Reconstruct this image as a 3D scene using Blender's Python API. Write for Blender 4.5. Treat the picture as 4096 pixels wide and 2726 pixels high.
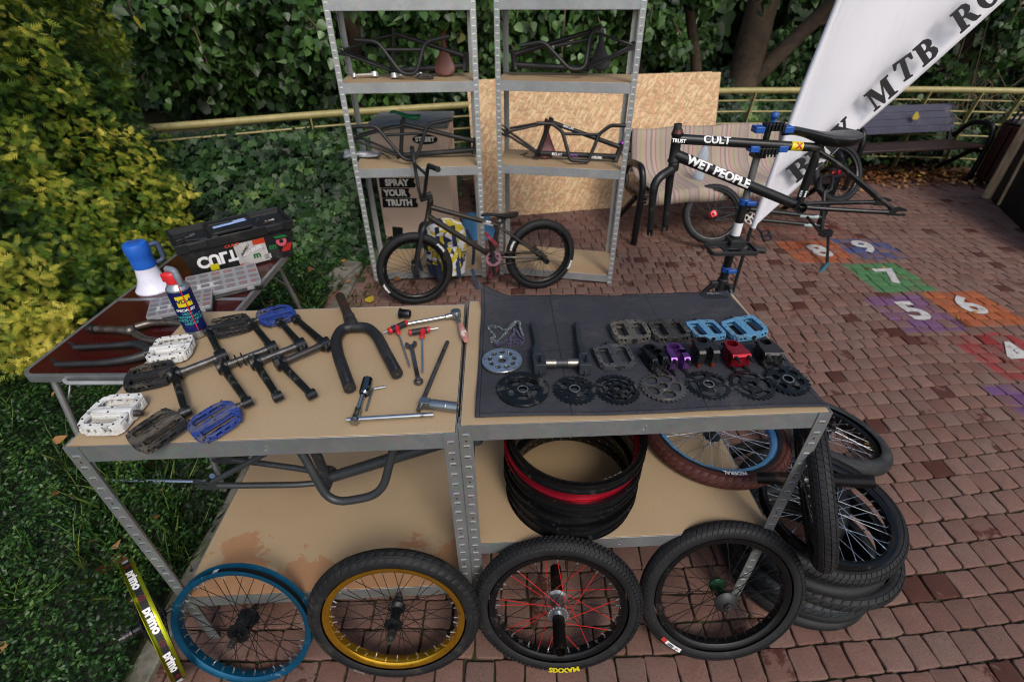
import bpy, bmesh, math, random
import numpy as np
from math import sin, cos, pi, radians, atan2, sqrt
from mathutils import Vector, Matrix, Euler
from mathutils.geometry import tessellate_polygon

for o in list(bpy.data.objects): bpy.data.objects.remove(o)
S = bpy.context.scene
COL = S.collection
random.seed(7); RNG = np.random.default_rng(7)

# ---------------------------------------------------------------- camera
cam = bpy.data.objects.new("camera", bpy.data.cameras.new("camera")); COL.objects.link(cam)
cam.data.sensor_width = 36; cam.data.lens = 17.094; cam.data.clip_start = .02; cam.data.clip_end = 400
_p, _r = .6136, -.0058
_f = Vector((0, cos(_p), -sin(_p))); _u = Vector((0, sin(_p), cos(_p))); _x = Vector((1, 0, 0))
_rt = cos(_r)*_x + sin(_r)*_u; _up = -sin(_r)*_x + cos(_r)*_u
cam.matrix_world = Matrix((( _rt.x, _up.x, -_f.x, 0), (_rt.y, _up.y, -_f.y, 0), (_rt.z, _up.z, -_f.z, 1.7673), (0, 0, 0, 1)))
cam.data.dof.use_dof = True; cam.data.dof.focus_distance = 1.3; cam.data.dof.aperture_fstop = 3.5
S.camera = cam
# ---------------------------------------------------------------- sky, sun, exposure
W = bpy.data.worlds.new("World"); S.world = W; W.use_nodes = True
nt = W.node_tree; sky = nt.nodes.new('ShaderNodeTexSky'); sky.sky_type = 'NISHITA'; sky.sun_disc = False
SUN_EL, SUN_AZ = radians(46), radians(158)      # azimuth of the sun, measured clockwise from +Y
sky.sun_elevation = SUN_EL; sky.sun_rotation = SUN_AZ
sky.air_density = 1.0; sky.dust_density = 3.0; sky.ozone_density = 1.0
bg = nt.nodes['Background']; nt.links.new(sky.outputs[0], bg.inputs[0]); bg.inputs[1].default_value = .125
sd = bpy.data.lights.new("sun", 'SUN'); sd.energy = 1.25; sd.angle = radians(18); sd.color = (1, .95, .88)
sun = bpy.data.objects.new("sun", sd); COL.objects.link(sun)
sun.rotation_euler = Vector((-sin(SUN_AZ)*cos(SUN_EL), -cos(SUN_AZ)*cos(SUN_EL), -sin(SUN_EL))).to_track_quat('-Z', 'Y').to_euler()
S.view_settings.view_transform = 'Standard'; S.view_settings.look = 'None'; S.view_settings.gamma = 1
S.view_settings.exposure = .36
S.render.engine = 'CYCLES'; S.render.resolution_x = 1024; S.render.resolution_y = 681
S.cycles.filter_width = 1.1; S.cycles.max_bounces = 6; S.cycles.transparent_max_bounces = 8

# ---------------------------------------------------------------- helpers
V = Vector
def frame_of(d, up=(0, 0, 1)):
    d = V(d).normalized(); u = V(up)
    if abs(d.dot(u.normalized())) > .98: u = V((1, 0, 0))
    a = u.cross(d).normalized(); b = d.cross(a)
    return a, b, d                                # x, y, axis
def TR(loc=(0, 0, 0), rz=0, rx=0, ry=0, s=1):
    return Matrix.Translation(V(loc)) @ Matrix.Rotation(rz, 4, 'Z') @ Matrix.Rotation(ry, 4, 'Y') @ Matrix.Rotation(rx, 4, 'X') @ Matrix.Scale(s, 4)
def basis(x, y, z, o=(0, 0, 0)):
    x, y, z, o = V(x), V(y), V(z), V(o)
    return Matrix(((x.x, y.x, z.x, o.x), (x.y, y.y, z.y, o.y), (x.z, y.z, z.z, o.z), (0, 0, 0, 1)))

class MB:
    """collects solid shapes and links them as one mesh object"""
    def __init__(s, M=None): s.v = []; s.f = []; s.m = M or Matrix(); s.k = 0; s.fk = []
    def add(s, vs, fs):
        n = len(s.v); s.v += [tuple(s.m @ V(p)) for p in vs]; s.f += [tuple(i+n for i in f) for f in fs]; s.fk += [s.k]*len(fs); return s
    def box(s, c, d, R=None):
        R = R or Matrix(); c = V(c); h = [x/2 for x in d]
        vs = [c + (R.to_3x3() @ V((sx*h[0], sy*h[1], sz*h[2]))) for sx in (-1, 1) for sy in (-1, 1) for sz in (-1, 1)]
        return s.add(vs, [(0, 1, 3, 2), (4, 6, 7, 5), (0, 4, 5, 1), (2, 3, 7, 6), (0, 2, 6, 4), (1, 5, 7, 3)])
    def bar(s, p, q, w, t, up=(0, 0, 1)):         # rectangular bar from p to q, w across, t along up
        a, b, d = frame_of(V(q)-V(p), up); R = basis(a, b, d)
        return s.box((V(p)+V(q))/2, (w, t, (V(q)-V(p)).length), R)
    def tube(s, pts, r, n=12, caps=True, hollow=0):
        pts = [V(p) for p in pts]; rs = r if isinstance(r, (list, tuple)) else [r]*len(pts)
        t0 = (pts[1]-pts[0]).normalized(); a, b, _ = frame_of(t0); vs = []; prev = t0
        for i, p in enumerate(pts):
            t = (pts[min(i+1, len(pts)-1)]-pts[max(i-1, 0)]).normalized()
            q = prev.rotation_difference(t); a = q @ a; b = q @ b; prev = t
            for k in range(n):
                w = 2*pi*k/n; vs.append(p+(a*cos(w)+b*sin(w))*rs[i])
        fs = [(i*n+k, i*n+(k+1) % n, (i+1)*n+(k+1) % n, (i+1)*n+k) for i in range(len(pts)-1) for k in range(n)]
        if hollow:
            return s.add(vs, fs)._ring_ends(pts, rs, n, hollow)
        if caps: fs += [tuple(range(n))[::-1], tuple((len(pts)-1)*n+k for k in range(n))]
        return s.add(vs, fs)
    def _ring_ends(s, pts, rs, n, h):             # visible bore at both ends
        for (p, q, r) in ((pts[0], pts[1], rs[0]), (pts[-1], pts[-2], rs[-1])):
            a, b, d = frame_of(q-p); vs = []
            for rr, dd in ((r, 0), (r-h, 0), (r-h, .025)):
                vs += [p+d*dd+(a*cos(2*pi*k/n)+b*sin(2*pi*k/n))*rr for k in range(n)]
            fs = [(j*n+k, j*n+(k+1) % n, (j+1)*n+(k+1) % n, (j+1)*n+k) for j in range(2) for k in range(n)]+[tuple(2*n+k for k in range(n))]
            s.add(vs, fs)
        return s
    def cyl(s, p, q, r, n=16, r2=None, hollow=0): return s.tube([p, q], [r, r if r2 is None else r2], n, hollow=hollow)
    def lathe(s, prof, n=32, M=None, closed=False, a0=0, a1=2*pi):     # prof [(r,z)], axis z
        M = M or Matrix(); full = abs(a1-a0-2*pi) < 1e-6; m = n if full else n+1; L = len(prof)
        vs = [M @ V((r*cos(a0+(a1-a0)*k/n), r*sin(a0+(a1-a0)*k/n), z)) for k in range(m) for r, z in prof]
        J = L if closed else L-1
        fs = [(k*L+j, ((k+1) % m)*L+j, ((k+1) % m)*L+(j+1) % L, k*L+(j+1) % L) for k in range(n) for j in range(J)]
        return s.add(vs, fs)
    def ball(s, c, r, n=12, sc=(1, 1, 1)):
        return s.lathe([(max(1e-4, r*sin(pi*i/n)), -r*cos(pi*i/n)) for i in range(n+1)], n*2, Matrix.Translation(V(c)) @ Matrix.Diagonal((*sc, 1)))
    def plate(s, outer, t, holes=(), M=None, z0=0):                   # flat outline with holes, thickness t
        M = M or Matrix(); loops = [list(outer)]+[list(h) for h in holes]
        flat = [p for l in loops for p in l]; n = len(flat)
        tri = tessellate_polygon([[V((p[0], p[1], 0)) for p in l] for l in loops])
        vs = [M @ V((p[0], p[1], z0)) for p in flat]+[M @ V((p[0], p[1], z0+t)) for p in flat]
        fs = []
        for a, b, c in tri:
            A, B, C_ = flat[a], flat[b], flat[c]
            if (B[0]-A[0])*(C_[1]-A[1])-(B[1]-A[1])*(C_[0]-A[0]) < 0: a, b, c = c, b, a
            fs += [(c, b, a), (a+n, b+n, c+n)]
        k = 0
        for li, l in enumerate(loops):
            m = len(l); ar = sum(l[i][0]*l[(i+1) % m][1]-l[(i+1) % m][0]*l[i][1] for i in range(m))
            for i in range(m):
                a, b = k+i, k+(i+1) % m
                if (ar > 0) != (li == 0): a, b = b, a
                fs.append((a, b, b+n, a+n))
            k += m
        return s.add(vs, fs)
    def loft(s, rings, cap=True):
        n = len(rings[0]); vs = [p for r in rings for p in r]
        fs = [(i*n+k, i*n+(k+1) % n, (i+1)*n+(k+1) % n, (i+1)*n+k) for i in range(len(rings)-1) for k in range(n)]
        if cap: fs += [tuple(range(n))[::-1], tuple((len(rings)-1)*n+k for k in range(n))]
        return s.add(vs, fs)
    def build(s, name, mat, parent=None, bevel=0, smooth=40, sub=0, uv=None, seg=2):
        me = bpy.data.meshes.new(name); me.from_pydata(s.v, [], s.f)
        if uv:
            l = me.uv_layers.new(name='uv'); 
            for lp in me.loops: l.data[lp.index].uv = uv(s.v[lp.vertex_index])
        if isinstance(mat, (list, tuple)):
            for x in mat: me.materials.append(x)
            me.polygons.foreach_set('material_index', s.fk); mat = None
        bm = bmesh.new(); bm.from_mesh(me); bmesh.ops.recalc_face_normals(bm, faces=bm.faces); bm.to_mesh(me); bm.free()
        return link(name, me, mat, parent, bevel, smooth, sub, seg)
def link(name, me, mat, parent=None, bevel=0, smooth=40, sub=0, seg=2):
    if mat: me.materials.append(mat)
    if smooth:
        me.polygons.foreach_set('use_smooth', [True]*len(me.polygons))
        if not sub: me.set_sharp_from_angle(angle=radians(smooth))
    o = bpy.data.objects.new(name, me); COL.objects.link(o); o.parent = parent
    if bevel:
        b = o.modifiers.new('bevel', 'BEVEL'); b.width = bevel; b.segments = seg; b.limit_method = 'ANGLE'; b.angle_limit = radians(35)
    if sub: m = o.modifiers.new('sub', 'SUBSURF'); m.levels = m.render_levels = sub
    return o
def tag(o, label, cat, group=None):
    o['label'] = label; o['category'] = cat
    if group: o['group'] = group
    return o
def thing(name, label, cat, M=None, group=None):
    o = bpy.data.objects.new(name, None); COL.objects.link(o); o.empty_display_size = .1
    if M is not None: o.matrix_world = M if isinstance(M, Matrix) else Matrix.Translation(V(M))
    return tag(o, label, cat, group)
def kids(o): return [c for c in bpy.data.objects if c.parent == o]
def dup(o, M=None, label=None, parent=None, group=None):
    ch = {}
    for c in bpy.data.objects:
        if c.parent: ch.setdefault(c.parent.name, []).append(c)
    def rec(a, p):
        b = a.copy(); COL.objects.link(b); b.parent = p
        for c in ch.get(a.name, []): rec(c, b)
        return b
    r = rec(o, parent)
    if M is not None: r.matrix_world = M
    if label: r['label'] = label
    if group: r['group'] = group
    return r
def kind(o, k): o['kind'] = k; return o
def arc(c, r, a0, a1, n, ax=(1, 0, 0), ay=(0, 1, 0)):
    c, ax, ay = V(c), V(ax), V(ay); return [c+ax*r*cos(a0+(a1-a0)*i/n)+ay*r*sin(a0+(a1-a0)*i/n) for i in range(n+1)]
def smoothpath(pts, r=.03, n=5):                  # polyline with rounded corners
    pts = [V(p) for p in pts]; out = [pts[0]]
    for i in range(1, len(pts)-1):
        a, b, c = pts[i-1], pts[i], pts[i+1]; k = min(r, (a-b).length*.49, (c-b).length*.49)
        p, q = b+(a-b).normalized()*k, b+(c-b).normalized()*k
        out += [p*(1-t)**2+b*2*t*(1-t)+q*t*t for t in [j/n for j in range(n+1)]]
    return out+[pts[-1]]
def oval(cx, cy, rx, ry, n=16, rot=0):
    return [(cx+rx*cos(2*pi*k/n)*cos(rot)-ry*sin(2*pi*k/n)*sin(rot), cy+rx*cos(2*pi*k/n)*sin(rot)+ry*sin(2*pi*k/n)*cos(rot)) for k in range(n)]
def rrect(cx, cy, w, h, r, n=3, rot=0):
    out = []
    for sx, sy, a in ((1, 1, 0), (-1, 1, pi/2), (-1, -1, pi), (1, -1, 3*pi/2)):
        for i in range(n+1):
            x = sx*(w/2-r)+r*cos(a+pi/2*i/n); y = sy*(h/2-r)+r*sin(a+pi/2*i/n)
            out.append((cx+x*cos(rot)-y*sin(rot), cy+x*sin(rot)+y*cos(rot)))
    return out
_tc = {}
def text_geo(s, size=1, bold=.0, ext=.0, shear=0, res=3, space=1):
    key = (s, bold, shear, space)
    if key not in _tc:
        c = bpy.data.curves.new('t', 'FONT'); c.body = s; c.size = 1; c.offset = bold; c.shear = shear; c.space_character = space
        c.align_x = 'CENTER'; c.align_y = 'CENTER'; c.resolution_u = res; c.fill_mode = 'FRONT'
        o = bpy.data.objects.new('t', c); COL.objects.link(o)
        me = bpy.data.meshes.new_from_object(o.evaluated_get(bpy.context.evaluated_depsgraph_get()))
        bm = bmesh.new(); bm.from_mesh(me)
        for _ in range(5):                         # short edges, so that letters can follow a curved surface
            bmesh.ops.triangulate(bm, faces=bm.faces); es = [e for e in bm.edges if e.calc_length() > .16]
            if not es: break
            bmesh.ops.subdivide_edges(bm, edges=es, cuts=1)
        bmesh.ops.triangulate(bm, faces=bm.faces); bm.to_mesh(me); bm.free()
        _tc[key] = ([tuple(v.co) for v in me.vertices], [tuple(p.vertices) for p in me.polygons])
        bpy.data.objects.remove(o); bpy.data.curves.remove(c); bpy.data.meshes.remove(me)
    vs, fs = _tc[key]
    return [(x*size, y*size) for x, y, z in vs], fs
def lettering(s, size, mp, mat, parent=None, name='lettering', bold=.02, label=None, cat=None, **k):
    """flat letters; mp maps (x, y) of the text plane to 3D"""
    vs, fs = text_geo(s, size, bold, **k); me = bpy.data.meshes.new(name)
    me.from_pydata([tuple(mp(x, y)) for x, y in vs], [], fs); o = link(name, me, mat, parent, smooth=0)
    return o
def flat_map(M): return lambda x, y: M @ V((x, y, 0))
# ---------------------------------------------------------------- materials
def hexc(h):
    h = h.lstrip('#'); c = [int(h[i:i+2], 16)/255 for i in (0, 2, 4)]
    return tuple((x/12.92 if x <= .04045 else ((x+.055)/1.055)**2.4) for x in c)
class NT:
    def __init__(s, name):
        s.m = bpy.data.materials.new(name); s.m.use_nodes = True; s.t = s.m.node_tree; s.n = s.t.nodes; s.b = s.n['Principled BSDF']
    def new(s, t, **k):
        n = s.n.new(t)
        for a, v in k.items(): setattr(n, a, v)
        return n
    def L(s, a, b): s.t.links.new(a, b)
    def co(s, kind='Object', scale=(1, 1, 1), rot=(0, 0, 0)):
        c = s.new('ShaderNodeTexCoord'); m = s.new('ShaderNodeMapping'); m.inputs['Scale'].default_value = scale; m.inputs['Rotation'].default_value = rot
        s.L(c.outputs[kind], m.inputs[0]); return m.outputs[0]
    def noise(s, co, scale, det=4, rough=.6, dist=0):
        n = s.new('ShaderNodeTexNoise'); s.L(co, n.inputs['Vector']); n.inputs['Scale'].default_value = scale; n.inputs['Detail'].default_value = det
        n.inputs['Roughness'].default_value = rough; n.inputs['Distortion'].default_value = dist; return n.outputs['Fac']
    def ramp(s, f, stops):
        r = s.new('ShaderNodeValToRGB'); s.L(f, r.inputs[0]); e = r.color_ramp.elements
        while len(e) < len(stops): e.new(.5)
        for i, (p, c) in enumerate(stops): e[i].position = p; e[i].color = (*c, 1) if isinstance(c, (tuple, list)) else (c, c, c, 1)
        return r.outputs[0]
    def mix(s, f, a, b, mode='MIX'):
        m = s.new('ShaderNodeMix', data_type='RGBA', blend_type=mode)
        for i, x in ((0, f), (6, a), (7, b)):
            if isinstance(x, bpy.types.NodeSocket): s.L(x, m.inputs[i])
            else: m.inputs[i].default_value = x if i == 0 else (*x, 1)
        return m.outputs[2]
    def math(s, op, a, b=0, clamp=False):
        m = s.new('ShaderNodeMath', operation=op, use_clamp=clamp)
        for i, x in ((0, a), (1, b)):
            if isinstance(x, bpy.types.NodeSocket): s.L(x, m.inputs[i])
            else: m.inputs[i].default_value = x
        return m.outputs[0]
    def bump(s, h, st=.3, dist=.002, prev=None):
        b = s.new('ShaderNodeBump'); b.inputs['Strength'].default_value = st; b.inputs['Distance'].default_value = dist; s.L(h, b.inputs['Height'])
        if prev: s.L(prev, b.inputs['Normal'])
        s.L(b.outputs[0], s.b.inputs['Normal']); return b.outputs[0]
    def set(s, col=None, rough=None, metal=None, **k):
        for nm, x in (('Base Color', col), ('Roughness', rough), ('Metallic', metal)):
            if x is None: continue
            if isinstance(x, bpy.types.NodeSocket): s.L(x, s.b.inputs[nm])
            else: s.b.inputs[nm].default_value = (*x, 1) if nm == 'Base Color' else x
        for a, v in k.items(): s.b.inputs[a.replace('_', ' ')].default_value = v
        return s.m
def pm(name, col, rough=.5, metal=0, var=.15, sc=12, bump=.15, bsc=90, dirt=None, dsc=9, damt=.5, rv=.12, bd=.0015, **k):
    """paint, metal or plastic with uneven tone, gloss and optional dirt or wear of its own"""
    if isinstance(col, str): col = hexc(col)
    if isinstance(dirt, str): dirt = hexc(dirt)
    t = NT(name); co = t.co(); n = t.noise(co, sc, 5)
    c = t.mix(t.ramp(n, [(.3, 0.), (.7, 1.)]), tuple(x*(1-var) for x in col), tuple(min(1, x*(1+var)) for x in col))
    if dirt:
        d = t.noise(co, dsc, 8, .7, .4); m = t.ramp(d, [(.62-.2*damt, 0.), (.72-.2*damt, 1.)]); c = t.mix(t.math('MULTIPLY', m, .75), c, dirt)
    r = t.math('ADD', t.math('MULTIPLY', t.noise(co, sc*2.3, 4), rv*2), rough-rv)
    if bump: t.bump(t.noise(co, bsc, 3), bump, bd)
    return t.set(c, r, metal, **k)
def m_galv(name='galvanised_steel', a='#979b9d', b='#bcc0c0'):
    t = NT(name); co = t.co(); v = t.new('ShaderNodeTexVoronoi'); t.L(co, v.inputs['Vector']); v.inputs['Scale'].default_value = 60
    n = t.noise(co, 7, 5); c = t.mix(n, hexc(a), hexc(b)); c = t.mix(.12, c, v.outputs['Color'], 'SOFT_LIGHT')
    d = t.ramp(t.noise(t.co(scale=(1, 1, .3)), 30, 8, .75), [(.66, 0.), (.7, 1.)]); c = t.mix(t.math('MULTIPLY', d, .5), c, hexc('#c9cdcf'))
    t.bump(t.noise(co, 25, 3), .08, .002)
    return t.set(c, t.math('ADD', t.math('MULTIPLY', n, .25), .33), .6)
def m_board(name, edge, amt, spots=.0):            # hardboard with damp stains creeping in from its front edge (y = 0)
    t = NT(name); co = t.co(); s = t.new('ShaderNodeSeparateXYZ'); t.L(co, s.inputs[0])
    f = t.noise(co, 130, 4, .85); c = t.mix(t.noise(co, 3, 4), hexc('#9b8669'), hexc('#ad9778'))
    c = t.mix(t.ramp(f, [(.30, .75), (.40, 0.)]), c, hexc('#7a6040')); c = t.mix(t.ramp(f, [(.62, 0.), (.74, .45)]), c, hexc('#d6c3a0'))
    n = t.noise(co, 5.5, 9, .66, .3)
    m = t.math('SUBTRACT', t.math('MULTIPLY', t.math('SUBTRACT', n, .30), amt), t.math('DIVIDE', t.math('MAXIMUM', s.outputs[1], 0), edge))
    m = t.ramp(t.math('ADD', m, .5), [(.49, 0.), (.54, 1.)])
    if spots: m = t.math('MAXIMUM', m, t.ramp(t.noise(co, 17, 6, .6), [(.72-spots, 0.), (.735-spots, .7)]))
    big = t.noise(co, 1.7, 3, .5); c = t.mix(t.ramp(big, [(.45, 0.), (.7, .35)]), c, hexc('#8c6a45'))
    st = t.mix(t.noise(co, 40, 5), hexc('#8a4e2a'), hexc('#a5683c')); c = t.mix(t.math('MULTIPLY', m, .5), c, st)
    sc = t.noise(t.co(scale=(3, 60, 1), rot=(0, 0, .9)), 6, 4, .8); c = t.mix(t.ramp(sc, [(.74, 0.), (.76, .5)]), c, hexc('#8b7454'))
    t.bump(f, .05, .0005); return t.set(c, .62, 0, Specular_IOR_Level=.3)
GALV = m_galv(); GALV_SHADED = m_galv('shaded_galvanised_steel', '#7f8384', '#9ca0a0'); WORKTOP_L = m_board('hardboard_top', .018, 2.6, .0); WORKTOP_R = m_board('hardboard_right_top', .006, 1.0)  # bench zinc darkened: shade of the downward-facing beams put into its colour
SHELF_L = m_board('hardboard_damp_shelf', .17, 4.6, .045); SHELF_R = m_board('hardboard_shelf', .012, 1.2, .0)
GLINT = pm('slot_glint_zinc', '#eef1f1', .28, .35, .05, bump=0)  # glints on the rack slots, painted as near-white metal
BRIGHT = pm('slot_highlight_zinc', '#b9bdbd', .35, .6, .1, bump=0)  # highlights on the bench slots, painted as a paler metal
HOLE_AND_SHADE = pm('dark_hole_and_slot_shade', '#0d0d0d', .8, bump=0)  # real holes, and the shadow line painted beneath each slot
def m_paver():
    t = NT('worn_red_pavers'); co = t.co(); at = t.new('ShaderNodeAttribute', attribute_name='tone'); sp = t.new('ShaderNodeSeparateColor'); t.L(at.outputs['Color'], sp.inputs[0])
    r, g, b = sp.outputs
    c = t.mix(r, hexc('#674c43'), hexc('#7e6156')); c = t.mix(t.math('MULTIPLY', b, .7), c, hexc('#75625a'))
    fine = t.noise(co, 170, 5, .85); c = t.mix(t.ramp(fine, [(.34, .75), (.48, 0.)]), c, hexc('#49312a')); c = t.mix(t.ramp(fine, [(.58, 0.), (.70, .55)]), c, hexc('#ab9083'))
    n = t.noise(co, 9, 6, .65, .5); c = t.mix(t.ramp(n, [(.35, .35), (.6, 0.)]), c, hexc('#6b4b42'))
    st = t.math('SUBTRACT', g, t.noise(co, 16, 5, .6, .6)); c = t.mix(t.math('MULTIPLY', t.ramp(st, [(.0, 0.), (.06, 1.)]), .8), c, hexc('#42211b'))
    sx = t.new('ShaderNodeSeparateXYZ'); t.L(co, sx.inputs[0]); X, Y_x = sx.outputs[0], sx.outputs[1]
    wear = t.noise(co, 11, 7, .7); e = t.noise(co, 60, 3)
    for (cx, cy, w, h, a, col, wr) in PAINT:       # hopscotch squares: worn paint on the bricks
        dx, dy = t.math('SUBTRACT', X, cx), t.math('SUBTRACT', Y_x, cy)
        u = t.math('ADD', t.math('MULTIPLY', dx, cos(a)), t.math('MULTIPLY', dy, sin(a))); v = t.math('SUBTRACT', t.math('MULTIPLY', dy, cos(a)), t.math('MULTIPLY', dx, sin(a)))
        m = t.math('MAXIMUM', t.math('DIVIDE', t.math('ABSOLUTE', u), w/2), t.math('DIVIDE', t.math('ABSOLUTE', v), h/2))
        m = t.math('ADD', m, t.math('MULTIPLY', t.math('SUBTRACT', e, .5), .12)); m = t.ramp(m, [(.94, 1.), (1., 0.)])
        k = t.ramp(t.math('ADD', t.math('ADD', wear, t.math('MULTIPLY', t.math('SUBTRACT', fine, .5), .5)), t.math('MULTIPLY', t.math('SUBTRACT', b, .5), .35)), [(max(0, wr-.02), .12), (wr+.16, .92)])
        c = t.mix(t.math('MULTIPLY', t.math('MULTIPLY', m, k), .82), c, hexc(col))
    t.bump(t.math('ADD', fine, t.noise(co, 60, 5, .7)), .75, .0022); return t.set(c, .92, 0, Specular_IOR_Level=.15)
PAINT = [(2.59, 3.81, .53, .44, .03, '#9c5230', .3), (3.07, 3.86, .47, .44, .03, '#2a4a7c', .42), (2.90, 3.34, .46, .47, .05, '#37794a', .25),
         (2.74, 2.82, .43, .47, .06, '#6d4a74', .42), (3.20, 2.88, .44, .46, .05, '#a3562f', .25), (2.99, 2.34, .46, .46, .1, '#8f2a2e', .45),
         (2.86, 1.9, .5, .36, .12, '#634276', .4), (2.68, 4.2, .9, .30, .02, '#843a3a', .55), (3.45, 1.95, .44, .42, .12, '#37794a', .4)]
# ---------------------------------------------------------------- part materials
BLK = pm('black_paint', '#17181a', .38, .1, dirt='#4a443c', dsc=14, damt=.25)
BLKM = pm('matt_black_paint', '#222325', .5, .15, dirt='#3d3a36', dsc=12, damt=.3)
CRANKB = pm('worn_black_chromoly', '#131619', .33, .3, var=.35, dirt='#5b5750', dsc=30, damt=.3, sc=30)
GREYB = pm('graphite_paint', '#3a3d40', .42, .35, dirt='#6a665e', dsc=20, damt=.15)
STEEL = pm('worn_bare_steel', '#6c6a68', .34, .85, var=.35, sc=25, dirt='#3c2f27', dsc=12, damt=.6)
FLATBLK = pm('flat_black', '#08080a', .9, bump=0)
CHROME = pm('chrome', '#c4c8ca', .16, 1, var=.08, bump=.03, dirt='#6d6a66', dsc=22, damt=.15, rv=.06)
SATIN = pm('satin_steel', '#9aa0a2', .3, .95, var=.1, bump=.05)
RUST = pm('rusty_steel', '#3b312b', .55, .6, var=.4, sc=20, dirt='#5e3a26', dsc=14, damt=.5)
PEGM = pm('scraped_peg_steel', '#1c1a1a', .4, .6, var=.4, sc=20, dirt='#6a4a34', dsc=22, damt=.35)
RUBBER = pm('rubber', '#111213', .7, dirt='#48443d', dsc=11, damt=.4)
SILVERA = pm('silver_alloy', '#a9adb0', .3, .9, dirt='#5b554c', dsc=12, damt=.4)
WHITEP = pm('white_plastic', '#d9dadb', .35, dirt='#97948e', dsc=10, damt=.2)
WHITELET = pm('white_lettering', '#e6e6e6', .5, bump=0)
BRASS = pm('brass', '#a57b35', .35, .9)
REDA = pm('red_anodised', '#8c1526', .3, .7, var=.2)
PURA = pm('purple_anodised', '#6b4082', .32, .7, var=.3)
SPOKEB = pm('black_spoke', '#191919', .4, .5, bump=0); SPOKES = pm('bright_spoke', '#c9ced2', .25, .9, bump=0); SPOKER = pm('red_spoke', '#c21c1a', .4, .1, bump=0)
NIPS = pm('brass_nipple_silver', '#b9bab8', .3, .9, bump=0)
def m_tyre(name, col='#131416', pat='grid', dust='#39372f', damt=.35, dep=.6, rough=.62):
    t = NT(name); co = t.co(); uv = t.new('ShaderNodeUVMap'); sp = t.new('ShaderNodeSeparateXYZ'); t.L(uv.outputs[0], sp.inputs[0]); u, v = sp.outputs[:2]
    cv = t.math('ABSOLUTE', v)                    # distance from the crown line, metres
    mp = t.new('ShaderNodeMapping'); t.L(uv.outputs[0], mp.inputs[0])
    if pat == 'grid':
        b = t.new('ShaderNodeTexBrick'); b.offset = .5; b.inputs['Mortar Size'].default_value = .09; b.inputs['Scale'].default_value = 1; b.inputs['Brick Width'].default_value = 1; b.inputs['Row Height'].default_value = 1
        mp.inputs['Scale'].default_value = (62, 95, 1); mp.inputs['Rotation'].default_value = (0, 0, .5); t.L(mp.outputs[0], b.inputs['Vector']); h = t.math('SUBTRACT', 1, b.outputs['Fac'])
    elif pat == 'sipe':
        mp.inputs['Scale'].default_value = (1, 1, 1); mp.inputs['Rotation'].default_value = (0, 0, 0)
        a = t.math('ADD', t.math('MULTIPLY', u, 46), t.math('MULTIPLY', cv, 30)); fr = t.math('FRACT', a); h = t.math('GREATER_THAN', fr, .16)
    elif pat == 'fine':
        a = t.math('FRACT', t.math('MULTIPLY', u, 190)); b2 = t.math('FRACT', t.math('MULTIPLY', v, 190)); h = t.math('MINIMUM', t.math('GREATER_THAN', a, .3), t.math('GREATER_THAN', b2, .3))
    elif pat == 'knob':
        a = t.math('ADD', t.math('MULTIPLY', u, 95), t.math('MULTIPLY', t.noise(uv.outputs[0], 60, 2), 2.2)); h = t.math('GREATER_THAN', t.math('FRACT', a), .38)
        h = t.math('MINIMUM', h, t.math('GREATER_THAN', t.math('FRACT', t.math('MULTIPLY', v, 60)), .2))
    else: h = t.math('ADD', t.math('MULTIPLY', u, 0), 1)
    tread = t.math('LESS_THAN', cv, .034); h2 = t.math('MAXIMUM', h, t.math('SUBTRACT', 1, tread))
    rb = t.math('GREATER_THAN', t.math('ABSOLUTE', t.math('SUBTRACT', cv, .0365)), .0011); h2 = t.math('MULTIPLY', h2, t.math('ADD', t.math('MULTIPLY', rb, .5), .5))
    c = hexc(col); n = t.noise(co, 14, 7, .7, .4)
    cc = t.mix(t.ramp(n, [(.35, 0.), (.68, 1.)]), tuple(x*.8 for x in c), tuple(x*1.25+.004 for x in c)); d = t.ramp(t.noise(co, 9, 8, .72), [(.66-.25*damt, 0.), (.8-.2*damt, .8)]); cc = t.mix(d, cc, hexc(dust))
    cc = t.mix(t.math('MULTIPLY', t.math('SUBTRACT', 1, h2), .8), cc, (.004, .004, .004))
    nb = t.bump(t.noise(co, 160, 3), .15, .001); t.bump(h2, dep, .004, nb)
    return t.set(cc, t.math('ADD', t.math('MULTIPLY', n, .25), rough-.12), 0, Specular_IOR_Level=.35)
TY_GRID = m_tyre('tyre_grid_tread', pat='none'); TY_SIPE = m_tyre('tyre_slanted_sipes', pat='none', dust='#47443a', damt=.5); TY_KNOB = m_tyre('tyre_knobbly', '#141517', 'none', dep=1, damt=.4, dust='#3b3934')
TY_FINE = m_tyre('tyre_fine_tread', '#1d1f21', 'fine', damt=.45); TY_PLAIN = m_tyre('tyre_plain', '#131416', 'none', damt=.15); TY_BROWN = m_tyre('tyre_brown', '#4a241f', 'none', dust='#5e3a30', damt=.2, dep=.8)

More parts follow.
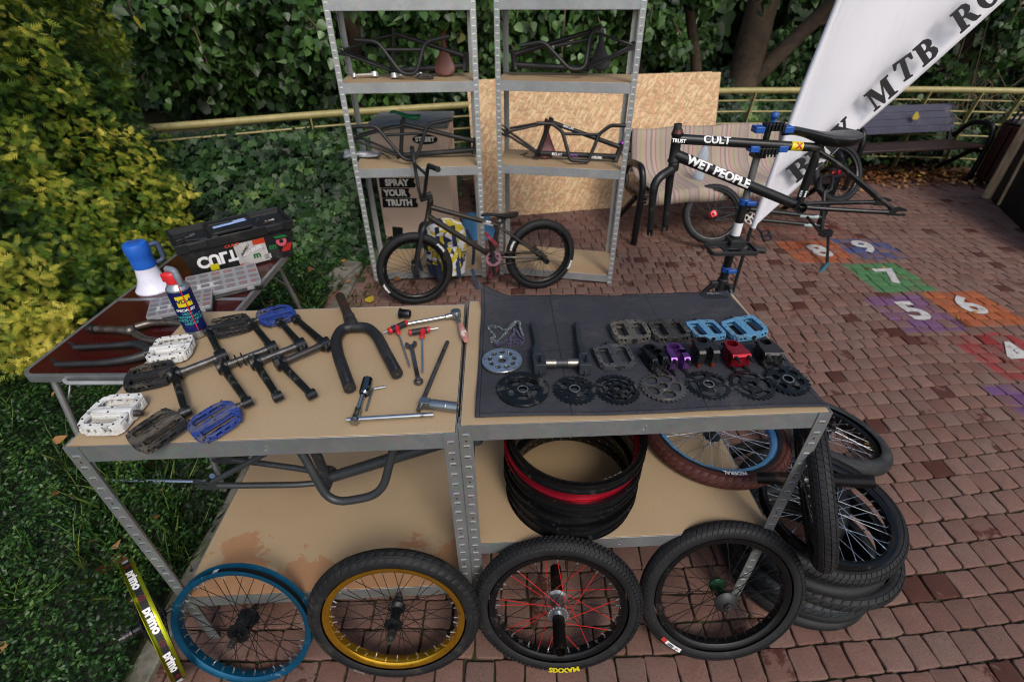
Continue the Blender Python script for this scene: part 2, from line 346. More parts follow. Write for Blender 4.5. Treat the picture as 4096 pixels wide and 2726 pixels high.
# ---------------------------------------------------------------- wheels
RIM = [(.2095, -.018), (.2095, -.0163), (.2035, -.0155), (.1995, -.006), (.1995, .006), (.2035, .0155), (.2095, .0163), (.2095, .018), (.199, .0178), (.1905, .0125), (.1885, 0), (.1905, -.0125), (.199, -.0178)]
BLOCKS = {'grid': (5, 92, .86, .86, .0, .0014), 'knob': (6, 104, .62, .74, .5, .0026), 'sipe': (4, 58, .90, .80, .8, .0014)}
def tyre_mb(R=.255, r=.026, n=96, M=None, squash=None, gap=125, m=20, blocks=None):
    mb = MB(M); prof = []
    for i in range(m+1):
        a = radians(-gap+2*gap*i/m); prof.append((R-r+r*cos(a), r*sin(a)*.97, a*r))
    vs = []; L = m+1
    for k in range(n):
        w = 2*pi*k/n
        for (rr, z, s) in prof:
            p = V((rr*cos(w), rr*sin(w), z)); vs.append(squash(p, w) if squash else p)
    fs = [(k*L+j, ((k+1) % n)*L+j, ((k+1) % n)*L+j+1, k*L+j+1) for k in range(n) for j in range(m)]
    mb.add(vs, fs); mb.blocks = blocks; mb.luv = [(2*pi*kk/n*R, prof[jj][2]) for k in range(n) for j in range(m) for kk, jj in ((k, j), (k+1, j), (k+1, j+1), (k, j+1))]
    if blocks:                                     # raised tread blocks with real grooves between them
        rows, cnt, fx, fy, sk, h = BLOCKS[blocks]; span = radians(76); rg = np.random.default_rng(cnt); dw = 2*pi/cnt; da = 2*span/rows
        for i in range(rows):
            for k in range(cnt):
                ac = -span+da*(i+.5); wc = dw*(k+(.5 if i % 2 else 0)+sk*abs(i-(rows-1)/2)/2+rg.uniform(-.04, .04)); quads = []
                for hh, ins in ((-.0006, 1.), (h*.8, .97), (h, .86)):
                    for (sx, sy) in ((-1, -1), (1, -1), (1, 1), (-1, 1)):
                        a = ac+sy*da*.5*fy*ins; w = wc+sx*dw*.5*fx*ins+sy*dw*.16*(1 if blocks != 'knob' else (i % 2)-.5); rr = R-r+(r+hh+.0012)*cos(a); q = V((rr*cos(w), rr*sin(w), (r+hh+.0012)*sin(a)*.97)); quads.append(squash(q, w) if squash else q)
                fb = [(0, 1, 5, 4), (1, 2, 6, 5), (2, 3, 7, 6), (3, 0, 4, 7), (4, 5, 9, 8), (5, 6, 10, 9), (6, 7, 11, 10), (7, 4, 8, 11), (8, 9, 10, 11)]
                mb.add(quads, fb); mb.luv += [(wc*R, .05)]*36
    return mb
def build_tyre(mb, mat, parent, name='tyre'):
    me = bpy.data.meshes.new(name); me.from_pydata(mb.v, [], mb.f); l = me.uv_layers.new(name='uv')
    li = np.zeros(len(me.loops), dtype=np.int32); me.loops.foreach_get('vertex_index', li); l.data.foreach_set('uv', np.array(mb.luv if hasattr(mb, 'luv') else np.array(mb.uvs)[li], dtype=np.float32).ravel())
    me.flip_normals() if False else None
    o = link(name, me, mat, parent, smooth=0); me.polygons.foreach_set('use_smooth', [True]*len(me.polygons))
    if getattr(mb, 'blocks', None): me.set_sharp_from_angle(angle=radians(28)); return o
    s = o.modifiers.new('wall', 'SOLIDIFY'); s.thickness = .0025; s.offset = 0; return o
def spokes(q, M, mats, nips, n=36, hr=.024, hz=.029, colour_of=None, rr=.189, cross=68, rad=.00105):
    pro = {}
    for i in range(n):
        j = i % 4; mi = colour_of(i) if colour_of else 0; key = (j, mi)
        s = 1 if j % 2 else -1; d = 1 if j//2 else -1
        if key not in pro:
            b = MB(); th = 2*pi*j/n; ha = th+d*radians(cross)
            p = V((hr*cos(ha), hr*sin(ha), s*hz)); e = V((rr*cos(th), rr*sin(th), s*.003))
            b.cyl(p, e, rad, 6); b.k = 1; dd = (p-e).normalized(); b.cyl(e-dd*.001, e+dd*.012, .0021, 6)
            o = b.build('spoke', [mats[mi], nips], q); o.matrix_local = M; pro[key] = (o, i); continue
        o, i0 = pro[key]; c = o.copy(); COL.objects.link(c); c.matrix_local = M @ Matrix.Rotation(2*pi*(i-i0)/n, 4, 'Z')
def wheel(root, rim, tyre=None, M=None, R=.255, r=.026, part=False, sp=(SPOKEB,), nip=NIPS, colour_of=None, hub=CRANKB, flange=.027, fz=.03, body=.013, axle=.06, pegs=(), hubmb=None, strip=None, rimk=1, n=36, nsp=None, cap=None, tyre_kw={}):
    M = M or Matrix(); b = MB(); b.lathe([(x, y) for x, y in RIM], 96, closed=True)
    b.k = 1
    for i in range(36):                            # eyelets / spoke holes on the inner wall
        a = 2*pi*i/36; b.cyl((.1883*cos(a), .1883*sin(a), .003*(-1)**i), (.1905*cos(a), .1905*sin(a), .003*(-1)**i), .0035, 8)
    if strip:
        b.k = 2; b.lathe([(.2006, -.0125), (.2006, .0125), (.1999, .0125), (.1999, -.0125)], 72, closed=True)
    ro = b.build('wheel' if part else 'rim', [rim, nip if rim is not nip else rim, strip or rim], root)
    ro.matrix_local = M; q = ro if part else root; L = Matrix() if part else M
    if tyre: o = build_tyre(tyre_mb(R, r, **tyre_kw), tyre, q); o.matrix_local = L
    h = MB()
    if hubmb: hubmb(h)
    else:
        pr = [(.006, -fz-.012), (.014, -fz-.012), (.014, -fz-.003), (flange, -fz-.002), (flange, -fz+.002), (body+.004, -fz+.006), (body, -fz+.015), (body, fz-.015), (body+.004, fz-.006), (flange, fz-.002), (flange, fz+.002), (.014, fz+.003), (.014, fz+.012), (.006, fz+.012)]
        h.lathe(pr, 28); h.k = 1; h.cyl((0, 0, -axle), (0, 0, axle), .0068, 12)
        for s in (-1, 1): h.cyl((0, 0, s*(fz+.014)), (0, 0, s*(fz+.022)), .011, 6)
        h.k = 2
        for i in range(18):
            for s in (-1, 1): a = 2*pi*i/18; h.cyl(((flange-.004)*cos(a), (flange-.004)*sin(a), s*(fz+.0021)), ((flange-.004)*cos(a), (flange-.004)*sin(a), s*(fz+.0045)), .0018, 6)
    ho = h.build('hub', [hub, STEEL, cap or SPOKES], q); ho.matrix_local = L
    for (z0, z1, rad, mt) in pegs:
        g = MB(); g.tube([(0, 0, z0), (0, 0, z1)], rad, 20, hollow=.003)
        if mt is RUST:
            g.k = 0
        o = g.build('peg', mt, q); o.matrix_local = L
    spokes(q, L, sp, nip, colour_of=colour_of, hr=flange-.004, hz=fz, n=nsp or n)
    return ro
def ring_text(root, s, size, rad, z, mid, M, mat, nrm=1, flip=False, bold=.03, cone=0, **k):
    """letters along a circle of radius rad in the wheel plane, centred at angle mid; nrm = side they face"""
    def mp(x, y):
        if flip: x, y = -x, -y
        a = mid-nrm*x/rad; rr = rad+y
        return M @ V((rr*cos(a), rr*sin(a), z+.0022))
    return lettering(s, size, mp, mat, root, bold=bold, **k)
def band_text(root, s, size, rad, mid, M, mat, sgn=1, bold=.03, z0=0, **k):
    """letters wrapped round a drum of radius rad (rim outside)"""
    return lettering(s, size, lambda x, y: M @ V((rad*cos(mid+sgn*x/rad), rad*sin(mid+sgn*x/rad), z0+sgn*y)), mat, root, bold=bold, **k)
def lean_matrix(c, yaw, lean, spin=0):
    n = V((sin(yaw)*cos(lean), -cos(yaw)*cos(lean), sin(lean))); x = V((cos(yaw), sin(yaw), 0)); y = n.cross(x)
    return basis(x, y, n, c) @ Matrix.Rotation(spin, 4, 'Z')

# ---------------------------------------------------------------- pedals, cranks, sprockets, stems
def pedal(root, M, mat, pin=None, W_=.098, D_=.094, H_=.017, style='cage', name='platform', badge=None, part=False, spindle=True):
    b = MB(M); w, d = W_/2, D_/2; c = .3
    if style == 'oval': out = [(w*x, d*y) for x, y in ((-1, -.45), (-.8, -.82), (-.4, -1), (.5, -1), (.92, -.7), (1, -.35), (1, .35), (.92, .7), (.5, 1), (-.4, 1), (-.8, .82), (-1, .45))]
    elif style == 'round': out = [(w*x, d*y) for x, y in ((-.95, -.8), (-.75, -1), (-.2, -1), (.6, -.97), (.88, -.8), (1, -.4), (1, .4), (.88, .8), (.6, .97), (-.2, 1), (-.75, 1), (-.95, .8))]
    else: out = [(w*x, d*y) for x, y in ((-.88, -.9), (-.5, -1), (.5, -1), (.9, -.85), (1, -.35), (1.03, .0), (1, .35), (.9, .85), (.5, 1), (-.5, 1), (-.88, .9), (-.96, .35), (-1.0, 0), (-.96, -.35))]
    win = []
    for s in (-1, 1):
        q = [(-w*.68, s*d*.22), (w*.70, s*d*.22), (w*.74, s*d*.62), (w*.6, s*d*.76), (-w*.58, s*d*.76), (-w*.72, s*d*.6)]
        win.append(q if s > 0 else q[::-1])
    for z0, t in ((H_*.22, H_*.28), (-H_*.5, H_*.28)): b.plate(out, t, win, z0=z0)
    n = len(out)
    for i in range(n):                             # posts and side webs between the two faces
        p, q = V((*out[i], 0)), V((*out[(i+1) % n], 0)); l = (q-p).length
        if l < .022: b.bar(p*.975, q*.975, .004, H_*.5); continue
        for f in ((0, .16), (.42, .58), (.84, 1)): b.bar(p.lerp(q, f[0])*.975, p.lerp(q, f[1])*.975, .0045, H_*.5)
    for s in (-1, 1):
        for x in (-.7, 0, .7): b.box((w*x*.98, s*d*.86, 0), (.008, d*.2, H_*.5))
    b.tube([(-w*.98, 0, 0), (w*1.0, 0, 0)], [H_*.62, H_*.55], 12)
    b.k = 1
    for x, y in [(x*w, s*d*.87) for s in (-1, 1) for x in (-.72, -.25, .25, .72)]+[(s*w*.86, y*d) for s in (-1, 1) for y in (-.5, .5)]+[(0, -.14*d), (0, .14*d)]:
        b.cyl((x, y, H_*.45), (x, y, H_*.5+.0028), .0022, 6); b.cyl((x, y, -H_*.45), (x, y, -H_*.5-.0028), .0022, 6)
    if badge: b.k = 2; b.cyl((w*1.0, 0, 0), (w*1.035+.001, 0, 0), H_*.42, 14)
    o = b.build(name, [mat, pin or mat, badge or mat], root, bevel=.0011)
    if spindle:
        s = MB(M); s.tube([(-w*.9, 0, 0), (-w*1.12, 0, 0), (-w*1.14, 0, 0), (-w*1.32, 0, 0)], [.009, .0085, .0072, .0068], 12); s.build('spindle', STEEL, root)
    return o
def crank_arm(root, p, q, ax, mat, name='crank_arm', w=.012, bolt=True, boss=.019, rs=None):
    """arm from the spindle boss p to the pedal boss q; ax = boss axis"""
    b = MB(root.matrix_world.inverted()); p, q, ax = V(p), V(q), V(ax).normalized(); d = (q-p).normalized(); pr = d.cross(ax)
    b.tube([p-ax*.014, p-ax*.013, p+ax*.013, p+ax*.014], [boss-.001, boss, boss, boss-.001], 20)
    b.tube([q-ax*.0115, q+ax*.0115], .0125, 16); rings = []
    for f, ww, tt in ((.05, w*1.15, .0105), (.2, w*1.2, .010), (.5, w*1.05, .0095), (.8, w*.95, .009), (.97, w*.85, .0085)):
        c = p.lerp(q, f); rings.append([c+pr*ww*cos(a)+ax*tt*sin(a) for a in [2*pi*k/14 for k in range(14)]])
    b.loft(rings)
    if bolt:
        k = p-d*(boss+.002); b.bar(k+ax*.010, k-ax*.010, .012, .016, d); b.k = 1
        for s in (-1, 1):
            b.cyl(k+pr*.012*1+ax*s*.005, k-pr*.011+ax*s*.005, .0042, 10)
        b.k = 0; g = p+d*.012+pr*boss*.9; b.cyl(g, g+pr*.011, .0055, 10)
    b.k = 2
    for e, s in ((q, 1), (q, -1)): b.cyl(e+ax*s*.0112, e+ax*s*.0118, .0068, 12)
    return b.build(name, [mat, STEEL, HOLE_AND_SHADE], root, bevel=.001)
def teeth_outline(n, r, h=.0046):
    out = []
    for i in range(n):
        a = 2*pi*i/n; s = 2*pi/n
        for f, rr in ((-.30, r-h*.5), (-.21, r-h*.08), (-.08, r+h*.45), (.08, r+h*.45), (.21, r-h*.08), (.30, r-h*.5), (.42, r-h*.78), (.5, r-h*.82), (.58, r-h*.78)): out.append((rr*cos(a+f*s), rr*sin(a+f*s)))
    return out
def wedge(r0, r1, a0, a1, n=5, rd=.25):
    o = []; m = rd*(r1-r0); d1 = min((a1-a0)*.3, m/r1); d0 = min((a1-a0)*.3, m/r0)
    o += [(r1*cos(a0+d1+(a1-a0-2*d1)*i/n), r1*sin(a0+d1+(a1-a0-2*d1)*i/n)) for i in range(n+1)]
    o += [((r1-m)*cos(a1), (r1-m)*sin(a1)), ((r0+m)*cos(a1), (r0+m)*sin(a1))]
    o += [(r0*cos(a1-d0-(a1-a0-2*d0)*i/n), r0*sin(a1-d0-(a1-a0-2*d0)*i/n)) for i in range(n+1)]
    o += [((r0+m)*cos(a0), (r0+m)*sin(a0)), ((r1-m)*cos(a0), (r1-m)*sin(a0))]
    return o
def sprocket(label, M, mats, teeth=25, holes=(), guard=None, hub=.019, bore=.0112, r=None, spots=(), grp='sprockets on the dark mat'):
    t = thing('sprocket', label, 'sprocket', M, grp); r = r or .0127/2/sin(pi/teeth); b = MB(); bh = oval(0, 0, bore, bore, 20)
    b.plate(teeth_outline(teeth, r), .0032, [bh]+list(holes), z0=-.0016)
    b.plate(oval(0, 0, r*.88, r*.88, 60), .0062, [bh]+list(holes), z0=-.0031)
    b.plate(oval(0, 0, hub, hub, 30), .0092, [bh], z0=-.0046); b.k = 1; b.plate(oval(0, 0, bore+.0032, bore+.0032, 24), .0012, [bh], z0=.0047)
    b.k = 1
    for (x, y, rad) in spots: b.plate(oval(x, y, rad, rad, 12), .0008, [oval(x, y, rad*.6, rad*.6, 10)], z0=.0032)
    b.build('chainring', mats, t, bevel=.0004, seg=1)
    if guard:
        R0, R1, gm_, gh = guard; g = MB(); g.plate(oval(0, 0, R1, R1, 64), .0045, [oval(0, 0, R0, R0, 48)]+list(gh), z0=.0033); g.plate(oval(0, 0, R1-.002, R1-.002, 64), .0012, [oval(0, 0, R0+.002, R0+.002, 48)]+list(gh), z0=.0078)
        g.build('guard', gm_, t, bevel=.0005, seg=1)
    return t
def stem(label, M, mats, style='front', W_=.05, L_=.05, H_=.040, txt=None):
    t = thing('handlebar_clamp', label, 'stem', M, 'handlebar stems on the dark mat'); b = MB(); w = W_/2
    # y+ = steerer clamp (away), y- = bar clamp and face plate
    out = [(-w*.55, L_*.62), (w*.55, L_*.62), (w*.8, L_*.45), (w*.95, .0), (w, -.018), (-w, -.018), (-w*.95, 0), (-w*.8, L_*.45)]
    hl = [rrect(0, -.003, .018, .016, .004)] if style in ('split', 'open') else []
    b.plate(out, H_, [oval(0, L_*.32, .0144, .0144, 24)]+hl, z0=0)
    sq = lambda y0, y1, z0, z1, k: [(y0, z0+k), (y0+k, z0), (y1-k, z0), (y1, z0+k), (y1, z1-k), (y1-k, z1), (y0+k, z1), (y0, z1-k)]
    S2 = lambda x: basis((0, 1, 0), (0, 0, 1), (1, 0, 0), (x, 0, 0)); yb = -.024; zc = H_/2
    secs = [(-w, w)] if style == 'front' else [(-w, -w*.36), (w*.36, w)]
    for a, c in secs: b.plate(sq(yb-.019, yb+.014, -.002, H_+.002, .006), c-a, [oval(yb, zc, .0112, .0112, 22)], M=S2(a))
    b.build('stem_body', mats[0], t, bevel=.0012)
    if style != 'front':
        pass
    def bolt(mk): f = MB(); mk(f); f.build('bolt', mats[1], t)
    for x in (-w*.68, w*.68):
        for z in (.0045, H_-.0045):
            if style == 'top': bolt(lambda f: f.cyl((x, yb-.012*(1 if z < .01 else -.4), -.012), (x, yb-.012*(1 if z < .01 else -.4), .004), .0042, 10))
            else: bolt(lambda f: f.tube([(x, yb-.017, z), (x, yb-.0250, z)], .0054, 14, hollow=.0026))
    for z in (.009, H_-.009): bolt(lambda f: f.cyl((-w*.5, L_*.56, z), (-w*.5-.010, L_*.56, z), .0042, 10))
    if txt:
        lettering(txt[0], txt[1], lambda x, y: V((x, yb-.0194, zc+y)), txt[2], t, bold=.03)
    return t

# ---------------------------------------------------------------- frames, bars, forks, saddles (built from real joint positions)
def frame(root, N, mat, name='frame', wd=(0, 1, 0), rt=.0175, drop=.055, as_part=True, extra=None, r2=.0085, gap=.028):
    """N: BB, AX (rear axle), SC (seat cluster), HT, HB (head tube ends); wd = width direction"""
    b = MB(root.matrix_world.inverted()); wd = V(wd).normalized(); n = {k: V(p) for k, p in N.items()}
    hd = (n['HT']-n['HB']).normalized(); L = (n['HT']-n['HB']).length
    tt, dt = n['HB'].lerp(n['HT'], .80), n['HB'].lerp(n['HT'], .26)
    b.tube([n['HB'], n['HB']+hd*.006, n['HB']+hd*.012, n['HT']-hd*.012, n['HT']-hd*.006, n['HT']], [.022, .022, .0185, .0185, .022, .022], 20)
    b.tube([tt, n['SC']], [rt*.95, rt*.85], 18); b.tube([dt, n['BB']], [rt*1.1, rt], 18)
    sd_ = (n['SC']-n['BB']).normalized(); b.tube([n['BB'], n['SC']+sd_*.022], [rt*.85, rt*.85], 18, hollow=.002)
    b.tube([n['BB']-wd*.034, n['BB']+wd*.034], .0225, 24, hollow=.003)
    b.tube([n['SC']+sd_*.008, n['SC']+sd_*.026], rt*1.0, 16)
    for s in (-1, 1):
        ax = n['AX']+wd*s*drop; fw = (n['BB']-n['AX']).normalized()
        b.tube(smoothpath([n['BB']+wd*s*.014, n['BB'].lerp(n['AX'], .22)+wd*s*.030, n['AX'].lerp(n['BB'], .3)+wd*s*drop*.9, ax+fw*.035], .05, 4), r2, 10)
        b.tube(smoothpath([n['SC']-sd_*.01+wd*s*.010, n['SC'].lerp(n['AX'], .25)+wd*s*.028, n['AX'].lerp(n['SC'], .25)+wd*s*drop*.92, ax+(n['SC']-n['AX']).normalized()*.03], .05, 4), r2*.95, 10)
        M = basis(fw, wd.cross(fw), wd, ax-wd*.003); sl = [(-.035, -.013), (-.035, -.0055), (.0, -.0055), (.004, 0), (0, .0055), (-.035, .0055), (-.03, .014), (.0, .022), (.038, .014), (.042, -.004), (.03, -.012)]
        b.plate([(x, y*(1 if True else -1)) for x, y in sl], .006, M=M)
    return b.build(name, mat, root, bevel=0)
def bars(root, pts, r=.0112, mat=None, grips=None, cross=None, name='handlebar', rad=.035, n=14, gr=.0155, glen=.12, hollow=.002):
    b = MB(root.matrix_world.inverted()); P = smoothpath(pts, rad, 6); b.tube(P, r, n, hollow=hollow)
    if cross: b.tube(cross, r*.82, 12)
    o = b.build(name, mat, root)
    if grips:
        for s in grips:
            p, q = (V(pts[0]), V(pts[1])) if s == 0 else (V(pts[-1]), V(pts[-2])); d = (q-p).normalized(); g = MB(root.matrix_world.inverted()); k = []; rr = []
            m = 22
            for i in range(m+1): k.append(p-d*.002+d*glen*i/m); rr.append(gr-(.0022 if i % 2 else 0))
            g.tube(k, rr, 14); g.tube([p-d*.006, p-d*.002, p+d*.001], [gr*.8, gr*1.05, gr*1.05], 14); g.build('grip', RUBBER, root)
    return o
def fork(root, top, crown, dl, dr, mat, steer=None, r=.015, r1=.009, spread=None, name='fork', rs=.0143, drop=True, wl=None, shoulder=.28):
    top, crown, dl, dr = V(top), V(crown), V(dl), V(dr); inv = root.matrix_world.inverted(); b = MB(inv)
    ax = (top-crown).normalized(); b.tube([crown-ax*.012, crown+ax*.010, crown+ax*.014, crown+ax*.02], [.019, .02, .02, .016], 20)
    for e in (dl, dr):
        side = (e-crown)-ax*((e-crown).dot(ax)); dn = -ax; L = (e-crown).dot(dn); s2 = side*1.0
        P = smoothpath([crown-ax*.004, crown+s2*.98+dn*(.03), crown+s2*1.02+dn*L*.5, e], .05, 7); k = len(P)
        b.tube(P, [r+(r1-r)*max(0, (i/(k-1)-.35)/.65) for i in range(k)], 16)
        if drop:
            sd_ = side.normalized(); f = sd_.cross(ax); M = basis(dn, sd_.cross(dn), sd_, e-sd_*.0028)
            b.plate([(-.03, -.009), (.012, -.016), (.026, -.013), (.03, -.006), (.014, -.0052), (.01, 0), (.014, .0052), (.03, .006), (.026, .013), (.012, .016), (-.03, .009)], .0056, M=M)
    o = b.build(name, mat, root)
    s = MB(inv); s.tube([crown+ax*.012, top], rs, 18, hollow=.0022); s.build('steerer', steer or mat, root)
    return o
def saddle(root, M, mat, name='saddle', L_=.25, wr=.062, wn=.017, rise=.028, thick=1, part=True, plain=True, rail=True, txt=None, under=None):
    b = MB(M); rings = []
    for i in range(15):
        u = i/14; x = L_*(.52-u); w = wn+(wr-wn)*max(0, min(1, (u-.28)/.5))**1.25 if u < .8 else wr
        if u < .06: w = wn*(.45+.55*sqrt(1-(1-u/.06)**2)) if True else w
        if u > .84: w = wr*sqrt(max(.05, 1-((u-.84)/.175)**2))
        top = rise*max(0, (u-.55)/.45)**1.5+.010*max(0, (.12-u)/.12)*-1.4; th = thick*(.020+.014*max(0, min(1, (u-.3)/.4))); cr = .012
        ring = []
        for k in range(16):
            a = 2*pi*k/16; cx, sx = cos(a), sin(a)
            z = top+(cr*.25*sx if sx > 0 else th*sx*.9)-(.006*abs(cx)**2 if sx > 0 else 0)-.006*max(0, abs(cx)-.6)
            ring.append(V((x, w*(abs(cx)**.75)*(1 if cx > 0 else -1), z)))
        rings.append(ring)
    b.loft(rings); o = b.build(name, mat, root, sub=1)
    if rail:
        p = MB(M); p.tube([(-.015, 0, -.012), (-.025, 0, -.06)], .0125, 14); p.box((-.012, 0, -.025), (.06, .03, .022)); p.build('seat_post', BLKM, root, bevel=.002)
    return o
# ---------------------------------------------------------------- ground
GSOIL = NT('joint_soil'); _c = GSOIL.co()
GSOIL.bump(GSOIL.noise(_c, 60, 6), .8, .01)
GSOIL = GSOIL.set(GSOIL.mix(GSOIL.ramp(GSOIL.noise(_c, 7, 6), [(.45, 0.), (.6, 1.)]), hexc('#2b251c'), hexc('#3c4520')), .95, 0)
gm = MB(); gm.v = [(-60, -30, -.014), (60, -30, -.014), (60, 90, -.014), (-60, 90, -.014)]; gm.f = [(0, 1, 2, 3)]
kind(gm.build('ground', GSOIL, smooth=0), 'structure')
def warp(x, y):
    q = max(0., min(x+.1, 2.6)); k = max(.35, min(1., 1.35-.28*y))
    return x, y+.032*q*q*k
def paver_mesh():
    g = np.random.default_rng(3); vs = []; fs = []; tone = []
    W_, H_ = .0935, .1005; row = 0; y = -.3
    prof = ((0., -.022), (.0, -.0035), (.0018, -.0008), (.0045, .0))
    while y < 9.5:
        h = H_*(1+g.uniform(-.03, .03)); far = y > 3.9; x = -1.12-g.uniform(0, W_)-(.35 if 2.2 < y < 3.2 else 0)
        while x < 7.8 and (x < 4.2+y*1.1):
            w = W_*(1+g.uniform(-.07, .12)); gap = .0060 if not far else .004
            n = 3 if not far else 1; r = g.uniform(.004, .011); base = len(vs)
            cor = [(w/2-gap/2, h/2-gap/2), (-w/2+gap/2, h/2-gap/2), (-w/2+gap/2, -h/2+gap/2), (w/2-gap/2, -h/2+gap/2)]
            tz = g.normal(0, .0013); tx, ty = g.normal(0, .009, 2); sk = g.normal(0, .0018, (4, 2)); ring = []
            for ci, (a0, (px, py)) in enumerate(zip((0, pi/2, pi, 3*pi/2), cor)):
                sx, sy = (1 if px > 0 else -1), (1 if py > 0 else -1)
                for i in range(n+1):
                    a = a0+pi/2*i/max(1, n)
                    ring.append((px-sx*r+r*cos(a)+sk[ci][0], py-sy*r+r*sin(a)+sk[ci][1]))
                if not far:
                    qx, qy = cor[(ci+1) % 4]
                    for f in (.3, .5, .7): ring.append((px+(qx-px)*f+sk[ci][0]*(1-f)+sk[(ci+1) % 4][0]*f, py+(qy-py)*f+sk[ci][1]*(1-f)+sk[(ci+1) % 4][1]*f))
            m = len(ring); jit = g.normal(0, .0010, (m, 2)); cx, cy = x+w/2, y+h/2
            for ins, z in prof:
                for i, (px, py) in enumerate(ring):
                    l = sqrt(px*px+py*py); k = 1-ins/l; qx, qy = px*k+jit[i][0], py*k+jit[i][1]
                    X, Y = warp(cx+qx, cy+qy); vs.append((X, Y, z+tz+tx*qx+ty*qy-.001))
            for j in range(len(prof)-1):
                for i in range(m): fs.append((base+j*m+i, base+j*m+(i+1) % m, base+(j+1)*m+(i+1) % m, base+(j+1)*m+i))
            fs.append(tuple(base+(len(prof)-1)*m+i for i in range(m)))
            s = g.random(); st = .68 if s > .98 else (.49 if s > .92 else .27)
            tone += [(g.random(), st, g.random(), 1)]*(m*len(prof)); x += w
        y += h; row += 1
    me = bpy.data.meshes.new('brick_paving'); me.from_pydata(vs, [], fs)
    a = me.color_attributes.new('tone', 'FLOAT_COLOR', 'POINT'); a.data.foreach_set('color', np.array(tone, dtype=np.float32).ravel())
    return link('brick_paving', me, m_paver(), smooth=50)
kind(paver_mesh(), 'structure')
WHITEPAINT = pm('worn_white_paint', '#b9b6b2', .8, dirt='#8a7f78', dsc=30, damt=.6)
for ch, (x, y) in zip('897564', ((2.62, 3.80), (3.05, 3.88), (2.93, 3.34), (2.76, 2.83), (3.19, 2.90), (3.05, 2.33))):
    o = lettering(ch, .32, flat_map(TR((x, y, .0035), .06)), WHITEPAINT, name='painted_number', bold=.035); kind(o, 'structure')
# concrete kerb along the planting bed
CONC = pm('rough_concrete', '#77736a', .9, var=.2, sc=14, bump=.6, bsc=60, dirt='#4a4a38', dsc=7, damt=.7, bd=.004)
mb = MB(); y = -.4
while y < 3.0:
    mb.box((-1.17-.035*y+.02*(y-.7), y+.49, -.02), (.075, .975, .085), Matrix.Rotation(.012, 4, 'Z')); y += .985
kind(mb.build('kerb', CONC, bevel=.006), 'structure')
tag(MB().box((-1.33, 3.38, .0), (.15, .42, .09), Matrix.Rotation(-.28, 4, 'Z')).build('concrete_slab', CONC, bevel=.008), 'loose grey concrete block lying in grass left of the rear shelves', 'concrete block')

# ---------------------------------------------------------------- steel shelving
def angle_post(mb, x, y, sx, sy, z0, z1, w=.034, t=.0022):
    mb.box((x+sx*w/2, y+sy*t/2, (z0+z1)/2), (w, t, z1-z0)); mb.box((x+sx*t/2, y+sy*(w/2+t/2), (z0+z1)/2), (t, w-t, z1-z0))
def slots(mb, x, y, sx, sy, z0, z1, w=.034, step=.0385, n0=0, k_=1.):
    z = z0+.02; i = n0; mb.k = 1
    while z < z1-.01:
        mb.box((x+sx*w*.5, y-sy*.0006, z), (.015*k_, .0022, .0036*k_**2)); mb.k = 2; mb.box((x+sx*w*.5, y-sy*.0003, z-.0036), (.014, .0012, .0028)); mb.k = 1; mb.box((x+sx*(w*.5+.0075), y-sy*.0006, z-.0035), (.002, .0022, .008))  # painted highlight dash with a painted shadow strip below it
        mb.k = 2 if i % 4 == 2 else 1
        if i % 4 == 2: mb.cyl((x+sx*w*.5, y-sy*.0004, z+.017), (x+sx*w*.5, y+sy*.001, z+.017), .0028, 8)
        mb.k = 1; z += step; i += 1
def shelving(name, label, o, ax, ay, H, levels, boards, group, beamh=.052, wt=None, gm_=None):
    gm_ = gm_ or GALV
    """levels: heights of the board surfaces; ax, ay: width and depth vectors on the ground"""
    t = thing(name, label, 'shelving', (o[0], o[1], 0), group)
    ax, ay = V((*ax, 0)), V((*ay, 0)); w, d = ax.length, ay.length
    M = basis(ax/w, ay/d, (0, 0, 1))
    for cx, cy in ((0, 0), (1, 0), (0, 1), (1, 1)):
        m = MB(M); sx, sy = 1-2*cx, 1-2*cy
        angle_post(m, cx*w, cy*d, sx, sy, 0, H)
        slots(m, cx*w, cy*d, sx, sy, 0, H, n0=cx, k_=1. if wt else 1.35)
        m.build('upright', [gm_, BRIGHT if wt else GLINT, HOLE_AND_SHADE], t, smooth=0)
    for li, z in enumerate(levels):
        for k in range(4):
            m = MB(); m.m = M; e = .0025
            if k < 2:
                y = (e+.0012) if k == 0 else d-e-.0012; sg = 1 if k == 0 else -1
                m.box((w/2, y, z-beamh/2-.001), (w-.012, .0018, beamh)); m.box((w/2, y+sg*.009, z-beamh-.001), (w-.03, .016, .0018)); m.box((w/2, y+sg*.009, z-.012), (w-.03, .016, .0018))
                m.box((w/2, y-sg*.0012, z-beamh*.55), (.004, .002, .014)); m.box((w/2-.004, y-sg*.0012, z-beamh*.55-.008), (.01, .002, .003))
            else:
                x = (e+.0012) if k == 2 else w-e-.0012; sg = 1 if k == 2 else -1
                m.box((x, d/2, z-beamh/2-.001), (.0018, d-.012, beamh)); m.box((x+sg*.009, d/2, z-.012), (.016, d-.05, .0018))
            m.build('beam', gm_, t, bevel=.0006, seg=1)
        m = MB(); m.m = M; bw = boards[li]
        m.box((w/2, d/2, z-.004), (w-.012, d-.012, .0075)); ob = m.build('worktop' if wt and li == 1 else 'shelf_board', bw, t, bevel=.001, seg=1)
    return t
GB = 'low steel workbenches'; GR = 'tall steel shelf racks'
shelving('workbench', 'low galvanised bench with tan hardboard top covered in cranks and hand tools', (-1.028, .770), (.898, .039), (-.021, .592), .934, (.262, .934), (SHELF_L, WORKTOP_L), GB, wt=1, gm_=GALV_SHADED)
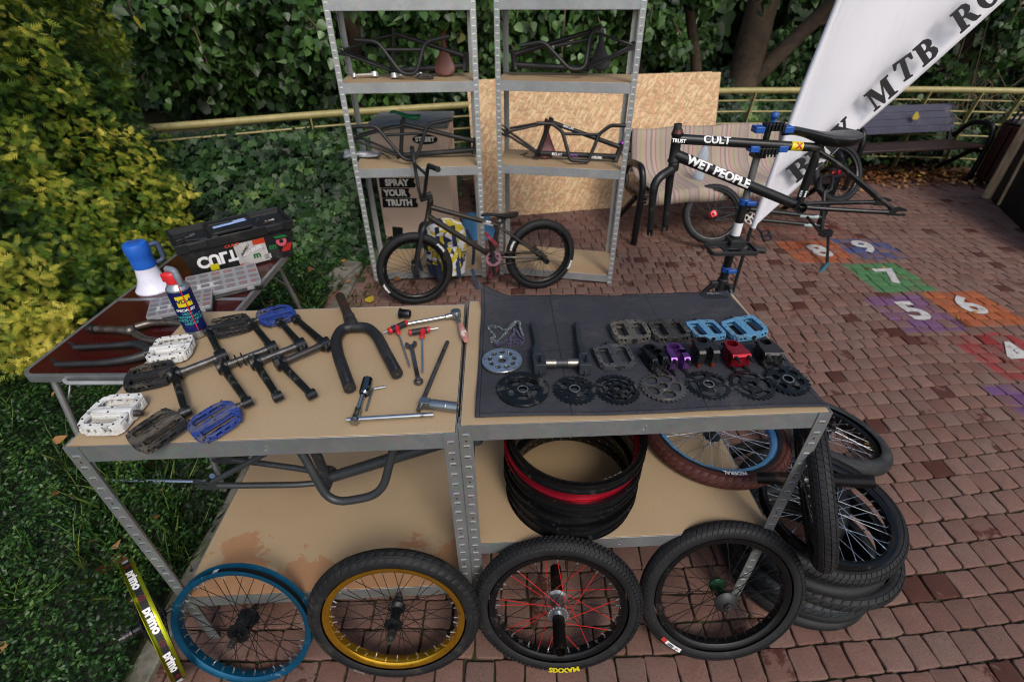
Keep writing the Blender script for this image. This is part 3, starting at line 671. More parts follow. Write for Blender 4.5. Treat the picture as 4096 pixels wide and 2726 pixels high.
shelving('workbench', 'low galvanised bench carrying the dark cloth mat with pedals and stems', (-.130, .830), (.916, .040), (-.019, .592), .934, (.445, .934), (SHELF_R, WORKTOP_R), GB, wt=1, gm_=GALV_SHADED)
BS = m_board('hardboard_rack_shelf', .02, 0)
shelving('shelf_rack', 'tall galvanised rack with the brown saddle upright on its upper board', (-1.046, 3.303), (.850, .066), (-.05, .42), 1.80, (.075, .842, 1.352, 1.772), (BS,)*4, GR, .058)
shelving('shelf_rack', 'tall galvanised rack with the purple capped frame, in front of the chipboard sheet', (-.094, 3.405), (.845, -.168), (.05, .42), 1.80, (.075, .842, 1.352, 1.772), (BS,)*4, GR, .058)
# ---------------------------------------------------------------- wheels leaning on the front of the benches
GW = 'wheels leaning on the front of the benches'
def top_wheel(label, c, yaw, lean, spin=0, group=GW, **k):
    M = lean_matrix(c, yaw, lean, spin); t = thing('wheelset', label, 'wheel', M, group); wheel(t, **k); return t
TEAL = pm('blue_anodised_rim', '#0e5273', .34, .55, dirt='#8aa0a5', dsc=30, damt=.12)
GOLD = pm('gold_anodised_rim', '#cfa132', .22, .9, dirt='#6b4d1a', dsc=9, damt=.1)
LIME = pm('yellow_green_rim', '#8f9417', .25, .8, dirt='#5d611c', dsc=10, damt=.15)
BLUER = pm('light_blue_rim', '#5a94c4', .35, .3); RIMBLK = pm('black_rim', '#111214', .28, .3, dirt='#4f4d49', dsc=22, damt=.15); RIMRED = pm('red_rim', '#b01e33', .26, .7)
GREENH = pm('green_hub', '#2f5a3b', .25, .8); BLKSTRIP = pm('black_rim_strip', '#0f0f11', .55)
def rear_hub(h):
    h.lathe([(.006, -.05), (.012, -.05), (.017, -.045), (.017, -.032), (.033, -.031), (.033, -.027), (.028, -.02), (.026, .02), (.028, .028), (.034, .031), (.034, .033), (.014, .034), (.013, .05), (.006, .05)], 28)
    h.k = 0; h.plate(teeth_outline(9, .019, .006), .003, z0=.044); h.k = 1; h.tube([(0, 0, -.085), (0, 0, .085)], .0068, 12); h.cyl((0, 0, .055), (0, 0, .066), .0115, 12); h.cyl((0, 0, .072), (0, 0, .08), .0105, 6); h.cyl((0, 0, -.07), (0, 0, -.06), .011, 6)
w1 = top_wheel('bare blue rim with black spokes, leaning under the left bench without any tyre', (-.8277, .7222, .2004), .009, .348, .2, rim=TEAL, hubmb=rear_hub, flange=.034, strip=BLKSTRIP, fz=.03)
MB().box((0, 0, 0), (.016, .0005, .022)).build('sticker', WHITEP, w1).matrix_local = Matrix.Rotation(radians(90+5), 4, 'Z') @ TR((.2012, 0, 0), 0) @ Matrix.Rotation(pi/2, 4, 'Z')
def long_hub(h):
    h.lathe([(.006, -.036), (.012, -.036), (.014, -.032), (.027, -.031), (.027, -.028), (.016, -.02), (.014, 0), (.016, .02), (.027, .028), (.027, .031), (.014, .034), (.013, .05), (.009, .052)], 28)
    h.k = 1; h.tube([(0, 0, -.08), (0, 0, .085)], .0068, 12)
    for z, r_ in ((.056, .014), (.064, .011), (.072, .013), (-.05, .012), (-.06, .014)): h.cyl((0, 0, z-.003), (0, 0, z+.003), r_, 14)
w2 = top_wheel('wheel with polished gold rim and dusty black tyre, leaning under the left bench', (-.3566, .7217, .25), .04, .222, .1, rim=GOLD, tyre=TY_SIPE, tyre_kw=dict(blocks='sipe'), hubmb=long_hub, nip=NIPS)
ring_text(w2, 'TRACER', .011, .236, .0262, radians(-128), Matrix(), pm('grey_print', '#8d8b85', .6, bump=0), bold=.01)
w3 = top_wheel('wheel with red and black spokes, knobbly tyre and long dark pegs', (.1352, .7503, .2458), -.045, .273, .05, rim=RIMBLK, tyre=TY_KNOB, tyre_kw=dict(blocks='knob'), sp=(SPOKEB, SPOKER), colour_of=lambda i: 1 if i % 4 in (1, 2) else 0, hub=SILVERA, flange=.033, fz=.031, body=.02, pegs=((.045, .150, .0185, PEGM), (-.15, -.045, .0185, PEGM)))
YEL = pm('yellow_print', '#c2b416', .6, bump=0)
ring_text(w3, 'MAXXIS', .027, .2345, .0262, radians(-86), Matrix(), YEL, bold=.05)
def disc_hub(h):
    h.lathe([(.006, -.045), (.012, -.045), (.014, -.034), (.026, -.032), (.026, -.028), (.018, -.02), (.012, .0), (.018, .02), (.028, .028), (.028, .032), (.014, .036)], 28)
    h.k = 2; h.lathe([(.008, .036), (.034, .036), (.036, .040), (.030, .046), (.012, .052), (.008, .052)], 32); h.k = 1; h.cyl((0, 0, -.06), (0, 0, .066), .0068, 12); h.cyl((0, 0, .052), (0, 0, .06), .0115, 6)
w4 = top_wheel('all black wheel with green anodised hub, leaning under the right bench', (.651, .7909, .2419), -.014, .341, .02, rim=RIMBLK, tyre=TY_GRID, tyre_kw=dict(blocks='grid'), hubmb=disc_hub, hub=GREENH, nip=BLK, cap=BLKM)
REDL = pm('red_label', '#a92a26', .5, bump=0)
def ring_patch(root, a0, a1, r0, r1, z, mat, name='sticker'):
    b = MB(); n = 12; vs = []
    for i in range(n+1):
        a = a0+(a1-a0)*i/n; vs += [(r0*cos(a), r0*sin(a), z-.001), (r1*cos(a), r1*sin(a), z+.0005)]
    b.add(vs, [(2*i, 2*i+1, 2*i+3, 2*i+2) for i in range(n)]); return b.build(name, mat, root)
for (a, b_, m_) in ((-141, -136, REDL), (-136, -121, WHITEP)): ring_patch(w4, radians(a), radians(b_), .2275, .2405, .0270, m_)
ring_text(w4, 'GLH', .012, .233, .0285, radians(-131.5), Matrix(), BLK, bold=.05); ring_text(w4, '~/', .012, .233, .0285, radians(-125), Matrix(), REDL, bold=.06)
# yellow green rim on the planting side
cg = V((-1.115, .735, .205)); ng = V((-.70, -.75, .14)).normalized(); xg = V((0, 1, 0)).cross(ng).normalized(); xg = V((0, 0, 1)).cross(ng).normalized()
Mg = basis(xg, ng.cross(xg), ng, cg)
w5 = thing('wheelset', 'bare yellow green rim with white lettered black strip, edge on beside the bench leg', 'wheel', Mg, GW)
wheel(w5, rim=LIME, hubmb=long_hub, strip=BLKSTRIP)
for i in range(9):
    a = radians(-150+i*40); 
    band_text(w5, 'primo', .031, .2016, a, Matrix(), WHITELET, sgn=-1, bold=.05, z0=-.001)
    g = MB(Matrix.Rotation(a+radians(20), 4, 'Z') @ TR((.2012, 0, 0)) @ Matrix.Rotation(pi/2, 4, 'Y')); g.plate(oval(0, 0, .009, .009, 20), .0006, [oval(0, 0, .0065, .0065, 18)]); g.box((0, 0, 0), (.008, .003, .001)); g.build('badge', pm('dark_red_print', '#6a1a1c', .6, bump=0) if i == 0 else bpy.data.materials['dark_red_print'], w5)

# ---------------------------------------------------------------- rims stacked on the right lower shelf
GRS = 'bare rims stacked on the right lower shelf'
def rim_only(label, M, mat, nip):
    b = MB(); b.lathe([(x, y) for x, y in RIM], 96, closed=True); b.k = 1
    for i in range(36):
        a = 2*pi*(i+.3)/36; z = .003*(-1)**i; b.cyl((.1880*cos(a), .1880*sin(a), z), (.1905*cos(a), .1905*sin(a), z), .0027, 8)
    o = b.build('rim_hoop', [mat, nip], None); o.matrix_world = M; return tag(o, label, 'rim', GRS)
stack = [('lowest black rim of the stack, flat on the tan shelf', RIMBLK, 0, 0), ('second black rim up from the tan shelf', RIMBLK, .004, -.006), ('third black rim up from the tan shelf in the stack', RIMBLK, -.006, .004), ('fourth black rim of the stack, two below the red one', RIMBLK, .006, .003),
         ('black rim directly beneath the red rim', RIMBLK, .003, -.008), ('bright red rim near the top of the stack', RIMRED, -.004, .004), ('topmost black rim of the stack with white lettering inside', RIMBLK, .006, -.004)]
for i, (lb, m_, dx, dy) in enumerate(stack):
    o = rim_only(lb, TR((.186+dx, 1.044+dy, .448+.019+.0372*i), i*.7, rx=.010*(-1)**i, ry=.012*(i % 3-1)), m_, SILVERA)
lettering('ECCO', .024, lambda x, y: V((.1875*cos(.95-x/.19), .1875*sin(.95-x/.19), y)), WHITELET, o, bold=.05); 
w6 = thing('wheelset', 'wheel with brown tyre and light blue rim lying on the right lower shelf', 'wheel', TR((.735, 1.262, .475), radians(0)), 'wheels lying about')
wheel(w6, rim=BLUER, tyre=TY_BROWN, tyre_kw=dict(blocks='sipe'), sp=(SPOKES,), hub=BLK, flange=.03, nip=SPOKES, axle=.05, r=.0265)
ring_patch(w6, 0, pi, .2105, .227, .0247, BLKSTRIP, 'sidewall'); ring_patch(w6, pi, 2*pi, .2105, .227, .0247, BLKSTRIP, 'sidewall')
ring_text(w6, 'FEDERAL', .019, .219, .0256, radians(-93), Matrix(), WHITELET, bold=.04)

# ---------------------------------------------------------------- tyre pile by the right bench
GT = 'loose tyres piled by the right bench'
def loose(label, c, nrm, mat, R=.255, r=.026, wob=.012, ph=0, sq=1., el=0, ela=0, gap=118, spin=0, blocks=None):
    def sqf(p, w):
        q = V(p); q.z = q.z*sq+wob*sin(2*w+ph)+wob*.5*sin(3*w+ph*2); k = 1+el*cos(2*(w-ela)); q.x *= k; q.y *= k; return q
    n = V(nrm).normalized(); x = V((1, 0, 0)); x = (x-n*x.dot(n)).normalized(); M = basis(x, n.cross(x), n, c) @ Matrix.Rotation(spin, 4, 'Z')
    o = build_tyre(tyre_mb(R, r, squash=sqf, gap=gap, blocks=blocks), mat, None, 'tyre_casing'); o.matrix_world = M; return tag(o, label, 'tyre', GT)
TY_GRID2 = m_tyre('tyre_grey_blue', '#1f2528', 'sipe', damt=.4)
loose('lowest tyre of the pile, thin, flat on the paving', (1.054, 1.023, .026), (0, .01, 1), TY_SIPE, R=.25, r=.024, wob=.003)
loose('dimpled tyre second from the bottom of the pile', (1.068, 1.037, .071), (0, -.01, 1), TY_FINE, R=.256, r=.025, wob=.004, ph=1)
loose('blue grey tyre in the middle of the pile', (1.06, 1.035, .118), (.02, -.01, 1), TY_GRID2, R=.257, r=.025, wob=.005, ph=2, blocks='sipe')
loose('wide smooth tyre sagging right in the pile', (1.108, 1.045, .160), (.05, -.02, 1), TY_SIPE, R=.271, r=.027, wob=.008, ph=2.6, el=.01, blocks='sipe')
loose('narrow tyre squeezed below the top tyre of the pile', (1.058, 1.045, .212), (-.03, -.01, 1), TY_PLAIN, R=.255, r=.023, wob=.005, ph=.4)
loose('topmost large tyre of the pile around the spoked wheel', (1.09, 1.085, .262), (-.02, -.03, 1), TY_GRID, R=.275, r=.029, wob=.008, ph=1.6, blocks='grid')
loose('tyre behind the pile leaning under the bench edge', (1.02, 1.22, .15), (-.40, -.1, 1), TY_SIPE, R=.262, r=.026, wob=.006)
n7 = V((.03, -.05, 1)).normalized(); x7 = (V((1, 0, 0))-n7*n7.x).normalized()
w7 = thing('wheelset', 'tyreless black wheel with bright spokes lying on top of the tyre pile', 'wheel', basis(x7, n7.cross(x7), n7, (1.075, 1.032, .325)), 'wheels lying about')
def bearing_hub(h):
    h.lathe([(.0095, -.05), (.02, -.05), (.021, -.04), (.031, -.034), (.031, -.03), (.02, -.02), (.018, .02), (.031, .030), (.031, .034), (.024, .040), (.022, .050), (.016, .050)], 28)
    h.k = 1; h.lathe([(.0195, .0495), (.021, .0515), (.0225, .0495)], 28); h.lathe([(.008, .0495), (.0095, .0515), (.0125, .0495)], 24); h.k = 0; h.lathe([(.0125, .0485), (.0195, .0485)], 24)
wheel(w7, rim=RIMBLK, sp=(SPOKES,), nip=SPOKES, hubmb=bearing_hub, flange=.031, fz=.032)
n8 = V((1, -.35, .35)).normalized(); x8 = V((0, 1, 0)); x8 = (x8-n8*x8.dot(n8)).normalized()
w8 = thing('wheelset', 'wheel seen edge on with long scored pegs, standing against the tyre pile', 'wheel', basis(x8, n8.cross(x8), n8, (.90, .95, .585)), 'wheels lying about')
wheel(w8, rim=RIMBLK, tyre=TY_GRID, tyre_kw=dict(blocks='grid'), r=.028, pegs=((.045, .15, .019, PEGM), (-.15, -.045, .019, PEGM)))
n9 = V((.2, .1, 1)).normalized(); x9 = (V((1, 0, 0))-n9*n9.x).normalized()
w9 = thing('wheelset', 'wheel with dusty fine treaded tyre, behind the tyre pile', 'wheel', basis(x9, n9.cross(x9), n9, (1.478, 1.612, .098)), 'wheels lying about')
wheel(w9, rim=RIMBLK, tyre=m_tyre('tyre_dusty_grey', '#2c2e30', 'fine', dust='#55534c', damt=.6), sp=(SPOKES,), R=.265, r=.036, pegs=((-.12, -.04, .019, BLK),))
b = MB(); b.cyl((.19, 0, 0), (.165, 0, 0), .0032, 8); b.build('valve', BRASS, w9).matrix_local = Matrix.Rotation(-.25, 4, 'Z')
# ---------------------------------------------------------------- on the left bench top
ZT = .938
def at(t): return MB(t.matrix_world.inverted())
def mid(p, q): return (V(p)+V(q))/2
def flat(p, z): return V((p[0], p[1], z))
BLUEPED = pm('blue_nylon', '#233a80', .5, dirt='#5c5a55', dsc=13, damt=.5); BLKPED = pm('dirty_black_nylon', '#1b1b1c', .6, dirt='#5e564b', dsc=13, damt=.6)
WHTPED = pm('chipped_white_alloy', '#d3d3cf', .45, dirt='#2f2c2a', dsc=42, damt=.35); LBLPED = pm('light_blue_nylon', '#5487a8', .5, dirt='#5a5c58', dsc=15, damt=.45)
GRYPED = pm('dusty_grey_nylon', '#4a4741', .8, dirt='#6b665c', dsc=14, damt=.6); PIN = pm('dark_pins', '#2b2624', .5, .5)
def along(c, d, z, tilt=0, tx=0):                  # frame whose -x points along the spindle direction d
    d = V((d[0], d[1], 0)).normalized(); x = -d; M = basis(x, V((0, 0, 1)).cross(x), (0, 0, 1), (c[0], c[1], z)); return M @ Matrix.Rotation(tilt, 4, 'Y') @ Matrix.Rotation(tx, 4, 'X')
GC = 'three piece cranksets on the left bench'
def crankset(label, b1, e1, b2, e2, ped=(), rust=STEEL, zz=.957):
    b1, e1, b2, e2 = [flat(p, zz) for p in (b1, e1, b2, e2)]; t = thing('crankset', label, 'crankset', (*mid(b1, b2).xy, ZT), GC)
    ax = (b1-b2).normalized(); crank_arm(t, b1, e1, ax, CRANKB); crank_arm(t, b2, e2, ax, CRANKB)
    b = at(t); b.tube([b2+ax*.01, b2+ax*.024, b2+ax*.0245, b1-ax*.0245, b1-ax*.024, b1-ax*.01], [.0105, .0105, .0095, .0095, .0105, .0105], 18)
    b.build('spindle', rust, t)
    for (e, pc, mt, st) in ped:
        e = V(e); e.z = zz; c = flat(pc, zz-.004); d = (e-c); pedal(t, t.matrix_world.inverted() @ along(c, d, zz-.004, tilt=.10), mt, PIN, .108, .100, .0165, st, name='pedal', badge=None)
    return t
A = ((-0.8083, 1.0838, 0.9570), (-0.9129, 1.2142, 0.9570), (-0.8944, 1.0056, 0.9570), (-0.7875, 0.8624, 0.9570))
crankset('black crankset with bare steel spindle carrying two black platform pedals', *A, ped=((A[3], (-0.8231, 0.8059, 0.9570), BLKPED, 'cage'), (A[1], (-0.8603, 1.2494, 0.9570), BLKPED, 'cage')))
A = ((-0.6846, 1.1231, 0.9570), (-0.7993, 1.2560, 0.9570), (-0.7846, 1.0380, 0.9570), (-0.6532, 0.8949, 0.9570))
t = crankset('black crankset with blue nylon pedals on both arms', *A, ped=((A[3], (-0.7036, 0.8348, 0.9570), BLUEPED, 'oval'), (A[1], (-0.7442, 1.3058, 0.9570), BLUEPED, 'oval')))
ax = (V(A[0])-V(A[2])).normalized(); b = at(t)
for f in (.28, .40): c = V(A[2]).lerp(V(A[0]), f); c.z = .957; b.cyl(c, c+ax*.002, .019, 24)
b.build('bearing_shield', CRANKB, t)
crankset('bare black crankset with long spindle and no pedals, beside the blue pedal one', (-0.6079, 1.1372, 0.9570), (-0.7123, 1.2588, 0.9570), (-0.7031, 1.0565, 0.9570), (-0.5866, 0.9151, 0.9570))
crankset('bare black crankset with rusty spindle, next to the big black fork', (-0.5392, 1.1408, 0.9570), (-0.6690, 1.2745, 0.9570), (-0.6324, 1.0519, 0.9570), (-0.5050, 0.9226, 0.9570), rust=pm('brown_rusted_spindle', '#54504e', .35, .8, dirt='#5d3527', dsc=16, damt=.6))
def lone_pedal(label, c, d, z, mt, st, pin=PIN, W_=.105, D_=.108, H_=.019, grp='loose pedals', badge=None, tilt=0, tx=0, txt=None, tm=None):
    t = thing('bike_pedal', label, 'pedal', along(c, d, z, tilt, tx), grp); pedal(t, Matrix(), mt, pin, W_, D_, H_, st, badge=badge)
    if txt: lettering(txt, .010, lambda x, y: V((x, y, H_*.63)), tm or mt, t, bold=.03)
    return t
PD = (-0.7979, 1.0338, 0.9500); 
lone_pedal('black cage pedal lying alone left of the first crankset', (-0.9654, 1.0093, 0.9500), V((.9, .35)), .95, BLKPED, 'cage', W_=.108, D_=.1)
lone_pedal('chipped white pedal beside the spray can', (-0.9685, 1.1223, 0.9550), V((-1, -.25)), .955, WHTPED, 'round', W_=.105, D_=.11, H_=.026)
lone_pedal('chipped white pedal at the front left corner of the bench', (-0.9605, 0.8581, 0.9550), V((1, .05)), .955, WHTPED, 'round', W_=.105, D_=.118, H_=.028)
# spray can
NAVY = pm('can_navy', '#16205c', .3, .2, bump=0); TEALC = pm('can_teal', '#3a9a93', .35, bump=0); CANY = pm('can_yellow', '#d8c213', .4, bump=0); CANS = pm('can_silver', '#b5b9bb', .3, .8, bump=0); CANR = pm('can_red', '#c8252c', .4, bump=0); CANG = pm('can_grey_plastic', '#6f7780', .45, bump=0)
t = thing('spray_can', 'blue and yellow lubricant spray can with red cap and straw, at the back left corner', 'spray can', TR((-0.9538, 1.2262, 0.9380), radians(-12), s=1.1))
b = MB(); b.k = 0; b.lathe([(0, 0), (.026, 0), (.0275, .002), (.0275, .022)], 40); b.k = 1; b.lathe([(.0276, .022), (.0276, .142)], 40); b.k = 0; b.lathe([(.0276, .142), (.028, .145), (.027, .148), (.019, .160), (.013, .163), (.013, .168), (0, .168)], 40)
b.build('can', [CANS, NAVY], t)
def can_map(a0, z0, r=.0281): return lambda x, y: V((r*cos(a0+x/r), r*sin(a0+x/r), z0+y))
def can_patch(a0, a1, z0, z1, m, r=.0279, name='label'):
    b = MB(); n = 12; vs = []
    for i in range(n+1): a = a0+(a1-a0)*i/n; vs += [(r*cos(a), r*sin(a), z0), (r*cos(a), r*sin(a), z1)]
    b.add(vs, [(2*i, 2*i+2, 2*i+3, 2*i+1) for i in range(n)]); b.build(name, m, t)
af = radians(-75)
can_patch(af-.05, af+1.25, .100, .131, CANY); can_patch(radians(-200), af-.95, .118, .142, TEALC); can_patch(radians(-200), af-.95, .094, .116, CANS); can_patch(af-1.9, af-.95, .022, .05, WHITEP)
lettering('WD-40', .0155, can_map(af+.60, .1155, .0286), NAVY, t, bold=.035)
for i, (s_, z_, m_) in enumerate((('SPECIALIST', .090, WHITELET), ('HIGH', .079, TEALC), ('PERFORMANCE', .069, TEALC), ('WHITE LITHIUM', .059, TEALC), ('GREASE', .049, TEALC))): lettering(s_, .0098, can_map(af+.45, z_, .0284), m_, t, bold=.03)
for i in range(5): lettering('lubrifiant pour', .005, can_map(af-1.35, .086-.008*i, .0284), WHITELET, t, bold=.01)
c = thing('spray_cap', 'x', 'x'); bpy.data.objects.remove(c)
b = MB(); b.lathe([(0, .192), (.012, .192), (.017, .187), (.019, .165), (.0185, .160), (.012, .160)], 28, Matrix.Translation((-.001, 0, 0))); b.box((-.012, -.004, .178), (.014, .026, .022)); b.build('cap', CANR, t, bevel=.002)
b = MB(); b.tube(smoothpath([(-.008, 0, .197), (.014, -.002, .197), (.021, -.006, .183), (.024, -.008, .160)], .01, 4), [.0085]*6+[.008]*5+[.0055], 12); b.build('nozzle', CANG, t)
b = MB(); b.tube([(.022, -.016, .158), (.0295, -.020, .03)], .0013, 8); b.build('straw', CANR, t)
# big black fork lying flat
def poly_tube(label, name, cat, paths, mt, base, group=None):
    t = thing(name, label, cat, base, group); return t
zf = .957
t = thing('bike_fork', 'big black fork lying flat with brown rusted steerer, centre of the left bench', 'fork', (-0.4651, 1.1689, 0.9380), 'loose forks')
b = at(t)
for pts in ([(-0.4889, 1.2286, 0.9570), (-0.5119, 1.2170, 0.9570), (-0.5149, 1.1646, 0.9570), (-0.4869, 1.0902, 0.9570), (-0.4139, 0.9451, 0.9570)], [(-0.4810, 1.2285, 0.9570), (-0.4362, 1.2281, 0.9570), (-0.3968, 1.1813, 0.9570), (-0.3595, 1.1074, 0.9570), (-0.3039, 1.0020, 0.9570)]):
    P = smoothpath(pts, .045, 6); b.tube(P, [.0152]*(len(P)//2)+[.0158]*(len(P)-len(P)//2), 20)
e1, e2 = V((-0.4139, 0.9451, 0.9570)), V((-0.3039, 1.0020, 0.9570)); d1 = (V((-0.4869, 1.0902, 0.9570))-e1).normalized(); d2 = (V((-0.3595, 1.1074, 0.9570))-e2).normalized()
cr = V((-0.4875, 1.2382, 0.9570)); b.tube([cr+V((0, 0, .012)), cr+V((0, 0, .020)), cr+V((0, 0, .021))], [.019, .018, .016], 24, hollow=.004); b.ball(cr, .022, 10)
b.k = 1
for e, d in ((e1, d1), (e2, d2)):
    b.bar(e+d*.07+V((.0, 0, .0165)), e+d*.002+V((.0, 0, .0165)), .006, .007); b.cyl(e-d*.0005, e-d*.001, .004, 10)
b.build('fork_legs', [BLKM, STEEL], t)
s = at(t); s.tube([V((-0.4954, 1.2577, 0.9570)), V((-0.5110, 1.2904, 0.9570)), V((-0.5123, 1.2930, 0.9570)), V((-0.5741, 1.4162, 0.9570))], [.0185, .0175, .0148, .0145], 20, hollow=.002); s.build('steerer', RUST, t)
# hand tools
TOOLR = pm('red_tool_plastic', '#b81d26', .45); TOOLB = pm('black_tool_grip', '#17181b', .6)
def thandle(label, h0, h1, s0, s1, tip, zz=.952):
    h0, h1, s0, s1, tip = [flat(p, zz) for p in (h0, h1, s0, s1, tip)]; t = thing('hex_key', label, 'hex key', (*mid(h0, h1).xy, ZT), 'hex keys')
    b = at(t); d = (h1-h0).normalized(); n = 14; b.tube([h0.lerp(h1, .12+.74*i/n) for i in range(n+1)], [.0098-(.0011 if i % 2 else 0) for i in range(n+1)], 14); b.build('grip', TOOLB, t)
    b = at(t); b.tube([h0, h0.lerp(h1, .03), h0.lerp(h1, .14)], [.006, .0088, .0100], 14); b.tube([h0.lerp(h1, .84), h0.lerp(h1, .97), h1], [.0100, .0088, .006], 14)
    k = s0.lerp(s1, .0); dd = (s1-s0).normalized(); b.tube([k-dd*.012, k, k+dd*.010, k+dd*.016, k+dd*.024], [.0098, .0085, .0062, .0078, .006], 14); b.build('handle_end', TOOLR, t)
    b = at(t); q = s1.copy(); q.z = .942; b.tube([s0, q-dd*.008, q-dd*.007, q-dd*.004, q], [.0026, .0026, .002, .0032, .0025], 6); b.tube([mid(h0, h1), tip], .0024, 6); b.build('shaft', CHROME, t)
thandle('red and black tee handled hex key in front of the black plug', (-0.3717, 1.2113, 0.9520), (-0.3216, 1.2611, 0.9520), (-0.3465, 1.2228, 0.9520), (-0.2816, 1.0534, 0.9420), (-0.3859, 1.2045, 0.9520))
thandle('red and black tee handled hex key above the combination spanner, nearer the bench edge', (-0.3091, 1.2037, 0.9520), (-0.2466, 1.2218, 0.9520), (-0.2671, 1.2010, 0.9520), (-0.2422, 1.0274, 0.9420), (-0.2238, 1.2286, 0.9520))
def rod(name, label, cat, pts, r, mt, part='bar', group=None, n=12):
    t = thing(name, label, cat, (V(pts[0])+V(pts[-1]))/2, group); b = at(t); b.tube(pts, r, n); b.build(part, mt, t); return t
# ratchet with extension
p0, p1 = V((-0.3150, 1.2595, 0.9490)), V((-0.1804, 1.3012, 0.9520))
t = thing('ratchet_wrench', 'chrome ratchet on a long extension, red and white grip over the bench gap', 'ratchet', (*mid(p0, p1).xy, ZT))
b = at(t); b.tube([V((-0.3687, 1.2395, 0.9490)), p0.lerp(p1, .78), p0.lerp(p1, .8), p0.lerp(p1, .97), p1], [.0055, .0055, .008, .0085, .0085], 16); b.build('extension', CHROME, t)
hd = V((-0.1763, 1.3028, 0.9550)); g0, g1 = V((-0.1574, 1.2447, 0.9520)), V((-0.1339, 1.1570, 0.9550))
b = at(t); b.cyl(hd-V((0, 0, .010)), hd+V((0, 0, .012)), .0155, 20); b.tube([hd, g0], [.008, .0055], 12); b.build('ratchet_head', SATIN, t, bevel=.001)
b = at(t); b.tube([g0, g0.lerp(g1, .25), g0.lerp(g1, .3), g1.lerp(g0, .25), g1], [.008, .0095, .010, .011, .007], 16); b.build('grip', pm('red_white_grip', '#d9d2c4', .4, dirt='#a11d1d', dsc=28, damt=.95), t)
# black plug
pp = V((-0.3412, 1.3084, 0.9380)); t = thing('bar_plug', 'small black flanged plug lying by the tee handle keys', 'plug', pp)
b = at(t); d = V((1, -.15, 0)).normalized(); q = pp+V((0, 0, .0165)); b.tube([q-d*.014, q-d*.011, q-d*.0109, q+d*.018, q+d*.02], [.0165, .0168, .0135, .0135, .0125], 22, hollow=.003); b.build('plug', BLK, t)
# combination spanner
w0, w1 = V((-0.2937, 1.1530, 0.9450)), V((-0.2467, 0.9872, 0.9450)); d = (w1-w0).normalized(); x = V((0, 0, 1)).cross(d)*-1
t = thing('spanner', 'steel combination spanner between the two tee handled keys', 'spanner', basis(d, V((0, 0, 1)).cross(d), (0, 0, 1), (*w0.xy, .9405)))
L = (w1-w0).length; rh = []
op = [(-.013, .0075), (-.016, .012), (-.008, .017), (.004, .016), (.014, .008), (.022, .0055), (L-.016, .0055)]
op += [(L+.0125*cos(a), .0125*sin(a)) for a in [pi-.6-(2*pi-1.2)*i/16 for i in range(17)]]
op += [(L-.016, -.0055), (.022, -.0055), (.014, -.008), (.006, -.017), (-.005, -.018), (-.014, -.013), (-.011, -.009), (-.002, -.0055), (.002, 0), (-.003, .005)]
b = MB(); b.plate(op, .006, [oval(L, 0, .0075, .0075, 12)]); b.build('spanner_body', STEEL, t, bevel=.0012)
# sliding T bars with sockets, hex key
q0, q1 = V((-0.1886, 1.1612, 0.9470)), V((-0.2280, 0.8694, 0.9500)); t = thing('sliding_bar', 'worn steel tommy bar with a long satin socket, beside the bench edge', 'socket wrench', (*mid(q0, q1).xy, ZT), 'socket wrenches')
b = at(t); b.tube([q0, q1], .0062, 14); b.build('bar', STEEL, t)
s0, s1 = V((-0.2200, 0.8946, 0.9510)), V((-0.1337, 0.8783, 0.9510)); b = at(t); dd = (s1-s0).normalized(); b.box(s0+dd*.004, (.026, .02, .022), Matrix.Rotation(atan2(dd.y, dd.x), 4, 'Z')); b.tube([s0+dd*.018, s0+dd*.024, s0+dd*.056, s0+dd*.0565, s0+dd*.060, s0+dd*.0605, s1], [.0115, .0135, .0135, .0142, .0142, .0135, .0135], 24, hollow=.003); b.build('socket', SATIN, t, bevel=.0015)
q0, q1 = V((-0.3951, 0.8425, 0.9470)), V((-0.1905, 0.8586, 0.9470)); t = thing('sliding_bar', 'chrome tommy bar with extension and deep socket near the front edge', 'socket wrench', (*mid(q0, q1).xy, ZT), 'socket wrenches')
b = at(t); b.tube([q0, q1], .0058, 14); b.build('bar', CHROME, t)
j = V((-0.3751, 0.8432, 0.9490)); e = V((-0.3782, 0.9305, 0.9490)); f_ = V((-0.3764, 0.9360, 0.9500)); g_ = V((-0.3790, 0.9854, 0.9520)); dj = (e-j).normalized()
b = at(t); b.cyl(j-dj*.012, j-dj*.004+V((0, 0, .0)), .0108, 20); b.tube([j-dj*.012, j+dj*.012, j+dj*.013, j+dj*.034, j+dj*.035, e], [.0108, .0105, .0098, .0095, .0062, .0062], 18); b.build('extension', CHROME, t)
b = at(t); b.tube([e, f_, f_.lerp(g_, .02), f_.lerp(g_, .12), g_], [.011, .0138, .0125, .0132, .0132], 22, hollow=.0025); b.build('socket', pm('dark_chrome', '#6e7478', .14, 1), t)
rod('hex_key', 'plain steel bent hex key beside the deep chrome socket', 'hex key', smoothpath([(-0.3590, 0.8790, 0.9420), (-0.3624, 0.9607, 0.9420), (-0.3308, 0.9687, 0.9420)], .008, 4), .0031, SATIN, 'key', 'hex keys', 6)

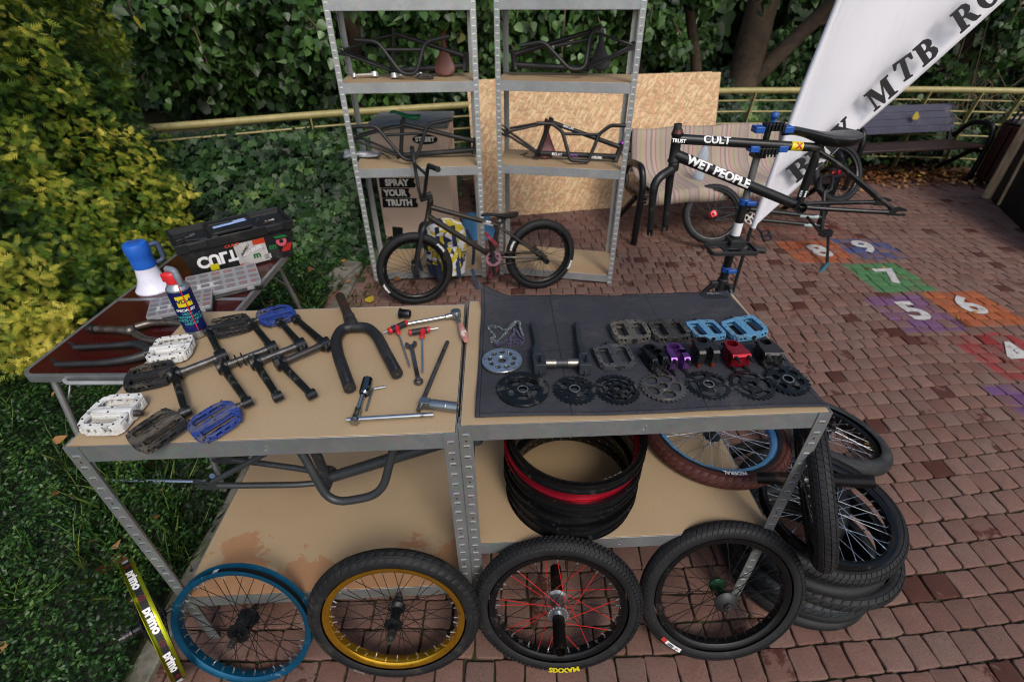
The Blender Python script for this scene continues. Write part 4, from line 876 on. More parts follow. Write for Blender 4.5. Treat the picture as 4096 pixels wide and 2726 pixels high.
# ---------------------------------------------------------------- under the left bench
t = thing('bmx_frameset', 'graphite frame under the left bench top, its rear stays poking out to the left', 'bike frame', (-.52, 1.01, .262), 'loose bike frames')
frame(t, dict(BB=(-0.5886, 1.0100, 0.5284), AX=(-0.9320, 1.0100, 0.5646), SC=(-0.6020, 1.0100, 0.7501), HT=(-0.0901, 1.0100, 0.8314), HB=(-0.1087, 1.0100, 0.6974)), GREYB, drop=.05, r2=.0095)
t = thing('handlebar', 'graphite bike handlebar hanging as a deep u shape under the left bench', 'handlebar', (-.4, .85, .262), 'loose handlebars')
bars(t, [(-0.6771, 0.8600, 0.8642), (-0.5484, 0.8600, 0.8632), (-0.4917, 0.8200, 0.6580), (-0.3479, 0.8200, 0.6935), (-0.2916, 0.8600, 0.8688), (-0.1934, 0.8600, 0.8910)], mat=GREYB, rad=.055)

# ---------------------------------------------------------------- mat and the parts on the right bench
def m_mat():
    t = NT('slate_canvas'); co = t.co(); uv = t.new('ShaderNodeUVMap'); sp = t.new('ShaderNodeSeparateXYZ'); t.L(uv.outputs[0], sp.inputs[0])
    n = t.noise(co, 5, 6, .6); c = t.mix(n, hexc('#2b2c31'), hexc('#3d3e44')); d = t.ramp(t.noise(co, 7, 8, .75, .5), [(.52, 0.), (.72, .45)]); c = t.mix(d, c, hexc('#57504a'))
    sk = t.noise(co, 420, 2, .9); c = t.mix(t.ramp(sk, [(.78, 0.), (.82, .6)]), c, hexc('#9a938a'))
    u, v = sp.outputs[:2]; seam = None
    for (ax, pos) in ((u, .012), (u, .985), (v, .02), (v, .965), (u, .27), (u, .655), (v, .46)):
        s = t.math('LESS_THAN', t.math('ABSOLUTE', t.math('SUBTRACT', ax, pos)), .0014); seam = s if seam is None else t.math('MAXIMUM', seam, s)
    c = t.mix(t.math('MULTIPLY', seam, .7), c, (.006, .007, .01))
    nb = t.bump(t.math('SUBTRACT', 1, seam), .6, .002, t.bump(t.noise(co, 11, 5, .6, 1.2), .55, .014)); t.bump(t.noise(co, 700, 2), .35, .0006, nb); return t.set(c, .85, 0, Specular_IOR_Level=.2)
MAT = m_mat()
mc = [(-0.0905, 0.8556, 0.9390), (0.7808, 0.8820, 0.9390), (0.7402, 1.4561, 0.9390), (-0.0991, 1.4273, 0.9390)]
def mat_pt(u, v):
    p = V(mc[0]).lerp(V(mc[1]), u).lerp(V(mc[3]).lerp(V(mc[2]), u), v)
    p.y += .006*sin(u*7+1)*(v**3)-.004*sin(u*5)*(1-v)**3
    h = .0036*max(0, sin(9*u+5*v+1.5*sin(6*v))) + .0030*max(0, sin(13*v-7*u+2*sin(5*u))) + .004*math.exp(-((u-.17-.12*v)**2/.0008+((v-.86)**2)/.03)) + .003*math.exp(-((u-.04-.1*v)**2/.0006+((v-.3)**2)/.02))
    h += .0035*max(0, sin(30*u+9*v))*max(0, v-.72)*3
    k = max(0, .12-u)/.12*max(0, v-.84)/.16; p.z = .9392+h+.045*k**1.5; p.y += .02*k; p.x -= .006*k
    return p
b = MB(); nu, nv = 110, 70; b.v = [tuple(mat_pt(i/nu, j/nv)) for i in range(nu+1) for j in range(nv+1)]; uvd = {}
b.f = [(i*(nv+1)+j, (i+1)*(nv+1)+j, (i+1)*(nv+1)+j+1, i*(nv+1)+j+1) for i in range(nu) for j in range(nv)]; b.uvs = [(i/nu, j/nv) for i in range(nu+1) for j in range(nv+1)]
o = build_tyre(b, MAT, None, 'tool_mat'); o.modifiers[0].thickness = .0018; tag(o, 'dark slate canvas mat with one lifted corner spread over the right bench', 'mat')
q = V(mat_pt(.93, .975)); M = basis((1, .02, 0), (-.02, 1, 0), (0, 0, 1), (q.x, q.y, q.z+.0012)); tb = MB(M); tb.box((0, 0, 0), (.085, .030, .0012)); tb.box((.004, -.024, 0), (.08, .014, .001)); lb = tb.build('woven_label', pm('woven_black', '#111317', .8), o, bevel=.0003)
lettering('MEWA', .019, lambda x, y: M @ V((x+.012, y+.001, .0012)), pm('grey_thread', '#8b8e90', .8), o, bold=.0)
ZM = .9415
# chain
chain_pts = [(0.0072, 1.2665, 0.946), (-0.001, 1.2493, 0.946), (-0.005, 1.2347, 0.946), (-0.017, 1.2229, 0.946), (-0.0289, 1.222, 0.946), (-0.0358, 1.2374, 0.946), (-0.0493, 1.2424, 0.946), (-0.0642, 1.245, 0.946), (-0.0746, 1.2354, 0.946), (-0.0661, 1.221, 0.946), (-0.0576, 1.2044, 0.946), (-0.0493, 1.1882, 0.946), (-0.0608, 1.1792, 0.946), (-0.063, 1.1679, 0.946), (-0.0526, 1.1647, 0.946), (-0.0398, 1.1664, 0.946), (-0.0298, 1.1857, 0.946), (-0.0195, 1.2064, 0.946), (-0.009, 1.2252, 0.946), (0.0044, 1.2443, 0.946), (0.0126, 1.2649, 0.946), (0.0247, 1.2549, 0.946), (0.0242, 1.2272, 0.946), (0.0303, 1.1989, 0.946), (0.0349, 1.1692, 0.946), (0.0235, 1.1851, 0.946), (0.0161, 1.2154, 0.946), (0.0056, 1.2274, 0.946), (0.0067, 1.1991, 0.946), (-0.0064, 1.1832, 0.946), (-0.0012, 1.1651, 0.946), (0.0194, 1.1694, 0.946), (0.0324, 1.1493, 0.946), (0.0141, 1.1517, 0.946), (-0.0114, 1.1453, 0.946), (-0.0012, 1.1629, 0.946), (-0.0141, 1.1697, 0.946), (-0.0268, 1.1521, 0.946), (-0.0418, 1.1383, 0.946), (-0.0522, 1.1501, 0.946)]
t = thing('bike_chain', 'tangled heap of loose bike chain, silver turning purple, on the mat', 'chain', (*chain_pts[0][:2], ZM))
L_ = MB(t.matrix_world.inverted()); R_ = MB(t.matrix_world.inverted()); acc = 0; pts = [V(p) for p in chain_pts]; seq = [pts[0]]; step = .0108
for i in range(len(pts)-1):
    a, c2 = pts[i], pts[i+1]; d = (c2-a); l = d.length; s = step-acc
    while s <= l: seq.append(a+d*s/l); s += step
    acc = l-(s-step)
for i in range(len(seq)-1):
    a, c2 = seq[i].copy(), seq[i+1].copy(); zz = ZM+.004+.006*(i % 40 > 26)+.0012*sin(i*.8); a.z = c2.z = zz; d = (c2-a).normalized(); m = (L_ if i*1.0/len(seq) < .55 else R_)
    for s in (-1, 1):
        w = .0034 if i % 2 else .0026; k = V((0, 0, s*w)); m.plate([(x+.0, y) for x, y in [(-.0075, 0), (-.006, .0036), (-.003, .0036), (0, .0022), (.003, .0036), (.006, .0036), (.0075, 0), (.006, -.0036), (.003, -.0036), (0, -.0022), (-.003, -.0036), (-.006, -.0036)]], .001, M=basis(d, V((0, 0, 1)).cross(d), (0, 0, 1), (a+c2)/2+k))
    m.cyl(a-V((0, 0, .0042)), a+V((0, 0, .0046)), .0022, 8)
L_.build('silver_links', pm('chain_silver', '#b3b5b2', .3, .9, dirt='#5a5148', dsc=30, damt=.4), t); R_.build('purple_links', pm('chain_purple', '#857d92', .32, .8, dirt='#5a4a52', dsc=30, damt=.4), t)
# sprockets
SPB = pm('black_alloy', '#202427', .33, .6, dirt='#6f6a60', dsc=30, damt=.42); SPG = pm('grey_alloy', '#77736b', .35, .8, dirt='#4a453c', dsc=30, damt=.4); WORN = pm('worn_alloy', '#9c9a95', .35, .9, dirt='#4a463f', dsc=40, damt=.4)
def sp_at(p, rz=0, rx=0, ry=0, dz=0): return TR((p[0], p[1], ZM+.004+dz), rz, rx, ry)
GHO = [oval(.034*cos(a), .034*sin(a), .0092, .0064, 14, a+pi/2) for a in [2*pi*i/9 for i in range(9)]]
chr_ = pm('chrome_guard', '#b9bfc3', .18, .9, dirt='#6a6055', dsc=16, damt=.35)
sprocket('silver guard sprocket with nine oval holes below the chain', sp_at((-0.0276, 1.0657, 0.9450), .2), [chr_, chr_], 25, GHO, guard=(.016, .0555, chr_, GHO))
sprocket('large black guard sprocket, biggest on the mat', sp_at((0.0271, 0.9466, 0.9450), .5), [SPB, WORN], 28, [wedge(.022, .040, a, a+.85) for a in (0, 1.26, 2.51, 3.77, 5.03)], guard=(.044, .067, SPB, [oval(.055*cos(a), .055*sin(a), .0025, .0025, 8) for a in (0.5, 2.6, 4.7)]), spots=((-.03, .008, .005),))
sprocket('black sprocket with small round cut outs, right of the large guard one', sp_at((0.1599, 0.9472, 0.9450), .1), [SPB, WORN], 26, [oval(.033*cos(a), .033*sin(a), .0068, .0052, 12, a) for a in [2*pi*i/8 for i in range(8)]], r=.0545)
sprocket('black sprocket with spiral lattice cut outs, below the worn black pedal', sp_at((0.2697, 0.9496, 0.9450), .3), [SPB, SPB], 28, [wedge(.020, .032, a, a+.55) for a in [i*pi/4 for i in range(8)]]+[wedge(.0355, .046, a+.25, a+.88) for a in [i*pi/4 for i in range(8)]])
sprocket('grey alloy sprocket with five large rounded windows', sp_at((0.3895, 0.9571, 0.9450), .65), [SPG, SPG], 28, [wedge(.0195, .045, a, a+1.0, 7, .32) for a in [i*2*pi/5 for i in range(5)]], hub=.0165)
sprocket('black sprocket with pale worn centre ring, between the grey one and the star one', sp_at((0.5082, 0.9629, 0.9450), .2), [SPB, WORN], 28, [wedge(.027, .045, a, a+.92, 6, .2) for a in [i*2*pi/5 for i in range(5)]], hub=.022)
sprocket('black sprocket with star shaped arms, second from the right end', sp_at((0.6199, 0.9620, 0.9450), .85), [SPB, SPB], 28, [wedge(.030, .046, a, a+.95, 6, .15) for a in [i*2*pi/5 for i in range(5)]], hub=.028)
sprocket('small tilted black sprocket overlapping the star one at the right end', sp_at((0.7176, 0.9744, 0.9500), .4, .10, -.08, .006), [SPB, WORN], 25, [wedge(.021, .038, a, a+.7, 4, .3) for a in [i*2*pi/6 for i in range(6)]], r=.0525)
# matt cranks
cz = .962; b1, b2 = V((0.1958, 1.0396, 0.9620)), V((0.0724, 1.0389, 0.9620)); e1, e2 = V((0.2031, 1.2412, 0.9550)), V((0.0573, 1.2427, 0.9550))
t = thing('crankset', 'matt charcoal crankset with both arms pointing away, left side of the mat', 'crankset', (*mid(b1, b2).xy, ZM), 'cranksets on the mat'); CH = pm('matt_charcoal', '#2c3238', .5, .2)
for p, e, s in ((b1, e1, 1), (b2, e2, -1)):
    d = (e-p).normalized(); ax = (b1-b2).normalized(); b = at(t); M = basis(ax, (0, 0, 1), ax.cross(V((0, 0, 1))), p)
    b.box(p-d*.006, (.033, .052, .034), basis(ax, d, ax.cross(d))); rings = []
    for f, w, h in ((.12, .0145, .015), (.3, .013, .012), (.42, .0085, .0105), (.9, .0078, .010), (1, .0078, .0095)):
        c = p.lerp(e, f)+ax*(-s*.0*f+s*(-.006 if f > .35 else 0)); rings.append([c+ax*w*cx+V((0, 0, 1))*h*cy for cx, cy in ((1, .6), (.6, 1), (-.6, 1), (-1, .6), (-1, -.6), (-.6, -1), (.6, -1), (1, -.6))])
    b.loft(rings); b.k = 1; b.tube([p-d*.016+V((0, 0, .015)), p-d*.016+V((0, 0, .019))], .0055, 14, hollow=.002); b.k = 0; b.cyl(p-d*.033+V((0, 0, .0)), p-d*.033-V((0, 0, .02)), .004, 8)
    b.build('crank_arm', [CH, BLK], t, bevel=.003, seg=3)
b = at(t); ax = (b1-b2).normalized(); q = b2+ax*.015; L = (b1-b2).length-.03
b.tube([q, q+ax*L*.33], .0125, 20); b.tube([q+ax*L*.67, q+ax*L], .0125, 20); b.k = 1; b.tube([q+ax*L*.33, q+ax*L*.67], .0115, 20); b.build('spindle', [pm('brushed_spindle', '#8a857e', .3, .9, dirt='#4a3f38', dsc=22, damt=.5), GREYB], t)
# pedals on the mat
UPY = V((-.08, 1))
lone_pedal('dusty grey brown platform pedal, leftmost of the back row on the mat', (0.3510, 1.1994, 0.9550), UPY, .955, GRYPED, 'cage', W_=.096, D_=.110, H_=.022, badge=BLKM, grp='pedals on the mat')
lone_pedal('dark grey platform pedal, second of the back row beside the light blue ones', (0.4665, 1.2006, 0.9550), V((-.1, 1)), .955, pm('dusty_black_nylon', '#2b2a28', .75, dirt='#5e5950', dsc=14, damt=.5), 'cage', W_=.095, D_=.110, H_=.022, badge=BLKM, grp='pedals on the mat')
lone_pedal('light blue pedal left of its twin, right part of the back row', (0.5787, 1.2070, 0.9530), V((-.12, 1)), .953, LBLPED, 'cage', pin=LBLPED, W_=.100, D_=.096, H_=.016, badge=BLK, grp='pedals on the mat', tilt=-.06)
lone_pedal('light blue pedal at the right end of the back row, tilted up', (0.6935, 1.2084, 0.9560), V((-.2, 1)), .958, LBLPED, 'cage', pin=LBLPED, W_=.098, D_=.112, H_=.018, badge=BLK, grp='pedals on the mat', tx=.12)
lone_pedal('worn charcoal pedal with rounded corners beside the scraped black stem', (0.2837, 1.0793, 0.9520), V((-.12, 1)), .952, pm('worn_charcoal_nylon', '#33363a', .8, dirt='#55534d', dsc=18, damt=.55), 'round', W_=.102, D_=.104, H_=.016, badge=BLKM, grp='pedals on the mat')
# stems
RB = pm('orange_anodised_bolt', '#c8401c', .3, .7)
def st(p, rz, **k): return stem(M=TR((p[0], p[1], ZM+k.pop('dz', .004)), rz), **k)
st((0.3813, 1.0612, 0.9500), .30, label='scraped black stem with missing face plate beside the purple one', mats=(pm('scraped_black_alloy', '#16181a', .35, .4, dirt='#a9a9a5', dsc=20, damt=.25), BLK), style='split', W_=.046)
st((0.4456, 1.0645, 0.9500), .05, label='purple anodised stem with open two band clamp', mats=(PURA, BLK), style='open', W_=.052)
st((0.5248, 1.0797, 0.9500), .06, label='black top load stem with orange bolts underneath', mats=(BLK, RB), style='top', W_=.056, dz=.014)
st((0.6108, 1.0769, 0.9500), .10, label='red anodised stem with square face plate', mats=(REDA, BLK), style='front', W_=.052, txt=('S', .026, pm('dark_red_etch', '#7d1424', .5, .4)))
st((0.7045, 1.0840, 0.9500), .02, label='black stem with embossed face plate at the right end of the stem row', mats=(pm('chipped_black_stem', '#17181a', .35, .3, dirt='#8d8b86', dsc=24, damt=.15), STEEL), style='front', W_=.054, txt=('ODYSSEY', .0105, GREYB))
# ---------------------------------------------------------------- folding table on the planting side
ZF = .655
t = thing('folding_table', 'low folding picnic table with dark red wood print top and silver rim', 'folding table', (-1.49, 1.88, 0))
MAHOG = NT('red_wood_print'); _c = MAHOG.co(scale=(14, 1, 1)); _n = MAHOG.noise(_c, 9, 6, .7)
MAHOG = MAHOG.set(MAHOG.mix(_n, hexc('#2a0a0b'), hexc('#471414')), .22, 0)
x0, x1, y0, y1 = -1.80, -1.20, 1.375, 2.43
b = at(t); b.plate(rrect((x0+x1)/2, (y0+y1)/2, x1-x0-.03, y1-y0-.03, .035, 5), .004, z0=ZF-.004); b.build('table_top', MAHOG, t)
ALU = pm('aluminium_trim', '#aeb1b3', .38, .8)
b = at(t); b.plate(rrect((x0+x1)/2, (y0+y1)/2, x1-x0, y1-y0, .05, 6), .030, [rrect((x0+x1)/2, (y0+y1)/2, x1-x0-.03, y1-y0-.03, .036, 6)], z0=ZF-.029); b.box(((x0+x1)/2, (y0+y1)/2+.02, ZF+.0012), (x1-x0-.03, .02, .002)); b.build('trim', ALU, t, bevel=.003)
b = at(t); b.tube(smoothpath([(-1.63, y0-.003, ZF-.016), (-1.61, y0-.02, ZF-.016), (-1.39, y0-.02, ZF-.016), (-1.37, y0-.003, ZF-.016)], .02, 4), .008, 10); b.build('carry_handle', pm('handle_plastic', '#8d9092', .5), t)
for (xa, ya, yb) in ((x0+.06, y0+.06, y0-.04), (x1-.05, y0+.06, y0-.02), (x1-.05, y1-.08, y1+.10), (x0+.06, y1-.08, y1+.08)):
    b = at(t); xs = 1 if xa < -1.5 else -1
    b.tube([(xa, ya, ZF-.03), (xa, (ya*.45+yb*.55), .32), (xa, (ya*.45+yb*.55), .319), (xa+0*xs, yb, .03)], [.0125, .0125, .0105, .0105], 12); b.tube([(xa, ya+(.12 if ya < 1.6 else -.12), ZF-.03), (xa, (ya*.7+yb*.3), .46)], .004, 8); b.build('leg', ALU, t)
for yb in (y0-.04, y1+.10):
    b = at(t); b.tube(smoothpath([(x0+.06, yb, .17), (x0+.09, yb, .125), (x1-.08, yb, .115), (x1-.05, yb, .15)], .04, 6), .012, 12); b.build('foot_bar', CHROME, t)
# tool box
def W3(px, z): return px
tb = thing('tool_box', 'open top black tool box covered with stickers on the red table', 'tool box', basis(V((.788, .615, 0)).normalized(), V((-.615, .788, 0)).normalized(), (0, 0, 1), (-1.40, 2.315, ZF)) @ Matrix.Scale(.92, 4))
TBX = pm('black_toolbox_plastic', '#151618', .55, dirt='#35322f', dsc=9, damt=.4)
def ringbox(b, w, d, z0, z1, th, wt=None, dt=None):
    wt = wt or w; dt = dt or d
    r = lambda w, d, z: [(-w/2, -d/2, z), (w/2, -d/2, z), (w/2, d/2, z), (-w/2, d/2, z)]
    vs = r(w, d, z0)+r(wt, dt, z1)+r(wt-th, dt-th, z1)+r(w-th, d-th, z0+th); fs = []
    for k in range(4):
        for j in range(3): fs.append((j*4+k, j*4+(k+1) % 4, (j+1)*4+(k+1) % 4, (j+1)*4+k))
    b.add(vs, fs+[(3, 2, 1, 0), (12, 13, 14, 15)])
b = MB(); ringbox(b, .50, .20, 0, .185, .008, .56, .25); b.build('box_body', TBX, tb, bevel=.004)
b = MB(); ringbox(b, .575, .265, .165, .215, .022, .585, .275); b.box((0, 0, .205), (.20, .10, .018)); b.box((-.15, 0, .175), (.26, .235, .01)); b.box((.16, 0, .178), (.22, .235, .01))
for s in (-1, 1): b.box((s*.10, 0, .205), (.03, .24, .022)); b.box((s*.19, -.138, .195), (.09, .012, .035))
b.box((0, .07, .215), (.2, .05, .015)); b.box((0, -.07, .215), (.2, .05, .015)); b.build('lid_tray', TBX, tb, bevel=.003)
def sf(x, z, e=.0012): k = z/.185; return V((x, -(.10+.025*k)-e, z))
def sticker(name, x0, x1, z0, z1, m, e=.001, sh=0):
    b = MB(); b.add([sf(x0, z0, e), sf(x1, z0, e), sf(x1+sh, z1, e), sf(x0+sh, z1, e)], [(0, 1, 2, 3)]); return b.build(name, m, tb)
PAPER = pm('torn_sticker_paper', '#b9b6b4', .5, dirt='#5c2a2a', dsc=30, damt=.3, bump=0); ORG = pm('orange_red_print', '#c23c1e', .5, bump=0); GRN = pm('green_print', '#1c6b35', .5, bump=0); YLW = pm('yellow_sticker', '#c9bc1c', .5, bump=0)
sticker('sticker', -.03, .125, .012, .150, PAPER, sh=-.005); sticker('sticker', .06, .122, .12, .15, ORG, .002); sticker('sticker', -.03, -.01, .012, .03, ORG, .002); sticker('sticker', .10, .135, .02, .05, PAPER)
lettering('SUNRISE', .030, lambda x, y: sf(.05+x*.9, .093+y+x*.25, .003), WHITEP, tb, bold=.05); lettering('NEKU', .026, lambda x, y: sf(.015+x*.7, .105+y+x*.8, .0032), BLK, tb, bold=.03); lettering('m', .05, lambda x, y: sf(.065+x, .06+y, .0034), GRN, tb, bold=.05)
lettering('CULT', .085, lambda x, y: sf(-.125+x*.9, .095-y, .002), WHITELET, tb, bold=.05); lettering('m', .05, lambda x, y: sf(.155+x, .085+y, .002), GRN, tb, bold=.05); lettering('CULT', .02, lambda x, y: sf(-.04+x*1.4, .15+y, .006) , ORG, tb, bold=.05)
b = MB(); b.plate(oval(0, 0, .028, .028, 20), .001, [oval(0, 0, .011, .011, 14)], M=basis((1, 0, 0), (0, .13, .99), (0, -.99, .13), sf(.205, .105, .002))); b.build('round_sticker', pm('pink_print', '#b04a58', .5, bump=0), tb)
sticker('sticker', .185, .245, .125, .142, GRN, .0035, -.02); sticker('sticker', .195, .24, .04, .085, REDL, .002, .02); sticker('sticker', -.17, -.13, .035, .07, YLW, .003)
for i, (x, y, l, a, m_) in enumerate(((-.22, .02, .1, .4, STEEL), (-.18, -.04, .12, -.5, BLKM), (-.24, -.03, .07, 1.2, RUST), (.17, -.03, .04, .3, RUST), (.2, 0, .05, -.2, STEEL), (.14, .03, .05, 1, GREYB))):
    o = thing('loose_tool', ['small steel bar in the left tray of the tool box', 'black handled tool in the left tray of the tool box', 'brown rusty bit in the left tray of the tool box', 'rusty bolt in the right tray of the tool box', 'steel bolt in the right tray of the tool box', 'grey bolt in the right tray of the tool box, nearest the handle'][i], 'tool', tb.matrix_world @ TR((x, y, .19), a), 'odds and ends in the tool box trays')
    b = MB(); b.tube([(-l/2, 0, 0), (l*.2, 0, .002), (l*.21, 0, .002), (l/2, 0, .004)], [.005, .005, .009, .009], 8); b.build('shank', m_, o)
o = thing('marker_pen', 'light blue spatula lying in the handle slot of the tool box', 'spatula', tb.matrix_world @ TR((.0, 0, .222), .12)); b = MB(); b.box((0, 0, 0), (.17, .022, .006)); b.box((.05, 0, .006), (.06, .014, .006)); b.build('blade', pm('pale_blue_plastic', '#8fa9d6', .4), o, bevel=.002)
# organiser cases
CLR = pm('translucent_grey_lid', '#85898b', .3, var=.1, dirt='#9c7f7c', dsc=22, damt=.5)
def organiser(label, M, w, d, h):
    t = thing('organiser_case', label, 'organiser case', M, 'small parts organisers'); b = MB(); b.box((0, 0, h*.3), (w, d, h*.6)); b.box((0, -d/2-.006, h*.38), (w*.8, .012, h*.35)); b.build('base', TBX, t, bevel=.006)
    b = MB(); b.plate(rrect(0, 0, w, d, .012, 3), h*.36, z0=h*.62); b.build('lid', CLR, t, bevel=.004)
    CC = bpy.data.materials.get('compartment_tint') or pm('compartment_tint', '#6f6c6c', .35, dirt='#8b5a58', dsc=12, damt=.5)
    n = 0
    for i in range(6):
        for j in range(4):
            b = MB(); b.plate(rrect(-w*.42+w*.168*i, -d*.36+d*.24*j, w*.12, d*.15, .006, 3), .0008, z0=h*.982); b.build('compartment', CC, t)
    for s in (-1, 1): b = MB(); b.box((s*w*.33, -d/2-.006, h*.55), (.035, .010, h*.5)); b.build('latch', CLR, t, bevel=.002)
    b = MB(); b.box((-w*.22, -d*.12, h*.985), (w*.3, d*.22, .001)); b.build('sticker', PAPER, t); return t
organiser('grey lidded organiser case leaning against the front of the tool box', basis(V((.86, .50, 0)).normalized(), V((-.50, .86, 0)).normalized(), (0, 0, 1), (-1.352, 2.035, ZF+.0)) @ Matrix.Scale(.92, 4) @ Matrix.Rotation(.12, 4, 'X'), .33, .20, .05)
organiser('grey lidded organiser case mostly hidden behind the spray can', basis(V((.9, .42, 0)).normalized(), V((-.42, .9, 0)).normalized(), (0, 0, 1), (-1.44, 1.83, ZF)) @ Matrix.Scale(.9, 4), .27, .19, .045)
# megaphone standing on its horn
t = thing('megaphone', 'blue and white megaphone standing on its horn at the table edge', 'megaphone', TR((-1.685, 2.03, ZF), .9)); MBL = pm('megaphone_blue', '#1f5fbf', .4); MWH = pm('megaphone_white', '#dcdcec', .35)
b = MB(); b.lathe([(.070, 0), (.078, .0), (.079, .006), (.068, .022), (.052, .055), (.046, .095), (.044, .115), (.0, .115)], 40); b.build('horn', MWH, t)
b = MB(); b.lathe([(.0465, .115), (.047, .14), (.047, .17), (.050, .176), (.050, .215), (.045, .228), (.03, .232), (0, .232)], 40)
b.build('body', MBL, t)
b = MB(); b.tube(smoothpath([(.045, 0, .20), (.085, 0, .205), (.085, 0, .12), (.047, 0, .115)], .02, 5), .011, 10); b.build('pistol_grip', pm('megaphone_grip', '#3f4a63', .5), t)
b = MB(); b.lathe([(.0, .2325), (.022, .2325), (.022, .2345), (.0, .2345)], 24); b.build('speaker_grille', pm('grille_blue', '#2a4f96', .6), t)
# forks on the table
t = thing('bike_fork', 'raw grey fork lying on the red table behind the black one', 'fork', (-1.45, 1.62, ZF), 'loose forks'); RAW = pm('raw_grey_steel', '#6f6861', .38, .8, dirt='#4d2d22', dsc=14, damt=.45)
b = at(t); z = ZF+.03; cr = V((-1.5315, 1.6249, 0.6850)); sx = V((-1.7079, 1.6425, 0.6850))
for pts in ([(-1.5265, 1.6502, 0.6850), (-1.4876, 1.6821, 0.6850), (-1.3834, 1.6843, 0.6850), (-1.2729, 1.6475, 0.6850)], [(-1.4948, 1.5998, 0.6850), (-1.4219, 1.5541, 0.6850), (-1.3555, 1.5446, 0.6850), (-1.2626, 1.5321, 0.6850)]):
    b.tube(smoothpath(pts, .04, 6), .0145, 14)
b.ball(cr, .021, 8); b.build('fork_legs', RAW, t)
b = at(t); d = (sx-cr).normalized(); b.tube([cr+d*.01, cr+d*.02, cr+d*.021, sx], [.018, .018, .0143, .0143], 16, hollow=.002); b.k = 1; b.tube([sx-d*.01, sx-d*.001, sx+d*.0, sx+d*.006], [.018, .018, .016, .014], 16); b.tube([sx-d*.028, sx-d*.02], .018, 16); b.build('steerer', [RAW, BLK], t)
t = thing('bike_fork', 'black fork with open dropouts lying along the front of the red table', 'fork', (-1.5, 1.5, ZF), 'loose forks'); b = at(t)
ends = [V((-1.7260, 1.5396, 0.6850)), V((-1.7221, 1.4396, 0.6850))]
for pts, e in (([(-1.3617, 1.4877, 0.6850), (-1.4551, 1.5369, 0.6850), (-1.5166, 1.5231, 0.6850), (-1.6710, 1.5104, 0.6850)], ends[0]), ([(-1.3599, 1.4711, 0.6850), (-1.4096, 1.4339, 0.6850), (-1.4921, 1.4137, 0.6850), (-1.6604, 1.4050, 0.6850)], ends[1])):
    q = smoothpath(pts, .05, 7); k = len(q); b.tube(q, [.0165-.006*i/(k-1) for i in range(k)], 16); w = q[-1]; d = (e-w).normalized()
    b.plate([(-.01, -.009), (.02, -.013), (.04, -.014), (.045, -.006), (.025, -.005), (.02, 0), (.025, .005), (.045, .006), (.04, .014), (.02, .013), (-.01, .009)], .006, M=basis(d, (0, 0, 1), d.cross(V((0, 0, 1))), w))
b.ball((-1.3567, 1.4793, 0.6850), .02, 8); b.build('fork_legs', BLKM, t)
b = at(t); b.tube([(-1.3534, 1.4793, 0.6850), (-1.2218, 1.4428, 0.6850)], .0143, 14); b.build('steerer', STEEL, t)

# ---------------------------------------------------------------- things on the tall racks
G1 = 'bike frames stored on the racks'; G2 = 'handlebars stored on the racks'; G3 = 'saddles on the racks'
def rack_frame(label, N, mt=BLKM, wd=(0, 1, 0), drop=.05, **k):
    t = thing('bmx_frameset', label, 'bike frame', (N['BB'][0], N['BB'][1], N['BB'][2]), G1); frame(t, N, mt, wd=wd, drop=drop, rt=.0165, **k); return t
rack_frame('black frame standing on the upper board of the left rack', dict(AX=(-1.0749, 3.6000, 1.4988), SC=(-0.7316, 3.6000, 1.5932), BB=(-0.7675, 3.6000, 1.3852), HT=(-0.2838, 3.6000, 1.4829), HB=(-0.3037, 3.6000, 1.3853)))
f2 = rack_frame('black frame with green saddle on the middle board of the left rack', dict(AX=(-1.0972, 3.5800, 0.9827), SC=(-0.7418, 3.5800, 1.0652), BB=(-0.7819, 3.5800, 0.8586), HT=(-0.2430, 3.5800, 0.9723), HB=(-0.2603, 3.5800, 0.8676)))
rack_frame('black frame lying head left on the upper board of the right rack', dict(AX=(0.7893, 3.6000, 1.5157), SC=(0.5115, 3.6000, 1.5963), BB=(0.4904, 3.6000, 1.3912), HT=(0.0162, 3.6000, 1.4934), HB=(0.0328, 3.6000, 1.3886)))
f4 = rack_frame('black frame with white graphics and purple cap on the right rack', dict(AX=(-0.0419, 3.5200, 1.0320), SC=(0.2657, 3.5200, 1.0879), BB=(0.1891, 3.5200, 0.8860), HT=(0.7529, 3.4600, 0.9574), HB=(0.7150, 3.4400, 0.8485)), wd=(.1, 1, 0))
def tube_text(root, s, size, p, q, r, mat, f=.5, bold=.04, flip=False, toward=(0, 0, 1.77), name='lettering', wx=1):
    p, q = V(p), V(q); d = (q-p).normalized(); c = p.lerp(q, f); n = (V(toward)-c); n = (n-d*n.dot(d)).normalized(); u = n.cross(d); inv = root.matrix_world.inverted()
    if flip: d, u = -d, -u
    return lettering(s, size, lambda x, y: inv @ (c+d*x*wx+(u*sin(y/r)+n*cos(y/r))*(r+.0006)), mat, root, name, bold)
tube_text(f4, 'ECLAT', .024, (0.1891, 3.5200, 0.8860), (0.7133, 3.4400, 0.8630), .018, WHITELET, .25); tube_text(f4, 'RIDE', .024, (0.1891, 3.5200, 0.8860), (0.7133, 3.4400, 0.8630), .018, PURA, .47); tube_text(f4, 'SUBLIME', .02, (0.1891, 3.5200, 0.8860), (0.7133, 3.4400, 0.8630), .018, WHITELET, .76)
tube_text(f4, 'BMX LIFE', .018, (0.2657, 3.5200, 1.0879), (0.7536, 3.4600, 0.9517), .016, WHITELET, .25)
b = at(f4); p = V((0.7529, 3.4600, 0.9574)); b.lathe([(0, .014), (.012, .014), (.017, .006), (.018, -.004), (0, -.004)], 18, Matrix.Translation(p)); b.build('head_cap', pm('bright_purple_cap', '#8a2fa0', .3, .6), f4)
